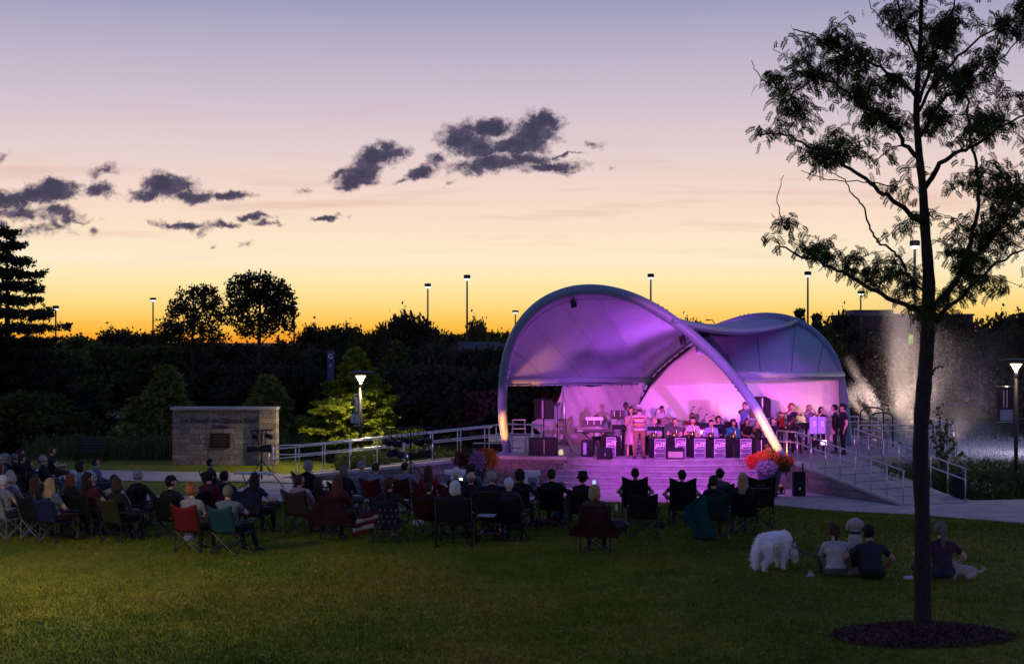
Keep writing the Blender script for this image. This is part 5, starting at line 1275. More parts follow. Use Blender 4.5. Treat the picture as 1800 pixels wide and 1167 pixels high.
def mstand(px, d, z, w_, h, label, rz=0, tilt=.5, sheet=None, clips=0):
    t = thing('music_stand', label, 'music stand', (XD(px,d),d,SZ), rz)
    MB().tube([(0,0,.25),(0,0,z-.05)], .012, 6).build('post', M_steel, t, True)
    for k in range(3): a = k*2.094; MB().tube([(0,0,.25),(.24*math.cos(a),.24*math.sin(a),.01)], .01, 5).build('leg', M_blackm, t, True)
    MB().box((0,0,z), (w_,.02,h), rot=(-tilt,0,0)).build('desk', M_black, t, bevel=.004)
    if sheet: MB().box((0,-.015*(1 if sheet < 2 else -1),z+.01), (w_*.9,.008,h*.85), rot=(-tilt,0,0)).build('sheet', M_sheet, t)
    for k in range(clips): MB().box((-.1+.2*k,-.03,z+.03), (.02,.008,.2), rot=(-tilt,0,.0)).build('clothespin', M_sheet, t)
mstand(1085,52.9,1.33,.48,.30,'upright black music stand with two clothespins left of the singer',0,.05,None,2)
mstand(1152,50.95,.96,.52,.34,'flat-tilted music stand with a pale sheet before the first saxophonist',.1,1.25,2)
mstand(1092,51.5,.98,.62,.34,'black flat-tilted music stand beside the singer\'s dress',-.1,1.2)
for px, d, s in ((1235,53.4,'by the drummer'),(1285,54.0,'between the bearded man and the trumpeter'),(1345,53.0,'right of the long-haired trombonist'),(1398,53.2,'before the standing trumpet row at right'),(1420,53.6,'near the blue twin banners')):
    mstand(px,d,.92,.46,.3,'dark music stand '+s,0,.9)
# blue twin stand fronts with S numerals
t = thing('stand_front', 'pair of glowing blue-violet stand fronts with round white emblems', 'music stand', (XD(1437,52.6),52.6,SZ))
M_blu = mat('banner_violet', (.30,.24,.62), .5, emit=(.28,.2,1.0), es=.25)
for x in (-.14,.14):
    pan = MB().box((x,0,.98), (.26,.02,.58)).build('front_panel', M_blu, t); text_mesh('S', .24, 'emblem', M_banl, pan, .003, loc=(x+.03,-.016,1.02), bold=.006); MB().tube([(x,0,0),(x,0,.7)], .014, 6).build('post', M_blackm, t)
t = thing('laptop_screen', 'bright violet-white device screen low behind the right ramp railing', 'screen', (XD(1447,52.3),52.2,SZ))
MB().box((0,0,.42), (.2,.015,.16), rot=(-.1,0,0)).build('screen', mat('screen_violet', (.5,.5,.9), .3, emit=(.62,.45,1.0), es=3), t); MB().box((0,.1,.34), (.22,.2,.02)).build('base', M_black, t); MB().tube([(0,.1,0),(0,.1,.33)], .02, 6).build('stand', M_blackm, t)
# drum kit behind the band
M_drum = mat('drum_shell', (.25,.03,.03), .3); M_skin = mat('drum_head', (.7,.68,.64), .5); M_cym = mat('brass_gold', (.75,.5,.18), .28, metal=1)
t = thing('drum_kit', 'red drum kit with brass cymbals in front of the drummer in red', 'drum kit', (XD(1219,54.9),54.7,SZ))
def drum(c, r, h, ax, m=M_drum):
    o = MB(); o.lathe([(r,-h/2),(r,h/2)], c, 22, axis=ax); oo = o.build('drum', m, t, True)
    for s in (-1,1): q = MB(); q.lathe([(r*.97,-.006),(r*.97,.006)], Vector(c)+Vector(ax).normalized()*s*(h/2+.004), 22, axis=ax); q.build('head', M_skin, oo)
drum((0,0,.3), .28, .4, (0,1,0)); drum((-.22,.05,.72), .15, .2, (0,-.3,1)); drum((.2,.05,.72), .16, .2, (0,-.3,1)); drum((.55,.25,.38), .2, .34, (0,0,1)); drum((-.5,.3,.6), .17, .14, (0,-.1,1), M_steel)
for x, z in ((-.75,1.05),(.7,1.15)):
    q = MB(); q.lathe([(.22,0),(.12,.015),(.03,.03),(.01,.05)], (x,.2,z), 22); q.build('cymbal', M_cym, t, True); q = MB(); q.tube([(x,.2,0),(x,.2,z)], .012, 6); q.build('cymbal_stand', M_steel, t, True)
for px, py, d, s in ((1212,716,54.2,'tall microphone on a boom left of the drummer'),(1235,729,54.0,'angled microphone right of the drummer'),(1108,720,52.2,'microphone on a straight stand before the singer')):
    t = thing('microphone_stand', s, 'microphone', (XD(px,d),d,SZ)); z = hpx(py,d)-SZ
    MB().tube([(0,0,0),(0,0,z*.8),(.12,-.02,z)], .011, 6).build('stand', M_blackm, t, True); MB().ell((.15,-.02,z+.02), (.05,.028,.028), 8, 6, rot=(0,-.4,0)).build('microphone', M_blackm, t, True); MB().lathe([(.14,0),(.14,.015)], (0,0,.003), 12).build('base', M_blackm, t)
# cables over the stage edge
t = thing('stage_cable', 'loose black cable looping over the right end of the top step', 'cable', (XD(1318,50.2),49.95,SZ))
b = MB(); b.tube([(-.5+.012*k, -.10-.03*math.sin(k*.4), .02+(-.16*abs(math.sin(k*.23)) if k > 8 else 0)) for k in range(60)], .009, 5); b.build('cord', M_black, t, True)
# ======================================================= PLANTERS
M_pot = mat('planter_blue_glaze', (.05,.06,.10), .35); M_pot2 = mat('planter_dark', (.035,.03,.03), .6)
def planter(label, loc, pot, groups, h, r, spikes):
    t = thing('flower_planter', label, 'planter', loc)
    MB().lathe([(r*.62,0),(r*.75,h*.4),(r,h*.96),(r*1.06,h),(r*.92,h),(r*.9,h*.9)], (0,0,0), 24).build('pot', pot, t, True)
    b = MB(); cs = []
    for (x, y, z, rx, rz_, m, n, leafs) in groups:
        d = rng.normal(size=(n,3)); d /= np.linalg.norm(d, axis=1)[:,None]; c = np.array([x,y,z])+d*np.array([rx,rx*.8,rz_])*rng.uniform(.45,1.05,n)[:,None]
        np_mesh('flowers' if m is not L_olive else 'foliage', leaf_soup(c, 4, .03, leafs, 1.3), 4, m, t)
    V = []
    for _ in range(spikes):
        a = rng.uniform(0,6.28); L = rng.uniform(.35,.8); q = np.array([0,0,h+.15]); dv = np.array([math.cos(a)*.5, math.sin(a)*.4, 1.0]); sd = np.array([-math.sin(a),math.cos(a),0])*.008
        for k in range(5):
            q2 = q+dv*L/5; V += [q-sd, q+sd, q2+sd*.8, q2-sd*.8]; q = q2; dv = dv+np.array([math.cos(a)*.15,math.sin(a)*.15,-.32])
    np_mesh('ornamental_grass', np.array(V), 4, M_stem, t)
M_fr = mat('petals_red', (.75,.07,.03), .6, var=.3, scale=9); M_fo = mat('petals_orange', (.8,.22,.03), .6, var=.3, scale=9); M_fp = mat('petals_purple', (.5,.22,.45), .6, var=.3, scale=9); M_fw = mat('petals_dusty', (.45,.38,.5), .7, var=.3, scale=9); M_fm = mat('petals_maroon', (.22,.02,.03), .7, var=.3, scale=9)
planter('planter of purple, orange and maroon flowers before the left ramp end', (XD(835,48.6),48.6,0), M_pot2, [(.42,0,1.02,.34,.30,M_fo,420,.04),(.22,-.05,1.12,.25,.2,M_fr,180,.04),(.08,-.28,.92,.26,.34,M_fp,380,.045),(-.42,0,1.0,.3,.26,M_fm,300,.04),(0,.1,1.05,.5,.3,L_olive,420,.05)], .75, .36, 90)
planter('dark blue planter of red, orange and pale trailing flowers before the right arch foot', (XD(1352,46.6),46.6,0), M_pot, [(-.45,0,1.08,.26,.22,M_fr,320,.04),(-.2,0,1.22,.26,.16,M_fo,260,.04),(.25,0,1.15,.38,.22,M_fo,160,.035),(-.12,-.25,.92,.34,.22,M_fw,460,.045),(.62,0,1.12,.12,.1,M_fr,80,.04),(.35,.05,1.0,.4,.28,L_olive,500,.045),(.0,.1,1.35,.12,.25,mat('petals_yellow', (.6,.4,.05), .6),60,.04)], .82, .38, 40)
# tall black utility speakers / cases right of the planter, and by the arch left
t = thing('equipment_case', 'tall black case standing against the stone wall right of the planter', 'case', (XD(1404,46.9),46.9,0))
MB().box((0,0,.36), (.36,.36,.70)).build('body', M_case, t, bevel=.02); MB().box((0,0,.74), (.38,.38,.05)).build('lid', M_black, t, bevel=.01); MB().box((0,-.187,.25), (.06,.01,.07)).build('latch', M_steel, t)
MB().tube([(.14,.1,.7),(.14,.1,1.0)], .03, 8).build('handle', M_black, t)
t = thing('road_case', 'large black road case with metal edges left of the left arch foot', 'case', (XD(872,52.6),53.4,SZ-.25))
MB().box((-.2,0,.3), (1.2,.6,.58)).build('body', M_case, t, bevel=.01)
for z in (.02,.58): MB().box((-.2,-.31,z), (1.22,.02,.03)).build('edge_trim', M_steel, t)
MB().box((.4,-.31,.3), (.03,.02,.58)).build('corner_trim', M_steel, t)
t = thing('backpack', 'black rounded backpack leaning below the end of the lake-side rail', 'backpack', (XD(1684,45.6),45.5,0))
MB().ell((0,0,.42), (.23,.19,.44), 16, 12).build('bag', M_case, t, True); b = MB(); b.tube([(.18,-.1,.7),(.3,-.15,.45),(.24,-.12,.12)], .02, 6); b.build('strap', M_black, t, True)
# white donation boxes on the plaza
def dbox(px, d, top_, w_, h, label, art):
    t = thing('display_box', label, 'display box', (XD(px,d),d,0))
    zt = hpx(top_,d); mw = mat('white_laminate', (.75,.73,.75), .5); MB().box((0,0,zt-.06), (w_,.42,.12)).build('top', mw, t, bevel=.006)
    o = MB().box((w_*.1,0,(zt-.12)/2), (w_*.62,.36,zt-.12)).build('body', mw, t)
    if art:
        MB().box((w_*.16,-.19,(zt-.12)*.52), (w_*.42,.01,(zt-.12)*.8)).build('poster', mat('grey_poster', (.22,.2,.24), .6), o)
        MB().lathe([(.09,0),(.09,.01)], (w_*.16,-.2,(zt-.12)*.62), 18, axis=(0,-1,0)).build('poster_circle', mat('poster_dark', (.07,.05,.1), .6), o)
dbox(930, 46.0, 827, .66, .8, 'white pedestal box with a grey poster before the left stage wall', True)
dbox(800, 45.9, 826, .62, .6, 'white topped box lit violet behind the maroon chair', False)
# folding table with papers beside the left light stand
t = thing('folding_table', 'light folding table with papers beside the left lighting stand', 'table', (XD(447,46.9),46.9,0))
MB().box((0,0,.70), (1.2,.5,.03)).build('table_top', mat('table_grey', (.4,.42,.45), .6), t, bevel=.006)
for s in (-1,1): b = MB(); b.tube([(-.15+s*.3-.3,s*.2,0),(-.15-s*.25,s*.2,.69)], .016, 6); b.build('leg', M_blackm, t, True)
for x, s in ((-.3,'left'),(.25,'right')):
    q = thing('paper_pad', s+' pale paper pad lying on the folding table', 'papers', (XD(447,46.9)+x,46.85,.718)); MB().box((0,0,.012), (.36,.26,.022)).build('pad', M_sheet, q)
    
# ======================================================= CAMP CHAIRS
M_tubeb = mat('dark_tube', (.035,.035,.04), .4, metal=.5); M_tubeg = mat('grey_tube', (.3,.3,.32), .4, metal=.7)
def fab(name, c): return mat('fabric_'+name, tuple(v*(.45 if n in ('red','teal') else .6) for v in c), .85, var=.22, scale=5, bump=.6, bscale=14)
def chair_meshes():
    out = []
    # backrest: scooped top, slightly hammocked
    b = MB()
    def f(u_, v_):
        x = (u_-.5)*(.50+.06*v_); top_ = .93-.07*math.sin(PI*u_)**1.5; z = .40+(top_-.40)*v_
        return (x, -.20-.20*v_-.05*math.sin(PI*u_), z)
    b.grid(f, 10, 8); out.append(('backrest', b))
    b = MB(); b.grid(lambda u_, v_: ((u_-.5)*.54, -.22+.50*v_, .42-.05*math.sin(PI*u_)*math.sin(PI*v_)**.5+.01*v_), 8, 8); out.append(('seat', b))
    tubes = [('leg', [(-.27,-.26,.02),(.27,-.24,.42)]), ('leg', [(.27,-.26,.02),(-.27,-.24,.42)]), ('leg', [(-.28,.28,.02),(.28,.27,.42)]), ('leg', [(.28,.28,.02),(-.28,.27,.42)]),
             ('side_leg', [(-.28,-.26,.02),(-.28,.27,.44)]), ('side_leg', [(-.28,.28,.02),(-.28,-.22,.44)]), ('side_leg', [(.28,-.26,.02),(.28,.27,.44)]), ('side_leg', [(.28,.28,.02),(.28,-.22,.44)]),
             ('back_post', [(-.27,-.24,.05),(-.27,-.24,.42),(-.285,-.41,.93)]), ('back_post', [(.27,-.24,.05),(.27,-.24,.42),(.285,-.41,.93)]), ('arm_post', [(-.29,.27,.42),(-.30,.27,.62)]), ('arm_post', [(.29,.27,.42),(.30,.27,.62)])]
    for nm, pts in tubes: b = MB(); b.tube(pts, .0105, 6); out.append((nm, b))
    for s in (-1,1): b = MB(); b.box((s*.31,.0,.635), (.075,.62,.022), rot=(-.03,0,0)); out.append(('armrest', b))
    return out
CH = None
def camp_chair(loc, rz, label, fm, frame=None, sc=1.0, tall=1.0, group='folding camp chairs on the lawn', name='camp_chair'):
    global CH
    t = thing(name, label, 'camp chair', loc, rz, group); t.scale = (sc, sc, sc)
    if CH is None:
        CH = []
        for nm, b in chair_meshes():
            o = b.build(nm, fm, None, nm in ('backrest','seat')); CH.append((nm, o.data)); bpy.data.objects.remove(o)
    for nm, me in CH:
        o = bpy.data.objects.new(nm, me); COL.objects.link(o); o.parent = t
        o.material_slots[0].link = 'OBJECT'; o.material_slots[0].material = fm if nm in ('backrest','seat','armrest') else (frame or M_tubeb)
        if nm in ('backrest','seat'): m = o.modifiers.new('solid','SOLIDIFY'); m.thickness = .012
        if nm == 'backrest' and tall != 1.0: o.scale = (1.05,1.05,tall); o.location = (0,0,-.4*(tall-1))
    return t
# ======================================================= PEOPLE
SKINS = {'fair': mat('skin_fair', (.58,.36,.27), .55, var=.05), 'tan': mat('skin_tan', (.42,.25,.17), .55, var=.05), 'dark': mat('skin_dark', (.07,.04,.03), .5, var=.05)}
HAIR = {'black': (.012,.010,.010), 'brown': (.05,.028,.016), 'dkbrown': (.025,.015,.010), 'grey': (.30,.29,.28), 'white': (.62,.61,.60), 'blond': (.38,.26,.13), 'auburn': (.14,.045,.02), 'ginger': (.30,.12,.04), 'greybrown': (.16,.13,.11)}
def hairm(n): return mat('hair_'+n, HAIR[n], .75, var=.3, scale=30, bump=.5, bscale=90)
def cloth(n, c): return mat('cloth_'+n, tuple(v*.7 for v in c), .85, var=.2, scale=7, bump=.7, bscale=11)
M_eye = mat('eye_dark', (.02,.02,.02), .3); M_lip = mat('lips', (.35,.13,.11), .5); M_shoe = mat('shoe_dark', (.03,.03,.035), .6); M_shoew = mat('shoe_white', (.55,.55,.55), .6)
QUEUE = []
def V3(*a): return Vector(a)
def elbow(sh, wr, bend, l1=.29, l2=.26):
    d = wr-sh; L = min(d.length, l1+l2-.005); n = d.normalized(); a = (l1*l1-l2*l2+L*L)/(2*L); h = math.sqrt(max(0, l1*l1-a*a))
    bd = (bend-n*bend.dot(n)).normalized(); return sh+n*a+bd*h, sh+n*L
def person(loc, rz, label, pose='sit', arms='lap', shirt=None, sleeves='short', pants=None, skin='fair', hair='brown', style='short', hat=None, hatm=None, lean=0.0, yaw=0.0, pitch=0.0, sc=1.0, build_=1.0, legs='bent', group=None, skirt=None, shoes=None, turn=0.0, hold=None):
    """queue a person; local +Y is the way they face. Every measure in metres for 1.72 m."""
    caps = []; R = random.Random(hash(label) & 0xffff)
    def C(p, r0, q, r1, reg): caps.append((Vector(p), r0, Vector(q), r1, reg))
    B = build_
    if pose == 'stand': pel = V3(0,0,.92); tl = lean
    elif pose == 'sit': pel = V3(0,-.04,.50); tl = lean-.14
    elif pose == 'ground': pel = V3(0,0,.11); tl = lean+.16
    up = V3(0, math.sin(tl), math.cos(tl)); fw = V3(0, math.cos(tl), -math.sin(tl))
    Rz = Matrix.Rotation(turn, 3, 'Z')
    def T(x, y, z): return pel+Rz @ (V3(x,0,0)+fw*y+up*z)     # torso space
    chest = T(0,.0,.36); nb = T(0,-.01,.50)
    C(T(-.075*B,0,.03), .115*B, T(.075*B,0,.03), .115*B, 'hips'); C(T(0,0,.05), .135*B, T(0,.0,.22), .125*B, 'torso'); C(T(-.05*B,0,.2), .11*B, T(.05*B,0,.2), .11*B, 'torso')
    C(T(-.07,0,.34), .115*B, T(.07,0,.34), .115*B, 'torso'); C(T(-.13,-.01,.435), .066, T(.13,-.01,.435), .066, 'torso'); C(T(0,-.01,.42), .085, nb, .058, 'torso')
    hd = nb+up*.035+Rz @ V3(0,.012,0)
    C(nb-up*.02, .056, hd+up*.03, .052, 'skin')
    head_c = hd+up*.125+Rz @ V3(0,.02,0)
    # legs
    for s in (-1,1):
        hp = pel+Rz @ V3(s*.095*B,0,0)
        if pose == 'stand':
            kn = V3(s*.105,.03,.49); an = V3(s*.12,-.01,.085)
            if legs == 'step': kn = V3(s*.11,.05*s,.49); an = V3(s*.14,.10*s-.02,.085)
        elif pose == 'sit':
            o_ = .02 if legs != 'wide' else .08
            kn = V3(s*(.11+o_),.42,.49); an = V3(s*(.12+o_),.44 if legs == 'bent' else .60,.085)
            if legs == 'crossed' and s > 0: kn = V3(.03,.42,.60); an = V3(-.16,.60,.34)
        else:
            kn = V3(s*.18,.36,.42); an = V3(s*.14,.52,.07)
            if legs == 'lotus': kn = V3(s*.36,.26,.16); an = V3(-s*.08,.36,.08)
            if legs == 'side': kn = V3(.22+s*.06,.32,.16+.08*(s<0)); an = V3(.55,.30+.1*s,.07)
        C(hp, .092*B, kn, .062*B, 'pants'); C(kn, .06*B, an, .042, 'shin'); d = (V3(0,1,0) if pose != 'stand' else Rz @ V3(.15*s,1,0)).normalized()
        if pose == 'ground' and legs == 'side': d = V3(1,0,0)
        toe = an+d*.16+V3(0,0,-.045); heel = an+d*-.03+V3(0,0,-.035); C(heel, .042, toe, .034, 'shoe')
    # arms
    tips = {}; hands = []
    for s in (-1,1):
        sh = T(s*.175*B,-.01,.425)
        tgt, bend = {
            'lap': (pel+V3(s*.06,.26,.14), V3(s*.9,-.4,-.5)), 'arms': (pel+V3(s*.29,.22,.16), V3(s,-.7,-.3)), 'knees': (V3(s*.10,.50,.44) if pose == 'ground' else V3(s*.12,.38,.60), (V3(s*.35,0,-1) if pose == 'ground' else V3(s*.8,.0,-.6))),
            'down': (T(s*.25,.03,-.10), V3(s*.4,-1,0)), 'phone': (T(s*.05,.34,.30), V3(s*.9,0,-.7)), 'trumpet': (head_c+Rz @ V3(s*.035+.02,.20+.10*(s<0),-.07), V3(s*1,.1,-.9)),
            'sax': (pel+Rz @ V3(.02+s*.03,.26,.12+.13*(s>0)), V3(s,-.3,-.3)), 'trombone': (head_c+Rz @ V3(.0,.20 if s > 0 else .42,-.08-.10*(s<0)), V3(s,0,-.8)),
            'guitar': ((pel+V3(.14,.20,.10)) if s > 0 else (pel+V3(-.42,.26,.28)), V3(s,-.4,-.5)), 'mic': ((T(.02,.25,.33)) if s > 0 else T(-.03,.24,.30), V3(s,-.2,-.8)), 'keys': (pel+V3(s*.2,.44,.22), V3(s,-.5,-.3)), 'crossed': (T(-s*.06,.20,.22), V3(s,0,-.8)),
            'sticks': (pel+V3(s*.2,.36,.26), V3(s,-.4,-.3)), 'back': (V3(s*.3,-.28,.06), V3(s,-.6,0)), 'hip': (T(s*.16,.05,.05) if s > 0 else T(-.25,.03,-.1), V3(s,-.6,0)), 'read': (pel+V3(s*.09,.34,.22), V3(s,-.2,-.6)), 'dog': (T(.30,.30,.12) if s > 0 else pel+V3(-.2,.4,.25), V3(s,-.2,-.4))}[arms]
        el, wr = elbow(sh, Vector(tgt), Vector(bend)); C(sh, .058*B, el, .043*B, 'uparm'); C(el, .043*B, wr, .028, 'forearm')
        hd_ = (wr-el).normalized(); palm = wr+hd_*.075; C(wr, .028, palm, .030, 'hand'); hands.append((wr, palm, hd_, s)); tips[s] = palm
    QUEUE.append(dict(loc=Vector(loc), rz=rz, label=label, caps=caps, head=head_c, yaw=yaw+turn, pitch=pitch-tl*.6, shirt=shirt or cloth('black',(.02,.02,.022)), sleeves=sleeves, pants=pants or cloth('denim',(.04,.06,.11)), skin=skin, hair=hair, style=style, hat=hat, hatm=hatm, sc=sc, group=group, skirt=skirt, hands=hands, shoes=shoes or M_shoe, pel=pel, pose=pose, T=T, B=B))
    def world(p):
        q = Matrix.Rotation(rz, 3, 'Z') @ (Vector(p)*sc); return q+Vector(loc)
    return dict(tips={k: world(v) for k, v in tips.items()}, head=world(head_c), world=world)
def head_shape(d, q):
    q = q.copy()
    if d.z < .1: k = 1-.30*min(1, (.1-d.z))*(1 if d.y > -.3 else .6); q.x *= k; q.y *= (1-.12*(.1-d.z))
    if d.y > .75 and -.45 < d.z < .15 and abs(d.x) < .3: q.y += .0
    if d.y < -.2 and d.z > -.2: q.y *= 1.06
    if d.z < -.5 and d.y > .2: q.y += .012
    return q
def make_head(D):
    b = MB(); c = Vector((0,0,0))
    b.ell(c, (.077,.095,.110), 16, 12, 0, None, head_shape)
    b.add([(-.013,.086,-.025),(.013,.086,-.025),(0,.118,-.028),(0,.09,.022),(-.006,.09,.02),(.006,.09,.02)], [(0,1,2),(0,2,4),(1,5,2),(4,2,3),(3,2,5)], 0)
    for s in (-1,1):
        b.ell((s*.076,-.004,-.004), (.012,.02,.032), 8, 6, 0, (0,0,s*.3)); b.ell((s*.029,.084,.018), (.013,.009,.008), 8, 5, 1); b.box((s*.03,.089,.036), (.032,.008,.006), mi=3)
        b.ell((s*.04,.066,-.02), (.022,.018,.02), 8, 6, 0)
    b.ell((0,.083,-.062), (.024,.010,.007), 8, 5, 2); b.ell((0,.068,-.096), (.026,.022,.018), 8, 6, 0)
    return b
def xf_pts(vs, M): return [M @ Vector(v) for v in vs]
def hair_mesh(D, R):
    st = D['style']; b = MB()
    if st == 'bald':
        b.ell((0,-.02,-.02), (.080,.090,.07), 14, 8, 0, None, lambda d, q: q if d.y < .2 else Vector((q.x*.93, min(q.y,.02), q.z))); return b
    thick = {'short':1.07,'crop':1.04,'curly':1.24,'bob':1.12,'long':1.08,'pony':1.08,'bun':1.10,'wild':1.24,'knot':1.07}[st]
    def f(d, q):
        q = q.copy()*thick
        if d.y > .15 and d.z < .42: q.y = min(q.y, .035); q.x *= .96          # leave the face free
        if d.z < -.25 and st in ('short','crop','pony','bun','knot'): q.z = max(q.z, -.085); q *= .97
        if st in ('curly','wild'): q *= 1+.05*math.sin(d.x*23+d.z*19)*math.sin(d.y*21)
        return q
    b.ell((0,-.012,.010), (.080,.097,.106), 18, 12, 0, None, f)
    if st in ('bob',):
        for s in (-1,1): b.ell((s*.066,-.012,-.055), (.030,.062,.088), 10, 8)
        b.ell((0,-.065,-.06), (.078,.045,.085), 12, 8)
    if st in ('long',):
        for s in (-1,1): b.ell((s*.062,-.02,-.10), (.032,.055,.15), 10, 8)
        b.ell((0,-.072,-.15), (.085,.042,.20), 14, 12, 0, None, lambda d, q: Vector((q.x*(1+.10*math.sin(d.z*9)), q.y, q.z)))
    if st == 'pony':
        b.tube([(0,-.10,.03),(.0,-.135,.01),(.006,-.135,-.08),(.0,-.115,-.2),(.01,-.11,-.30)], [.022,.034,.036,.028,.006], 10)
    if st == 'bun': b.ell((0,-.05,.125), (.052,.05,.046), 12, 8)
    if st == 'knot': b.ell((0,-.12,-.05), (.045,.04,.06), 12, 8); b.ell((0,-.11,-.12), (.03,.025,.04), 8, 6)
    j = {'short':.004,'crop':.0025,'curly':.009,'wild':.013,'bob':.004,'long':.005,'pony':.004,'bun':.005,'knot':.004}[st]
    b.v = [tuple(c+random.gauss(0, j) for c in v) for v in b.v]
    return b
def hat_mesh(kind):
    b = MB()
    if kind in ('cap','capback'):
        s = 1 if kind == 'cap' else -1
        b.ell((0,-.008,.045), (.086,.106,.095), 18, 10, 0, None, lambda d, q: Vector((q.x, q.y, max(q.z, -.012))))
        b.grid(lambda u_, v_: ((u_-.5)*.15*(1-.25*v_), s*(.075+.085*v_-.05*(2*u_-1)**2), .035-.02*v_), 8, 4)
    elif kind == 'bucket':
        b.lathe([(.13,-.015),(.09,.04),(.085,.10),(.07,.125),(.01,.13)], (0,0,.01), 20); 
    elif kind == 'fedora':
        b.lathe([(.15,.03),(.15,.036),(.088,.045),(.083,.12),(.075,.15),(.06,.145),(.01,.14)], (0,0,.0), 22)
    return b
def seg_dist(P_, a, b_):
    ab = b_-a; L2 = max(1e-9, ab @ ab); t_ = np.clip(((P_-a) @ ab)/L2, 0, 1); return np.linalg.norm(P_-(a+t_[:,None]*ab), axis=1), t_
def flush_people():
    tmp = []
    for D in QUEUE:
        b = MB()
        for p, r0, q, r1, reg in D['caps']:
            d = (q-p); L = d.length; n = d.normalized() if L > 1e-6 else V3(0,0,1)
            pts = []; rr = []
            for k in range(4): a = -PI/2+PI/2*(k+.35)/4; pts.append(p+n*r0*math.sin(a)); rr.append(r0*math.cos(a))
            for k in range(4): a = PI/2*(k+.0)/4*1.0; pts.append(q+n*r1*math.sin(a)); rr.append(r1*math.cos(a))
            b.tube(pts, rr, 10)
        if D['skirt']:
            z0 = D['skirt'][1]; w0, w1 = .14, D['skirt'][2]; pl = D['pel']
            b.lathe([(w1,0),(w1*.97,.02),(w1*.8,(pl.z-z0)*.5),(w0,pl.z+.12-z0)], (pl.x,pl.y+.01,z0), 20)
        me = bpy.data.meshes.new('tmp'); me.from_pydata(b.v, [], b.f); o = bpy.data.objects.new('tmp', me); COL.objects.link(o)
        m = o.modifiers.new('r', 'REMESH'); m.mode = 'VOXEL'; m.voxel_size = .021; m.use_smooth_shade = True
        m = o.modifiers.new('s', 'SMOOTH'); m.factor = .5; m.iterations = 2
        tmp.append(o)
    dg = bpy.context.evaluated_depsgraph_get(); dg.update()
    meshes = [bpy.data.meshes.new_from_object(o.evaluated_get(dg)) for o in tmp]
    for o in tmp: me = o.data; bpy.data.objects.remove(o); bpy.data.meshes.remove(me)
    for D, me in zip(QUEUE, meshes):
        me.materials.clear(); mats = [SKINS[D['skin']], D['shirt'], D['pants'], D['shoes'], M_eye, M_lip, hairm(D['hair'])]
        for m in mats: me.materials.append(m)
        nf = len(me.polygons); Cn = np.empty(nf*3); me.polygons.foreach_get('center', Cn); Cn = Cn.reshape(-1,3)
        best = np.full(nf, 9e9); idx = np.zeros(nf, int)
        for p, r0, q, r1, reg in D['caps']:
            dd, t_ = seg_dist(Cn, np.array(p), np.array(q)); dd = dd-(r0+(r1-r0)*t_)
            if reg == 'torso': mi = np.full(nf, 1)
            elif reg == 'hips': mi = np.full(nf, 2)
            elif reg == 'pants': mi = np.full(nf, 2)
            elif reg == 'shin': mi = np.full(nf, 2 if not (D['skirt'] or D.get('shorts')) else 0)
            elif reg == 'shoe': mi = np.full(nf, 3)
            elif reg == 'uparm': mi = np.where(t_ < (.62 if D['sleeves'] == 'short' else (.1 if D['sleeves'] == 'none' else 2)), 1, 0)
            elif reg == 'forearm': mi = np.where(t_ < (2 if D['sleeves'] == 'long' else -1), 1, 0)
            else: mi = np.zeros(nf, int)
            up_ = dd < best; best[up_] = dd[up_]; idx[up_] = mi[up_]
        else_ = None
        upv = np.array(D['T'](0,0,1)-D['pel']); hz = (Cn-np.array(D['pel'])) @ upv
        core = np.zeros(nf, bool); bb = np.full(nf, 9e9)
        for p, r0, q, r1, reg in D['caps']:
            dd, t_ = seg_dist(Cn, np.array(p), np.array(q)); dd = dd-(r0+(r1-r0)*t_); u2 = dd < bb; bb[u2] = dd[u2]; core[u2] = reg in ('torso','hips')
        if not D['skirt']: idx[core] = np.where(hz[core] > (.0 if D['pose'] == 'stand' else .05), 1, 2)
        if D['skirt']:
            pl = D['pel']; far = (best > .02); idx[far] = D['skirt'][0]; low = (Cn[:,2] < pl.z+.14) & (Cn[:,2] > D['skirt'][1]) & (np.hypot(Cn[:,0], Cn[:,1]) < D['skirt'][2]+.03) & far; idx[low] = D['skirt'][0]
        # shirt hem a little below the waist
        me.polygons.foreach_set('material_index', idx.astype(np.int32))
        bm = bmesh.new(); bm.from_mesh(me)
        def addmb(b, mi_map, M):
            vs = [bm.verts.new(M @ Vector(v)) for v in b.v]
            for f, m in zip(b.f, b.m):
                try: fc = bm.faces.new([vs[i] for i in f]); fc.material_index = mi_map[m]; fc.smooth = True
                except ValueError: pass
        MH = Matrix.Translation(D['head']) @ Euler((D['pitch'], 0, D['yaw'])).to_matrix().to_4x4() @ Matrix.Scale(1.08, 4)
        addmb(make_head(D), {0:0,1:4,2:5,3:6}, MH)
        hb = MB()
        for wr, palm, d, s in D['hands']:
            side = d.cross(V3(0,0,1)); side = side.normalized() if side.length > .1 else V3(1,0,0); nn = side.cross(d)
            if nn.z > 0: nn = -nn
            for k in range(4):
                o_ = side*(k-1.5)*.018; L = (.072,.082,.078,.062)[k]; p0 = palm+o_*.9; p1 = p0+d*L*.45+nn*L*.18; p2 = p1+d*L*.22+nn*L*.42
                hb.tube([p0, p1, p2], [.0095,.0088,.007], 5)
            p0 = wr+side*.026*s+d*.02; hb.tube([p0, p0+side*.024*s+d*.032+nn*.012, p0+side*.018*s+d*.062+nn*.028], [.012,.010,.008], 5)
        addmb(hb, {0:0}, Matrix.Identity(4))
        bm.to_mesh(me); bm.free(); me.name = 'person'
        o = link_mesh('person', me, None, D['loc'], D['rz']); o.scale = (D['sc'],)*3; tag(o, D['label'], 'person', D['group'])
        R = Euler((D['pitch'], 0, D['yaw'])).to_matrix()
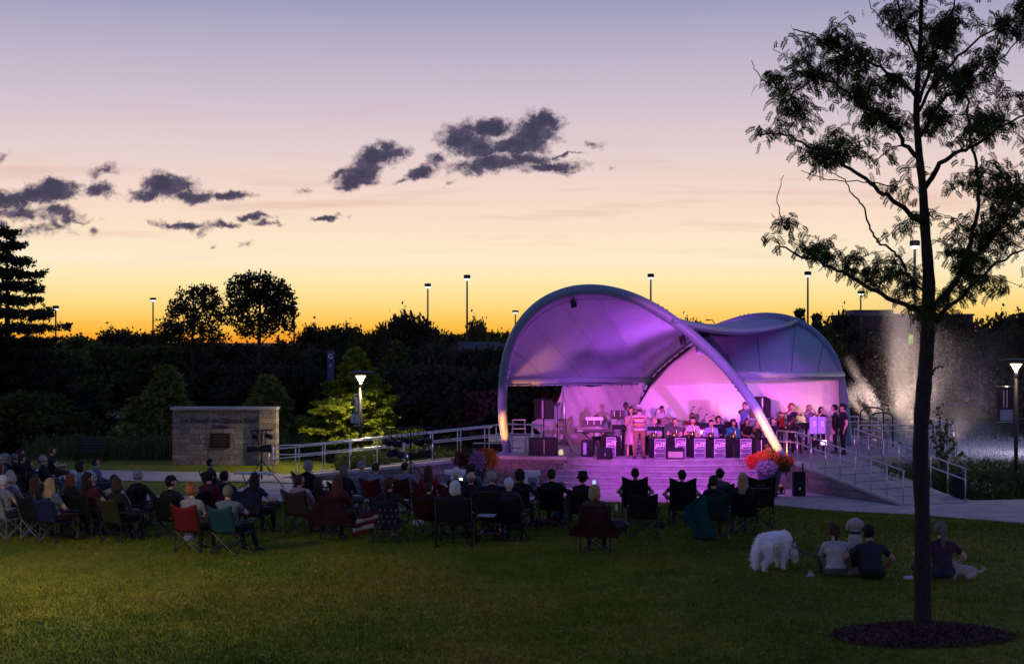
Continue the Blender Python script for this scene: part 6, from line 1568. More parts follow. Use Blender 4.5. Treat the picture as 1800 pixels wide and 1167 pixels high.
        if D['style'] != 'none':
            h = hair_mesh(D, R).build('hair', hairm(D['hair']), o, True); h.location = D['head']; h.rotation_euler = (D['pitch'], 0, D['yaw']); h.scale = (1.12, 1.1, 1.08)
        if D['hat']:
            h = hat_mesh(D['hat']).build('hat', D['hatm'], o, True); h.location = D['head']; h.rotation_euler = (D['pitch'], 0, D['yaw']); h.scale = (1.12, 1.1, 1.08)
# ---------------- clothes palette
BLK = cloth('black',(.018,.018,.02)); NAV = cloth('navy',(.02,.025,.06)); GRY = cloth('grey',(.13,.13,.14)); LGR = cloth('light_grey',(.32,.32,.35)); WHT = cloth('white',(.62,.60,.60)); MAR = cloth('maroon',(.12,.015,.03))
RED = cloth('red',(.36,.02,.03)); LBL = cloth('light_blue',(.28,.42,.62)); LAV = cloth('lavender',(.40,.42,.68)); TEA = cloth('teal',(.02,.28,.34)); DTE = cloth('dusty_teal',(.06,.12,.13)); BGR = cloth('blue_grey',(.14,.18,.25)); PNK = cloth('pale_pink',(.50,.38,.38)); PUR_ = cloth('plum',(.075,.03,.065))
BRN = cloth('brown',(.10,.06,.04)); TAN = cloth('tan',(.30,.16,.09)); OLV = cloth('olive',(.08,.075,.03)); DNM = cloth('denim',(.04,.06,.11)); CRM = cloth('cream',(.6,.5,.45)); RYB = cloth('royal_blue',(.03,.05,.2))
FB = {'black': fab('black',(.014,.014,.016)), 'blue': fab('blue',(.02,.035,.14)), 'olive': fab('olive',(.05,.05,.02)), 'red': fab('red',(.20,.01,.022)), 'dkred': fab('dark_red',(.08,.01,.012)), 'teal': fab('teal',(.008,.08,.13)), 'navy': fab('navy',(.02,.025,.06)), 'brown': fab('brown',(.09,.06,.05)), 'light': fab('light',(.40,.42,.5)), 'maroon': fab('maroon',(.14,.01,.03)), 'green': fab('green',(.01,.06,.05))}
STG = Vector((5.4, 53.5))
def face(p, to=STG): return math.atan2(-(to.x-p.x), to.y-p.y)
# ---------------- audience: head-top pixel, seat colour, clothing, hair ... each with its own description
AUD = [
 # x, y, chair, shirt, sleeves, hair, style, hat, arms, build, who, chairlabel, extra
 (5,804,'black',LBL,'long','white','short',None,'lap',1.0,'white-haired person at the very left edge, upper of two','black camp chair at the left edge under the white-haired person',{}),
 (11,800,'blue',GRY,'long','grey','short',None,'lap',1.0,'grey-haired person beside the light blue cap at the left edge','blue camp chair beside the light blue cap at left',{}),
 (20,798,'black',NAV,'short','brown','short',('cap',LBL),'lap',1.0,'person in a light blue cap in the far left group','black camp chair of the person in the light blue cap',{}),
 (44,791,'navy',BLK,'long','dkbrown','short',None,'lap',1.0,'dark-haired person farthest back in the left group','navy camp chair farthest back in the left group',{}),
 (33,799,'black',BLK,'long','greybrown','short',None,'lap',1.0,'grey-brown-haired person in a dark jacket left of the maroon cap','black camp chair left of the maroon cap',{}),
 (47,798,'navy',NAV,'long','brown','short',('cap',MAR),'lap',1.05,'person in a maroon cap and navy jacket at left','navy camp chair of the person in the maroon cap',{}),
 (94,788,'black',BLK,'short','auburn','short',None,'read',1.05,'man in a black tee sitting highest at left, reading','black camp chair of the reading man at left',{'sc':1.04,'lean':.12}),
 (81,802,'navy',BLK,'long','grey','short',None,'arms',1.25,'heavy grey-haired man in a black jacket at left','navy camp chair of the heavy grey-haired man',{'sc':1.03}),
 (58,811,'black',BLK,'long','dkbrown','bob',None,'lap',1.0,'dark bobbed head in black between the left rows','black camp chair under the dark bobbed person',{}),
 (10,817,'black',MAR,'long','auburn','long',None,'lap',1.0,'woman with dark auburn hair at the left edge','black camp chair of the auburn-haired woman at the left edge',{}),
 (24,829,'black',LBL,'short','grey','short',None,'lap',1.0,'grey-haired person in pale blue behind the white-haired one','black camp chair behind the pale striped one',{}),
 (12,838,'light',LGR,'short','white','short',None,'arms',1.05,'white-haired person in a pale tee in a light chair','light blue-grey camp chair at the left edge',{}),
 (27,835,'black',GRY,'long','grey','crop',None,'lap',1.05,'grey-haired man in grey beside the light chair','black camp chair beside the light one at left',{}),
 (70,839,'black',BLK,'long','brown','long',None,'lap',.95,'woman with long brown hair left of the royal blue chair','black camp chair with a white tag left of the royal blue chair',{'tagc':1}),
 (98,842,'blue',BGR,'short','blond','long',None,'lap',.95,'woman with long fair hair in the royal blue chair','royal blue camp chair in the front left row',{}),
 (145,815,'black',LBL,'long','brown','curly',None,'lap',.95,'curly brown-haired person in blue by the first grass strip','black camp chair of the curly-haired person by the walk',{}),
 (176,808,'navy',BGR,'long','dkbrown','short',None,'arms',1.1,'dark-haired man in a blue-grey hoodie by the walk','navy camp chair of the man in the blue-grey hoodie',{}),
 (132,836,'black',BLK,'long','auburn','bob',None,'lap',1.0,'person with reddish bobbed hair in the middle left rows','black camp chair with a pale strap in the left rows',{}),
 (159,834,'black',MAR,'short','dkbrown','long',None,'read',.95,'woman with very long dark hair, forearms out, reading','black camp chair of the woman with very long dark hair',{'sc':1.04}),
 (173,832,'navy',PUR_,'short','grey','short',None,'lap',1.05,'grey-haired person in a purple shirt in the left rows','navy camp chair of the person in purple',{}),
 (209,836,'black',PNK,'short','dkbrown','short',None,'lap',1.0,'dark-haired person in pale pink behind the olive chair','black camp chair behind the olive one',{}),
 (211,843,'olive',BLK,'long','brown','bob',None,'lap',1.0,'brown-haired woman in the olive green chair','olive green camp chair with a pocket bag behind',{}),
 (249,829,'black',BLK,'long','grey','short',None,'arms',1.1,'grey-haired man in a dark jacket right of the olive chair','black camp chair right of the olive one',{}),
 (307,837,'black',BLK,'long','black','short',('cap',BLK),'arms',1.1,'person in a black cap and black jacket left of the bun-haired woman','black camp chair of the person in the black cap',{}),
 (378,808,'black',BLK,'short','black','short',None,'lap',1.0,'dark-haired man in black sitting before the stone sign','black camp chair before the stone sign',{}),
 (371,829,'black',MAR,'long','black','crop',('cap',NAV),'lap',1.1,'man in a navy cap with pale brim and dark red shirt','black camp chair of the man in dark red',{}),
 (402,829,'black',BLK,'short','black','short',None,'lap',1.05,'dark-haired man in black left of the folding table','black camp chair left of the folding table',{}),
 (342,850,'red',LGR,'short','ginger','bun',None,'lap',1.0,'ginger-haired woman with a top bun in a grey tee','red camp chair in the front left row',{'yaw':-.5}),
 (407,855,'teal',BGR,'short','greybrown','short',None,'phone',1.1,'grey-haired man in a plaid blue-grey shirt and jeans','teal camp chair in the front left row',{'legs':'out'}),
 (451,834,'navy',NAV,'short','dkbrown','long',None,'arms',1.0,'brown-haired woman at the folding table with arm extended','camp chair draped with a navy jacket by the table',{}),
 (546,814,'black',BLK,'long','grey','curly',None,'arms',1.0,'grey curly-haired person in glasses before the left ramp','tall black camp chair with a mesh window before the ramp foot',{'tall':1.25}),
 (535,835,'brown',PNK,'short','brown','crop',None,'lap',1.15,'man with cropped brown hair in a pale pink shirt','brown camp chair of the man in pale pink',{}),
 (563,842,'black',BLK,'long','brown','bob',None,'lap',.9,'brown-haired person leaning low between the pink shirt and red chair','low black camp chair between the brown and dark red ones',{'sc':.92}),
 (595,839,'dkred',MAR,'long','auburn','long',None,'lap',1.0,'woman with long auburn hair in a dark red wrap','dark red camp chair left of the ramp wall',{}),
 (609,821,'black',BLK,'long','greybrown','bob',None,'lap',1.05,'person with a grey-brown bob in a black jacket','black camp chair with white print below the ramp',{}),
 (642,810,'light',LGR,'short','grey','crop',('cap',LGR),'lap',1.1,'man in a grey cap and light grey shirt before the ramp','light grey camp chair of the man in the grey cap',{}),
 (664,816,'red',LGR,'short','brown','short',None,'lap',1.05,'brown-haired man in a pale tee in a red chair','red camp chair just left of the big lighting stand',{}),
 (715,815,'red',LGR,'long','dkbrown','crop',None,'arms',1.1,'dark-haired man in light grey right below the lighting stand','red camp chair centred below the lighting stand',{}),
 (756,821,'red',RED,'long','brown','long',None,'lap',1.05,'woman with long brown hair in a bright red jacket','red camp chair of the woman in the red jacket',{}),
 (804,824,'maroon',BLK,'long','white','short',None,'phone',1.0,'white-haired person in black looking at a lit phone','maroon camp chair before the white topped box',{}),
 (832,817,'black',BGR,'short','dkbrown','crop',None,'lap',1.05,'dark-haired man in blue-grey before the flower planter','black camp chair before the flower planter',{}),
 (831,832,'black',BLK,'short','greybrown','bald',None,'lap',1.05,'balding man in a black chair before the blue-grey shirt','dark grey camp chair of the balding man',{}),
 (686,843,'navy',BLK,'long','brown','pony',None,'arms',1.05,'woman with a long brown ponytail and bare calf','navy camp chair covered by a starred flag blanket',{'legs':'crossed','shorts':1}),
 (757,851,'dkred',BLK,'long','brown','short',None,'lap',.9,'child with brown hair in a small dark red chair','small dark red and black camp chair of the child',{'sc':.86}),
 (915,829,'black',BLK,'long','dkbrown','curly',None,'arms',1.05,'dark curly-haired person in black before the white pedestal box','black camp chair before the white pedestal box',{}),
 (971,827,'black',BLK,'long','dkbrown','short',None,'arms',1.05,'dark-haired person left of the bucket hat against the lit steps','black camp chair left of the bucket hat person',{}),
 (1027,829,'black',BLK,'short','black','short',('bucket',BLK),'phone',1.0,'person in a black bucket hat holding a lit phone','black camp chair of the person in the bucket hat',{}),
 (1047,855,'dkred',BRN,'long','blond','bob',None,'lap',1.0,'fair-haired woman in the dark red draped chair','dark red draped camp chair in front of the steps',{}),
 (1116,824,'black',BLK,'short','black','crop',None,'arms',1.05,'short-haired person in black before the middle of the steps','tall square-backed black chair before the middle of the steps',{'tall':1.32}),
 (1198,827,'black',BLK,'short','black','crop',None,'arms',1.0,'crop-haired person whose tall chair hides the shoulders','tall black chair with rounded top right of centre',{'tall':1.35}),
 (1264,826,'green',GRY,'short','black','short',None,'lap',1.05,'dark-haired man behind the teal blanket','dark green camp chair with corner points, behind the teal blanket',{'tall':1.1}),
 (1254,838,'green',BLK,'short','dkbrown','short',None,'lap',.95,'dark-haired woman just left of the man behind the teal blanket','dark green camp chair holding the teal blanket',{}),
 (1305,834,'black',BLK,'long','blond','long',None,'lap',.95,'person with long dark blond hair left of the wide printed chair','black camp chair of the long-haired person at right',{}),
]
CHAIR_AT = {}
for (x, y, ck, shirt, sl, hair, st_, hat, arms, bd, who, chl, ex) in AUD:
    sc = ex.get('sc', 1.0); p = under_head(x, y, 1.235*sc+(.03 if hat or st_ == 'bun' else 0)); rz = face(p)
    rzz = rz+random.uniform(-.08,.08)
    person(p, rzz, who, 'sit', arms, shirt, sl, [DNM, BLK, BRN, GRY][(x*7) % 4] if not ex.get('shorts') else cloth('shorts', (.3,.25,.2)), 'fair' if (x % 5) else 'tan', hair, st_, hat[0] if hat else None, hat[1] if hat else None, lean=ex.get('lean', random.uniform(-.10,.10)), yaw=ex.get('yaw', random.uniform(-.5,.5)), pitch=random.uniform(-.15,.08), turn=random.uniform(-.15,.15), sc=sc, build_=bd, legs=ex.get('legs', 'bent'), group='seated audience in camp chairs')
    ch = camp_chair(p, rzz, chl, FB[ck], M_tubeg if x in (70,12,642,715) else None, sc=max(.9, sc)*(1.05 if bd > 1.1 else 1), tall=ex.get('tall', 1.0)); CHAIR_AT[(x,y)] = ch
# empty draped black chair, printed chair
p = under_head(1132, 862, .95); camp_chair(p, face(p), 'empty black draped camp chair in front of the lower steps', FB['black'], tall=1.0)
p = under_head(1330, 842, 1.05); t = camp_chair(p, face(p), 'wide black camp chair with faded white print across its back', FB['black'], tall=1.12, sc=1.18)
for k, (w_, z) in enumerate(((.26,.86),(.24,.80))):
    text_mesh('~~~~~~' if k else '------', .09, 'faded_print', mat('faded_print', (.3,.3,.34), .8), t, .002, loc=(0,-.475,z-.03), rot=(PI/2-.25,0,0))
# big director chair with white-bobbed woman, scooter with big man and partner
p = under_head(802, 844, 1.27); rz = face(p)*.5
person(p, rz, 'woman with a white bob in the wide black director chair', 'sit', 'arms', BLK, 'long', BLK, 'fair', 'white', 'bob', group='seated audience in camp chairs')
t = thing('director_chair', 'wide squared black director chair with side table in the front row', 'folding chair', p, rz)
b = MB(); b.grid(lambda u_, v_: ((u_-.5)*.66, -.24-.1*v_-.03*math.sin(PI*u_), .50+.46*v_), 8, 6); b.build('backrest', FB['black'], t, True, solid=.03)
MB().box((0,.02,.45), (.62,.5,.04)).build('seat', FB['black'], t, bevel=.01)
for s in (-1,1):
    b = MB(); b.tube([(s*.34,-.26,.02),(s*.34,-.26,.5),(s*.34,-.36,.97)], .015, 6); b.build('back_post', M_tubeb, t, True); b = MB(); b.tube([(s*.34,.26,.02),(s*.34,.26,.66)], .015, 6); b.build('front_leg', M_tubeb, t, True)
    b = MB(); b.tube([(s*.34,-.26,.05),(-s*.34,.26,.42)], .013, 6); b.build('cross_leg', M_tubeb, t, True); MB().box((s*.35,.0,.67), (.07,.58,.03)).build('armrest', M_black, t, bevel=.008); MB().tube([(s*.34,-.28,.03),(s*.34,.3,.03)], .015, 6).build('floor_bar', M_tubeb, t)
MB().box((.56,.12,.60), (.34,.36,.02)).build('side_table', mat('table_pale', (.35,.33,.35), .5), t, bevel=.006)
p = under_head(866, 829, 1.36); rz = face(p)*.5
person(p+Vector((0,0,.08)), rz, 'large grey-haired man in a black jacket on the mobility scooter', 'sit', 'arms', BLK, 'long', BLK, 'fair', 'grey', 'crop', build_=1.3, sc=1.03, group='seated audience in camp chairs')
t = thing('mobility_scooter', 'black mobility scooter with a big padded seat carrying the large man', 'mobility scooter', p, rz)
b = MB(); b.grid(lambda u_, v_: ((u_-.5)*(.62-.1*v_*v_), -.26-.12*v_-.05*math.sin(PI*u_), .48+.52*v_**.9), 10, 8); b.build('backrest', FB['black'], t, True, solid=.09)
MB().box((0,.0,.47), (.58,.52,.12)).build('seat', FB['black'], t, bevel=.04); MB().tube([(0,-.02,.15),(0,-.02,.42)], .05, 10).build('seat_post', M_blackm, t, True)
b = MB(); b.grid(lambda u_, v_: ((u_-.5)*.56*(1-.2*v_), -.42+.62*v_, .16+.10*math.sin(PI*u_)*math.sin(PI*min(1,v_*1.3))), 10, 8); b.build('rear_shroud', mat('scooter_shell', (.03,.03,.035), .25, spec=.6), t, True, solid=.02)
MB().box((0,.45,.12), (.46,.7,.05)).build('foot_deck', M_black, t, bevel=.01); MB().tube([(0,.75,.1),(0,.66,.85)], .025, 8).build('tiller', M_blackm, t, True); MB().tube([(-.22,.62,.88),(.22,.62,.88)], .016, 6).build('handlebar', M_blackm, t, True)
for (x, y) in ((-.25,-.3),(.25,-.3),(-.2,.7),(.2,.7)): MB().lathe([(.06,-.05),(.1,-.045),(.1,.045),(.06,.05)], (x,y,.1), 16, axis=(1,0,0)).build('wheel', M_black, t, True)
for s in (-1,1): MB().box((s*.16,-.45,.19), (.07,.02,.04)).build('reflector', mat('reflector_red', (.5,.03,.02), .3), t); MB().box((s*.34,.0,.68), (.07,.42,.04)).build('armrest', M_black, t, bevel=.01)
p2 = under_head(897, 845, 1.2); 
person(p2, face(p2), 'white-haired woman close beside the large man', 'sit', 'lap', PUR_, 'long', BLK, 'fair', 'white', 'short', group='seated audience in camp chairs')
camp_chair(p2, face(p2), 'black camp chair with a violet bag beside the scooter', FB['black'])
# people on the grass
p = on_lawn(983, 921); person(p, face(p), 'grey-blond person in a dusty teal top sitting on the grass', 'ground', 'knees', DTE, 'long', BLK, 'fair', 'greybrown', 'curly', sc=1.02, build_=1.05)
t = thing('picnic_blanket', 'small dark red blanket on the grass beside the teal top', 'blanket', p+Vector((-.45,.1,.02)))
MB().grid(lambda u_, v_: ((u_-.5)*.9, (v_-.5)*.8, .03+.02*math.sin(u_*13)*math.sin(v_*11)+.1*math.exp(-((u_-.6)**2+(v_-.4)**2)*14)), 16, 14).build('cloth', FB['maroon'], t, True, solid=.01)
pw = on_lawn(1470, 1016); person(pw, face(pw)*.6+.05, 'woman in a white tee with a low hair knot, sitting on the lawn', 'ground', 'knees', WHT, 'short', cloth('sage_shorts',(.12,.15,.13)), 'fair', 'brown', 'knot', sc=1.0, build_=1.0, pitch=-.05)
pm = on_lawn(1534, 1020); person(pm, face(pm)*.6+.1, 'man in a backwards black cap and dark tee hugging his knees', 'ground', 'dog', cloth('charcoal',(.035,.04,.055)), 'short', BLK, 'tan', 'black', 'crop', 'capback', BLK, sc=1.0, build_=1.12, lean=.12)
pp = on_lawn(1657, 1019); person(pp, face(pp)*.5, 'woman in a plum tee with a fair ponytail behind the trunk', 'ground', 'dog', PUR_, 'short', DNM, 'fair', 'greybrown', 'pony', sc=1.05, build_=1.03, legs='lotus')
# ---------------- band
def bandp(x, y, h, d, label, **k):
    p = Vector((XD(x,d), d, SZ)); z = hpx(y,d)-SZ; s = z/h
    return person(p, PI+k.pop('rz',0), label, sc=s, group='jazz band musicians on the stage', **k), p
M_brass = mat('brass', (.8,.55,.22), .25, metal=1, var=.05)
def tube_between(t, nm, pts, r, m, n=8): b = MB(); b.tube(pts, r, n); return b.build(nm, m, t, True)
def sax(R_, label):
    h = R_['tips'][1]; w_ = R_['head']; t = thing('saxophone', label, 'saxophone', h)
    mouth = w_+Vector((0,-.10,-.07))-h; a = Vector((0,-.03,.10)); low = Vector((-.03,.0,-.30)); bell = Vector((-.10,-.20,-.02))
    b = MB(); b.tube(catmull([mouth, mouth*.6+Vector((0,-.06,.1)), a, low*.5, low, low+Vector((-.05,-.09,-.03)), bell+Vector((0,.04,-.14)), bell], 4), [.012+.0016*i for i in range(20)]+[.045+.008*i for i in range(9)], 10); b.build('body', M_brass, t, True)
    b = MB(); b.lathe([(.05,-.03),(.085,.03),(.09,.035)], bell, 14, axis=(-.1,-.5,.8)); b.build('bell', M_brass, t, True)
    b = MB(); b.tube([a+Vector((.03,-.03,0)), low+Vector((.03,-.03,.05))], .008, 5); b.build('key_rods', M_brass, t)
def trumpet(R_, label, dirv=(-.55,-1,-.28)):
    d = Vector(dirv).normalized(); m = R_['head']+Vector((0,-.10,-.06)); t = thing('trumpet', label, 'trumpet', m)
    tube_between(t, 'tubing', [(0,0,0), d*.42], .008, M_brass); b = MB(); b.lathe([(.010,0),(.02,.10),(.055,.15),(.062,.155)], d*.38, 16, axis=d); b.build('bell', M_brass, t, True)
    b = MB(); q = d*.2+Vector((0,0,-.03)); s = d*.11
    b.tube([q-s, q+s, q+s+Vector((0,0,-.06)), q-s+Vector((0,0,-.06))], .008, 6, closed=True); b.build('slide_loop', M_brass, t, True)
    for k in (-1,0,1): b = MB(); b.tube([q+d*.03*k+Vector((0,0,-.09)), q+d*.03*k+Vector((0,0,.06))], .010, 8); b.build('valve', M_brass, t, True)
def trombone(R_, label, dirv=(-.75,-1,-.45)):
    d = Vector(dirv).normalized(); m = R_['head']+Vector((0,-.10,-.06)); t = thing('trombone', label, 'trombone', m); s = Vector((0,0,1)).cross(d).normalized()*.05
    b = MB(); b.tube([(0,0,0), d*1.0, d*1.03+s, d*1.0+s*2, d*.1+s*2], .009, 6); b.build('slide', M_brass, t, True)
    b = MB(); b.tube([d*.1+s*2, d*-.15+s*2, d*-.2-s*.2, d*-.15-s*1.2, d*.3-s*1.6], .010, 6); b.build('tuning_tube', M_brass, t, True)
    b = MB(); b.lathe([(.012,0),(.03,.16),(.09,.24),(.098,.245)], d*.25-s*1.6, 16, axis=d); b.build('bell', M_brass, t, True)
bandp(1049,731,1.27,53.2,'curly red-haired pianist behind the keyboard', pose='sit', arms='keys', shirt=WHT, pants=BLK, hair='auburn', style='wild')
bandp(1100,706,1.72,54.3,'tall dark-skinned musician in a pale grey shirt at the back left', pose='stand', arms='lap', shirt=LGR, sleeves='long', pants=BLK, skin='dark', hair='black', style='crop')
M_dress = cloth('rose_dress',(.62,.42,.46))
bandp(1109,715,1.70,51.4,'singer with long brown hair in a knee-length pink dress', pose='stand', arms='mic', shirt=M_dress, sleeves='none', pants=M_dress, hair='dkbrown', style='long', skirt=(2,.42,.23), turn=.5, yaw=.1, build_=.88, shoes=SKINS['fair'], rz=-.5)
r_, pz = bandp(1124,711,1.74,50.35,'man with his back turned, white hat, patterned shirt and tan trousers', pose='stand', arms='phone', shirt=cloth('cream_shirt',(.55,.42,.34)), pants=TAN, hair='brown', style='crop', hat='fedora', hatm=WHT, build_=1.1, legs='step', rz=PI-.15)
# printed pattern panels of the shirt back, wrapped on the torso
rS = QUEUE[-1]; pat = []
for k, (c, z, w_) in enumerate([((.08,.03,.05),.40,.26),((.7,.28,.08),.345,.30),((.75,.6,.5),.30,.28),((.05,.04,.12),.255,.26),((.75,.25,.06),.20,.30),((.6,.06,.05),.15,.30),((.05,.05,.16),.095,.28)]): pat.append((c, z, w_))
rS['pattern'] = pat
sx = [ (1151,735,51.9,'saxophonist in glasses and a light blue shirt, first seat',dict(shirt=LBL,sleeves='short',hair='greybrown',style='bald',build_=1.12),'tenor saxophone of the player in light blue'),
 (1187,735,52.1,'saxophonist with dark hair and a grey shirt, second seat',dict(shirt=GRY,sleeves='short',hair='brown',style='short',yaw=.25,build_=1.08),'saxophone held by the player in grey'),
 (1218,733,52.0,'saxophonist in a white shirt and dark tie, third seat',dict(shirt=WHT,sleeves='short',hair='black',style='short',lean=.2,pitch=-.2),'saxophone held by the player in white'),
 (1250,738,52.1,'saxophonist with dark hair and a lavender shirt, fourth seat',dict(shirt=LAV,sleeves='long',hair='black',style='short',lean=.22,pitch=-.25,build_=1.1),'saxophone held by the player in lavender'),
 (1290,738,52.2,'woman saxophonist with curly dark hair and a teal cardigan',dict(shirt=TEA,sleeves='long',hair='dkbrown',style='curly',yaw=.45,build_=.98),'saxophone held by the woman in teal')]
for x, y, d, lab, kw, sl_ in sx:
    R_, p = bandp(x, y, 1.27, d, lab, pose='sit', arms='sax', pants=BLK, **kw); sax(R_, sl_)
    t = thing('stage_chair', 'black chair under the '+lab.split(',')[0], 'chair', p, PI)
    MB().box((0,.02,.43), (.44,.42,.04)).build('seat', M_black, t, bevel=.01); MB().box((0,-.22,.68), (.42,.03,.3)).build('backrest', M_black, t, bevel=.01)
    for a in (-1,1):
        for c in (-.18,.2): MB().tube([(a*.19,c,0),(a*.19,c,.42)], .012, 6).build('leg', M_blackm, t)
        MB().tube([(a*.19,-.2,.42),(a*.19,-.23,.8)], .012, 6).build('back_post', M_blackm, t)
R_, p = bandp(1160,712,1.70,54.6,'bassist in a white tee bent over his guitar at the back', pose='stand', arms='guitar', shirt=WHT, pants=BLK, hair='black', style='short', lean=.28, pitch=-.35, turn=.35, skin='tan')
t = thing('bass_guitar', 'long-necked electric bass slung on the bassist in white', 'guitar', p+Vector((0,-.30,1.02)), 0)
b = MB(); b.prism([(-.12,-.02),(.05,-.14),(.2,-.13),(.3,-.02),(.22,.12),(.05,.13),(-.1,.1)], -.02, .02); o = b.build('body', mat('bass_body', (.12,.03,.02), .25), t, bevel=.01); o.rotation_euler = (PI/2,0,0)
b = MB(); b.box((-.5,-.0,.14), (.86,.03,.045), rot=(0,.32,0)); b.build('neck', mat('bass_neck', (.25,.13,.06), .4), t); MB().box((-.95,0,.30), (.16,.03,.07), rot=(0,.32,0)).build('headstock', M_black, t)
b = MB(); b.tube([(-.2,.1,.15),(-.12,.25,.42),(.1,.25,.5),(.2,.3,.2),(.2,.1,0)], .018, 6); b.build('strap', M_black, t, True)
bandp(1218,724,1.32,55.6,'drummer in a red shirt behind the saxophones', pose='sit', arms='sticks', shirt=RED, pants=BLK, hair='black', style='short', skin='tan', build_=1.15)
bandp(1264,731,1.30,53.7,'bearded man in a dark shirt behind the lavender shirt', pose='sit', arms='lap', shirt=NAV, sleeves='long', pants=BLK, hair='dkbrown', style='curly', yaw=.3, build_=1.1)
R_, p = bandp(1309,707,1.70,54.9,'trumpeter in a blue shirt standing left of the right arch leg', pose='stand', arms='trumpet', shirt=cloth('mid_blue',(.16,.22,.5)), sleeves='long', pants=BLK, hair='black', style='short', yaw=-.3); trumpet(R_, 'trumpet of the player in blue left of the arch leg')
bandp(1314,736,1.27,53.3,'dark-haired seated player in shadow left of the arch leg', pose='sit', arms='lap', shirt=BLK, pants=BLK, hair='dkbrown', style='bob', skin='tan')
R_, p = bandp(1333,738,1.27,52.7,'long blond-haired trombonist in a dark dress beside the arch leg', pose='sit', arms='trombone', shirt=BLK, sleeves='none', pants=BLK, hair='blond', style='long', build_=.9); trombone(R_, 'trombone of the blond player beside the arch leg', (-.3,-1,-.5))
bandp(1359,733,1.30,52.4,'dark-haired seated player in glasses right of the arch leg', pose='sit', arms='lap', shirt=NAV, sleeves='long', pants=BLK, hair='black', style='short', yaw=.5)
R_, p = bandp(1371,725,1.66,55.6,'trumpeter in a bright red shirt behind the loudspeaker', pose='stand', arms='trumpet', shirt=RED, sleeves='long', pants=BLK, hair='black', style='short', lean=.15); trumpet(R_, 'trumpet of the player in red')
R_, p = bandp(1391,709,1.72,54.3,'curly fair-haired trumpeter in a dark blue shirt', pose='stand', arms='trumpet', shirt=NAV, pants=BLK, hair='ginger', style='wild', yaw=.4, turn=.3); trumpet(R_, 'trumpet of the curly-haired player', (-.9,-.8,-.35))
R_, p = bandp(1396,730,1.27,53.3,'dark-skinned seated trombonist at the right', pose='sit', arms='trombone', shirt=BLK, pants=BLK, skin='dark', hair='black', style='crop'); trombone(R_, 'trombone slanting down to the railing at right', (-.95,-1,-.75))
R_, p = bandp(1422,712,1.68,54.5,'trumpeter with long straight blond hair in a blue-grey tee', pose='stand', arms='trumpet', shirt=cloth('slate',(.22,.24,.36)), pants=BLK, hair='blond', style='long', yaw=.5, turn=.3, build_=.93); trumpet(R_, 'trumpet of the long-haired blond player', (-.9,-.8,-.35))
R_, p = bandp(1443,718,1.64,54.0,'dark-haired trumpeter in a navy tee by the violet stand fronts', pose='stand', arms='trumpet', shirt=NAV, pants=BLK, hair='dkbrown', style='bob', yaw=.4, turn=.3, build_=.95); trumpet(R_, 'trumpet of the player in the navy tee', (-.8,-.8,-.45))
bandp(1469,709,1.74,52.9,'man in black standing left of the capped man at the ramp top', pose='stand', arms='hip', shirt=BLK, sleeves='long', pants=BLK, hair='black', style='short', rz=PI-1.9+PI, build_=1.1, lean=.04)
bandp(1483,706,1.78,52.2,'man in a black cap and black shirt standing at the ramp top', pose='stand', arms='down', shirt=BLK, sleeves='short', pants=BLK, hair='black', style='crop', hat='cap', hatm=BLK, rz=PI-1.6+PI, build_=1.18)
flush_people()
# patterned shirt bands on the man with the hat (part of his clothing)
for o in list(bpy.data.objects):
    if o.get('label', '').startswith('man with his back turned'):
        hatman = o
D = [d for d in QUEUE if d['label'].startswith('man with his back turned')][0]
for c, z, w_ in D['pattern']:
    b = MB()
    def f(u_, v_):
        a = (u_-.5)*1.9; zz = z+.036*(v_-.5)+.006*math.sin(u_*17); r_x = .19*D['B']*1.0; r_y = .142*D['B']
        q = D['T'](math.sin(a)*r_x, -math.cos(a)*r_y+.0, zz); return q
    b.grid(f, 14, 1); b.build('shirt_print', mat('print_%d' % int(z*1000), c, .8), hatman, True, solid=.004)

# ======================================================= SMALL THINGS AMONG THE AUDIENCE
def drape(name, label, ch, m, pts, cat='blanket'):
    """cloth hung on a chair: pts = local outline rows (left/right) from top to bottom"""
    t = thing(name, label, cat, ch.location, ch.rotation_euler.z); b = MB(); n = len(pts)
    def f(u_, v_):
        k = v_*(n-1); i = min(int(k), n-2); fr = k-i; l = Vector(pts[i][0]).lerp(Vector(pts[i+1][0]), fr); r = Vector(pts[i][1]).lerp(Vector(pts[i+1][1]), fr)
        q = l.lerp(r, u_); q.y -= .03*math.sin(u_*9+v_*4)+.03; return q
    b.grid(f, 14, 12); b.build('cloth', m, t, True, solid=.012); return t
drape('teal_blanket', 'teal blanket hanging from the left of the dark green chair to the grass', CHAIR_AT[(1254,838)], fab('teal_blanket',(.0,.10,.09)), [((-.26,-.40,.90),(-.18,-.42,.92)),((-.42,-.42,.78),(-.14,-.44,.80)),((-.60,-.42,.64),(-.13,-.45,.66)),((-.60,-.43,.50),(-.10,-.45,.50)),((-.50,-.44,.36),(-.04,-.46,.34)),((-.44,-.44,.18),(.04,-.46,.18)),((-.38,-.44,.03),(.06,-.46,.03))])
drape('navy_jacket', 'navy jacket spread over the back of the chair by the folding table', CHAIR_AT[(451,834)], NAV, [((-.33,-.40,.93),(.33,-.40,.93)),((-.44,-.44,.7),(.40,-.44,.72)),((-.40,-.44,.48),(.36,-.46,.46))], 'jacket')
drape('dark_red_wrap', 'dark red wrap flaring round the front-centre chair', CHAIR_AT[(1047,855)], fab('dark_red_wrap',(.045,.008,.008)), [((-.27,-.43,.93),(.27,-.43,.93)),((-.28,-.46,.80),(.28,-.46,.80)),((-.30,-.47,.66),(.30,-.47,.66)),((-.38,-.44,.55),(.40,-.44,.55)),((-.46,-.40,.46),(.48,-.40,.47)),((-.44,-.40,.38),(.42,-.40,.36))])
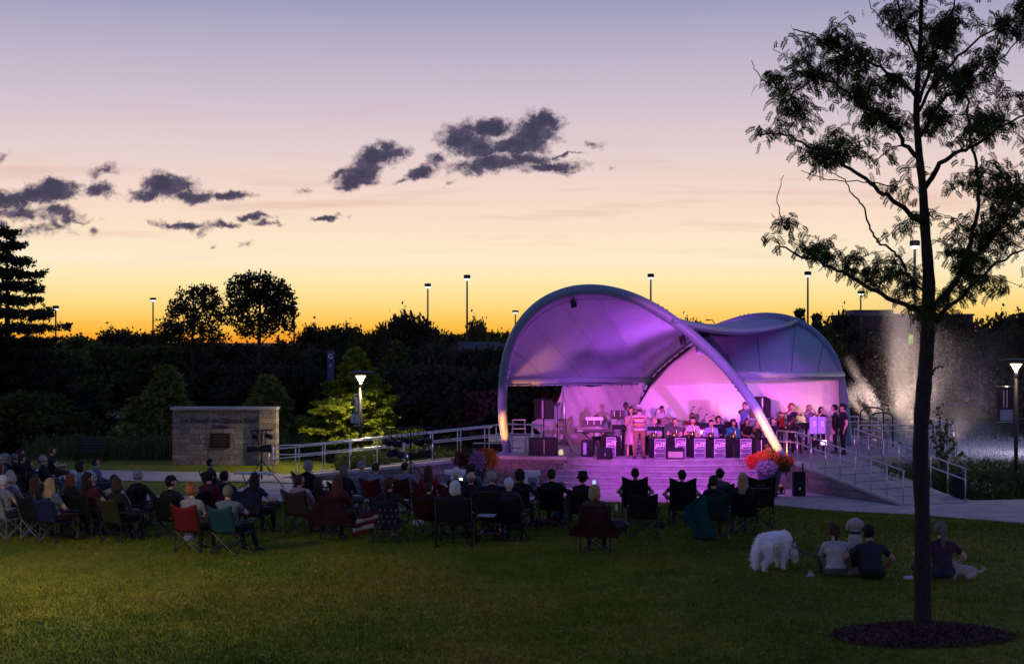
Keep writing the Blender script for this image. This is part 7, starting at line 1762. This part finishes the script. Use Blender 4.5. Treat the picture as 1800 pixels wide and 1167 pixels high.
drape('maroon_wrap', 'maroon throw over the chair of the auburn-haired woman near the ramp wall', CHAIR_AT[(595,839)], fab('maroon_wrap',(.05,.008,.012)), [((-.29,-.43,.80),(.29,-.43,.80)),((-.42,-.46,.5),(.46,-.46,.5)),((-.4,-.44,.32),(.52,-.42,.30))])
# flag blanket: red/white folds at left, starred blue at right
t = thing('flag_blanket', 'flag blanket with white stars draped behind the ponytailed woman', 'blanket', CHAIR_AT[(686,843)].location, CHAIR_AT[(686,843)].rotation_euler.z)
b = MB(); b.grid(lambda u_, v_: (-.05+.42*u_-.05*v_, -.46-.04*math.sin(u_*8), .74-.42*v_), 10, 10); o = b.build('star_field', fab('flag_blue',(.012,.014,.035)), t, True, solid=.01)
M_star = mat('flag_white', (.20,.19,.21), .8)
for k in range(13):
    x = -.02+.11*(k % 4)+.05*((k//4) % 2)-.02*(k//4); z = .70-.11*(k//4); b = MB(); vs = [(x+(.022 if q % 2 == 0 else .009)*math.sin(q*PI/5), -.515, z+(.022 if q % 2 == 0 else .009)*math.cos(q*PI/5)) for q in range(10)]; b.add(vs, [tuple(range(10))]); b.build('star', M_star, o)
for k in range(5): b = MB(); b.grid(lambda u_, v_: (-.48+.45*u_-.04*k, -.44-.03*math.sin(u_*6+k), .70-.085*(k+v_)-.12*(1-u_)), 10, 2); b.build('stripe', FB['dkred'] if k % 2 == 0 else M_star, t, True, solid=.01)
def bottle(px, py, s, m, h=.22):
    p = on_lawn(px, py); t = thing('water_bottle', s, 'bottle', p); MB().lathe([(.032,0),(.034,.02),(.034,.15),(.014,.19),(.014,.21)], (0,0,0), 12).build('body', m, t, True); MB().lathe([(.016,.21),(.016,h+.01)], (0,0,0), 10).build('cap', M_black, t)
M_clr = mat('clear_plastic', (.5,.55,.6), .15, spec=.8)
bottle(1598, 1021, 'white bottle lying-low on the lawn between the man and the trunk', mat('white_plastic', (.6,.58,.6), .5), .1) if False else None
t = thing('drink_can', 'small pale can lying on the lawn left of the trunk', 'can', on_lawn(1596,1019)+Vector((0,0,.035)))
MB().lathe([(.028,-.075),(.034,-.065),(.034,.065),(.028,.075)], (0,0,0), 14, axis=(1,.1,0)).build('can_body', mat('pale_can', (.6,.55,.6), .4), t, True)
bottle(627, 893, 'clear water bottle on the grass by the dark red chair', M_clr); bottle(770, 912, 'clear bottle at the left side of the director chair', M_clr); bottle(1083, 899, 'white bottle on the grass beside the dark red draped chair', mat('white_plastic', (.6,.58,.6), .5))
def bag(px, py, s, m, sz=.34):
    p = on_lawn(px, py); t = thing('bag', s, 'bag', p, random.uniform(-.5,.5)); MB().ell((0,0,sz*.36), (sz*.6,sz*.35,sz*.42), 14, 10, 0, None, lambda d, q: Vector((q.x*(1+.06*math.sin(d.z*7)), q.y, max(q.z, -sz*.35)))).build('body', m, t, True)
    b = MB(); b.tube([(-sz*.3,0,sz*.6),(-sz*.15,0,sz*.95),(sz*.15,0,sz*.95),(sz*.3,0,sz*.6)], .012, 6); b.build('handle', m, t, True)
bag(1088, 935, 'dark glossy bag on the grass between the red and empty black chairs', mat('bag_glossy', (.05,.03,.04), .3), .36); bag(152, 921, 'blue bag under the chairs in the left front row', fab('bag_blue',(.03,.12,.35)), .34); bag(208, 935, 'olive bag hanging behind the olive chair', FB['olive'], .5); bag(590, 906, 'blue cooler bag beside the dark red chair', fab('bag_navy',(.02,.04,.12)), .42); bag(1062, 915, 'pale violet bag behind the legs of the dark red chair', fab('bag_violet',(.2,.14,.2)), .36)
bag(483, 895, 'small dark bag under the chair with the navy jacket', FB['black'], .3); bag(905, 930, 'red and violet bag beside the mobility scooter', fab('bag_red',(.25,.02,.04)), .38)
for px, py, s, m in ((255,925,'crumpled dark jacket on the grass behind the dark-jacketed man',BLK),(640,905,'folded grey sweater on the grass between the red chairs',GRY),(735,925,'white paper bag on the grass beside the starred flag blanket',WHT),(940,925,'violet tote on the grass left of the teal top',PUR_),(1160,930,'dark sling bag right of the empty black chair',BLK),(1280,912,'grey shoe bag below the dark green chairs',GRY),(1425,1017,'pale cloth bundle on the lawn left of the white tee',WHT),(330,955,'white sneakers bag beneath the red camp chair',LGR),(60,938,'dark cooler bag under the left-edge chairs',BLK),(820,945,'dark handbag between director chair and scooter',BLK)):
    bag(px, py, s, m, .12 if px == 1425 else .22)
n = 900; y = 18+22*rng.random(n)**1.3; x = rng.uniform(-.34,.34,n)*y; keep = y < edge_y(x)-.3; x, y = x[keep], y[keep]
tag(np_mesh('fallen_leaves', leaf_soup(np.stack([x, y, ground_z(x, y)+.035], 1), 1, .003, .035, 1.7, flat=.8), 4, mat('dry_leaf', (.22,.17,.07), .8, var=.5, scale=20)), 'scattered small fallen leaves across the lawn', 'leaves', kind='stuff')
def phone(pt, s, sz=(.075,.15)):
    t = thing('mobile_phone', s, 'phone', pt, .1); MB().box((0,.006,0), (sz[0]+.01,.01,sz[1]+.01), rot=(-.3,0,0)).build('case', M_black, t); MB().box((0,-.003,0), (sz[0],.006,sz[1]), rot=(-.3,0,0)).build('screen', mat('phone_screen', (.5,.5,.6), .3, emit=(.6,.72,1.0), es=.8), t)
p = under_head(1044, 848, .0); pb = CHAIR_AT[(1027,829)].location; phone(Vector((XD(1044,pb.y),pb.y-.1,hpx(849,pb.y))), 'glowing phone right of the bucket hat')
pb = CHAIR_AT[(804,824)].location; phone(Vector((XD(810,pb.y+.3),pb.y+.35,hpx(846,pb.y+.3))), 'glowing phone of the white-haired person by the white topped box')
light('phone_glow', 'POINT', Vector((XD(810,pb.y+.3),pb.y+.30,hpx(843,pb.y+.3))), None, 1.6, (1,.7,.35), .05)
# walking cane handle and visor things at left
t = thing('walking_cane', 'walking cane with a curved handle beside the blue-grey hoodie', 'cane', CHAIR_AT[(176,808)].location+Vector((-.38,-.1,0)))
b = MB(); b.tube([(0,0,0),(0,0,.98),(.03,0,1.06),(.09,0,1.06),(.11,0,1.0)], .011, 6); b.build('shaft', M_black, t, True)

# ======================================================= DOGS
M_fur = mat('white_fur', (.95,.93,.90), .9, var=.04, scale=6, bump=.6, bscale=26); M_fur2 = mat('cream_fur', (.52,.46,.38), .9, var=.12, scale=6, bump=.6, bscale=26)
def dog(name, label, loc, rz, caps, fur, sc=1.0, tufts=2600, nose=None, eyes=(), collar=None, lay=.032):
    b = MB(); reg = []
    for p, r0, q, r1 in caps:
        p, q = Vector(p), Vector(q); n = (q-p).normalized() if (q-p).length > 1e-6 else V3(0,0,1); pts = []; rr = []
        for k in range(4): a = -PI/2+PI/2*(k+.35)/4; pts.append(p+n*r0*math.sin(a)); rr.append(r0*math.cos(a))
        for k in range(4): a = PI/2*k/4; pts.append(q+n*r1*math.sin(a)); rr.append(r1*math.cos(a))
        b.tube(pts, rr, 12)
    me = bpy.data.meshes.new('tmp'); me.from_pydata(b.v, [], b.f); o = bpy.data.objects.new('tmp', me); COL.objects.link(o)
    m = o.modifiers.new('r', 'REMESH'); m.mode = 'VOXEL'; m.voxel_size = .016; m.use_smooth_shade = True
    m = o.modifiers.new('s', 'SMOOTH'); m.factor = .6; m.iterations = 4
    dg = bpy.context.evaluated_depsgraph_get(); dg.update(); res = bpy.data.meshes.new_from_object(o.evaluated_get(dg)); bpy.data.objects.remove(o)
    # fur locks grown from the surface, combed down and back
    n = len(res.polygons); C_ = np.empty(n*3); N_ = np.empty(n*3); res.polygons.foreach_get('center', C_); res.polygons.foreach_get('normal', N_); C_, N_ = C_.reshape(-1,3), N_.reshape(-1,3)
    i = rng.integers(0, n, tufts); c, nn = C_[i], N_[i]; d = nn*.45+np.array([-.35,0,-.55])+rng.normal(size=(tufts,3))*.22; d /= np.linalg.norm(d, axis=1)[:,None]
    L = lay*rng.uniform(.6,1.5,tufts)[:,None]*(1+1.0*(c[:,2:3] < .33)*(c[:,2:3] > .15)); s = np.cross(d, nn); s /= (np.linalg.norm(s, axis=1)[:,None]+1e-9); w_ = .007*rng.uniform(.6,1.4,tufts)[:,None]
    tv = np.stack([c-s*w_, c+s*w_, c+d*L], 1).reshape(-1,3)
    bm = bmesh.new(); bm.from_mesh(res); vs = [bm.verts.new(v) for v in tv.tolist()]
    for k in range(tufts): f = bm.faces.new(vs[3*k:3*k+3]); f.material_index = 0
    bm.to_mesh(res); bm.free(); res.materials.clear(); res.materials.append(fur); res.name = name
    o = link_mesh(name, res, None, loc, rz); o.scale = (sc,)*3; tag(o, label, 'dog')
    if nose: MB().ell(nose, (.022,.026,.02), 10, 8).build('nose', M_black, o, True)
    for e in eyes: MB().ell(e, (.012,.012,.012), 8, 6).build('eye', M_black, o, True)
    if collar: b = MB(); c, ax, r = collar; b.lathe([(r,-.02),(r*1.03,0),(r,.02)], c, 18, axis=ax); b.build('collar', mat('dog_collar', (.03,.04,.10), .7), o, True)
    return o
# big white dog standing, head lowered to the right; local +X is forward
p = on_lawn(1362, 1003)
dog('dog', 'large fluffy white dog on a leash sniffing the grass', p+Vector((0,0,0)), .72, [
 ((-.27,0,.50),.155,(.05,0,.50),.165), ((.05,0,.49),.17,(.22,0,.50),.15), ((-.30,0,.46),.15,(-.24,0,.42),.15), ((.05,0,.42),.14,(.18,0,.40),.14),
 ((.24,0,.53),.13,(.38,0,.42),.095), ((.38,0,.42),.09,(.46,0,.30),.075), ((.44,0,.30),.082,(.50,0,.24),.07), ((.50,0,.22),.055,(.55,0,.12),.036),
 ((-.30,.09,.42),.11,(-.22,.10,.26),.07), ((-.22,.10,.26),.062,(-.34,.10,.16),.042), ((-.34,.10,.16),.038,(-.33,.10,.03),.036), ((-.33,.10,.03),.036,(-.27,.10,.025),.03),
 ((-.32,-.09,.42),.115,(-.27,-.10,.26),.07), ((-.27,-.10,.26),.062,(-.41,-.10,.16),.042), ((-.41,-.10,.16),.038,(-.40,-.10,.03),.036), ((-.40,-.10,.03),.036,(-.34,-.10,.025),.03),
 ((.18,.09,.38),.08,(.17,.09,.22),.05), ((.17,.09,.22),.042,(.19,.09,.03),.036), ((.19,.09,.03),.036,(.24,.09,.025),.03),
 ((.14,-.09,.38),.08,(.12,-.09,.22),.05), ((.12,-.09,.22),.042,(.10,-.09,.03),.036), ((.10,-.09,.03),.036,(.15,-.09,.025),.03),
 ((-.40,0,.50),.06,(-.50,0,.36),.075), ((-.50,0,.36),.075,(-.50,.01,.12),.045), ((.42,.075,.34),.030,(.45,.085,.22),.028), ((.42,-.075,.34),.030,(.45,-.085,.22),.028)],
 M_fur, 1.02, 5200, (.565,0,.10), ((.505,.045,.25),(.505,-.045,.25)), ((.36,0,.45), (.6,0,-.55), .105))
# sitting cream dog between woman and man, seen from behind
p = on_lawn(1503, 1009)
dog('dog', 'cream dog in a dark collar sitting between the woman and the man', p, 1.35, [
 ((-.10,0,.14),.15,(.02,0,.34),.145), ((.02,0,.34),.14,(.08,0,.56),.115), ((.08,0,.60),.09,(.09,0,.70),.075), ((.08,0,.80),.105,(.10,0,.79),.10), ((.10,0,.78),.07,(.22,0,.74),.045),
 ((-.02,.12,.14),.10,(.14,.15,.10),.07), ((-.02,-.12,.14),.10,(.14,-.15,.10),.07), ((.10,.08,.45),.06,(.13,.08,.05),.035), ((.10,-.08,.45),.06,(.13,-.08,.05),.035), ((.13,.08,.04),.035,(.19,.08,.03),.03), ((.13,-.08,.04),.035,(.19,-.08,.03),.03),
 ((-.2,0,.06),.05,(-.36,.12,.05),.03), ((.06,.10,.82),.035,(.07,.125,.72),.026), ((.06,-.10,.82),.035,(.07,-.125,.72),.026)], M_fur2, 1.04, 2800, (.265,0,.745), ((.17,.04,.82),(.17,-.04,.82)), ((.08,0,.655), (.1,0,1), .094), .022)
# small pale dog curled by the ponytailed woman
p = on_lawn(1692, 1017)
dog('dog', 'small pale dog with a curled tail beside the ponytailed woman', p, PI+.25, [
 ((-.16,0,.12),.085,(.12,0,.17),.085), ((.14,0,.2),.07,(.22,0,.30),.055), ((.25,0,.32),.06,(.30,0,.31),.04), ((-.16,.06,.08),.06,(-.04,.08,.04),.035), ((-.16,-.06,.08),.06,(-.04,-.08,.04),.035), ((.14,.05,.14),.04,(.2,.06,.03),.025), ((.14,-.05,.14),.04,(.2,-.06,.03),.025),
 ((-.23,0,.12),.028,(-.34,0,.10),.022), ((-.34,0,.10),.022,(-.39,0,.16),.02), ((-.39,0,.16),.02,(-.34,0,.20),.014)], M_fur2, 1.0, 1400, (.34,0,.30), (), None, .018)
t = thing('dog_leash', 'dark leash from the white dog to the woman in the white tee', 'leash', P(1388,955,26.2)); a = Vector((0,0,0)); c = P(1448,975,25.3)-P(1388,955,26.2)
b = MB(); b.tube([a.lerp(c, k/10)+Vector((0,0,-.07*math.sin(PI*k/10))) for k in range(11)], .011, 6); b.build('strap', mat('leash_purple', (.06,.04,.09), .7), t, True)
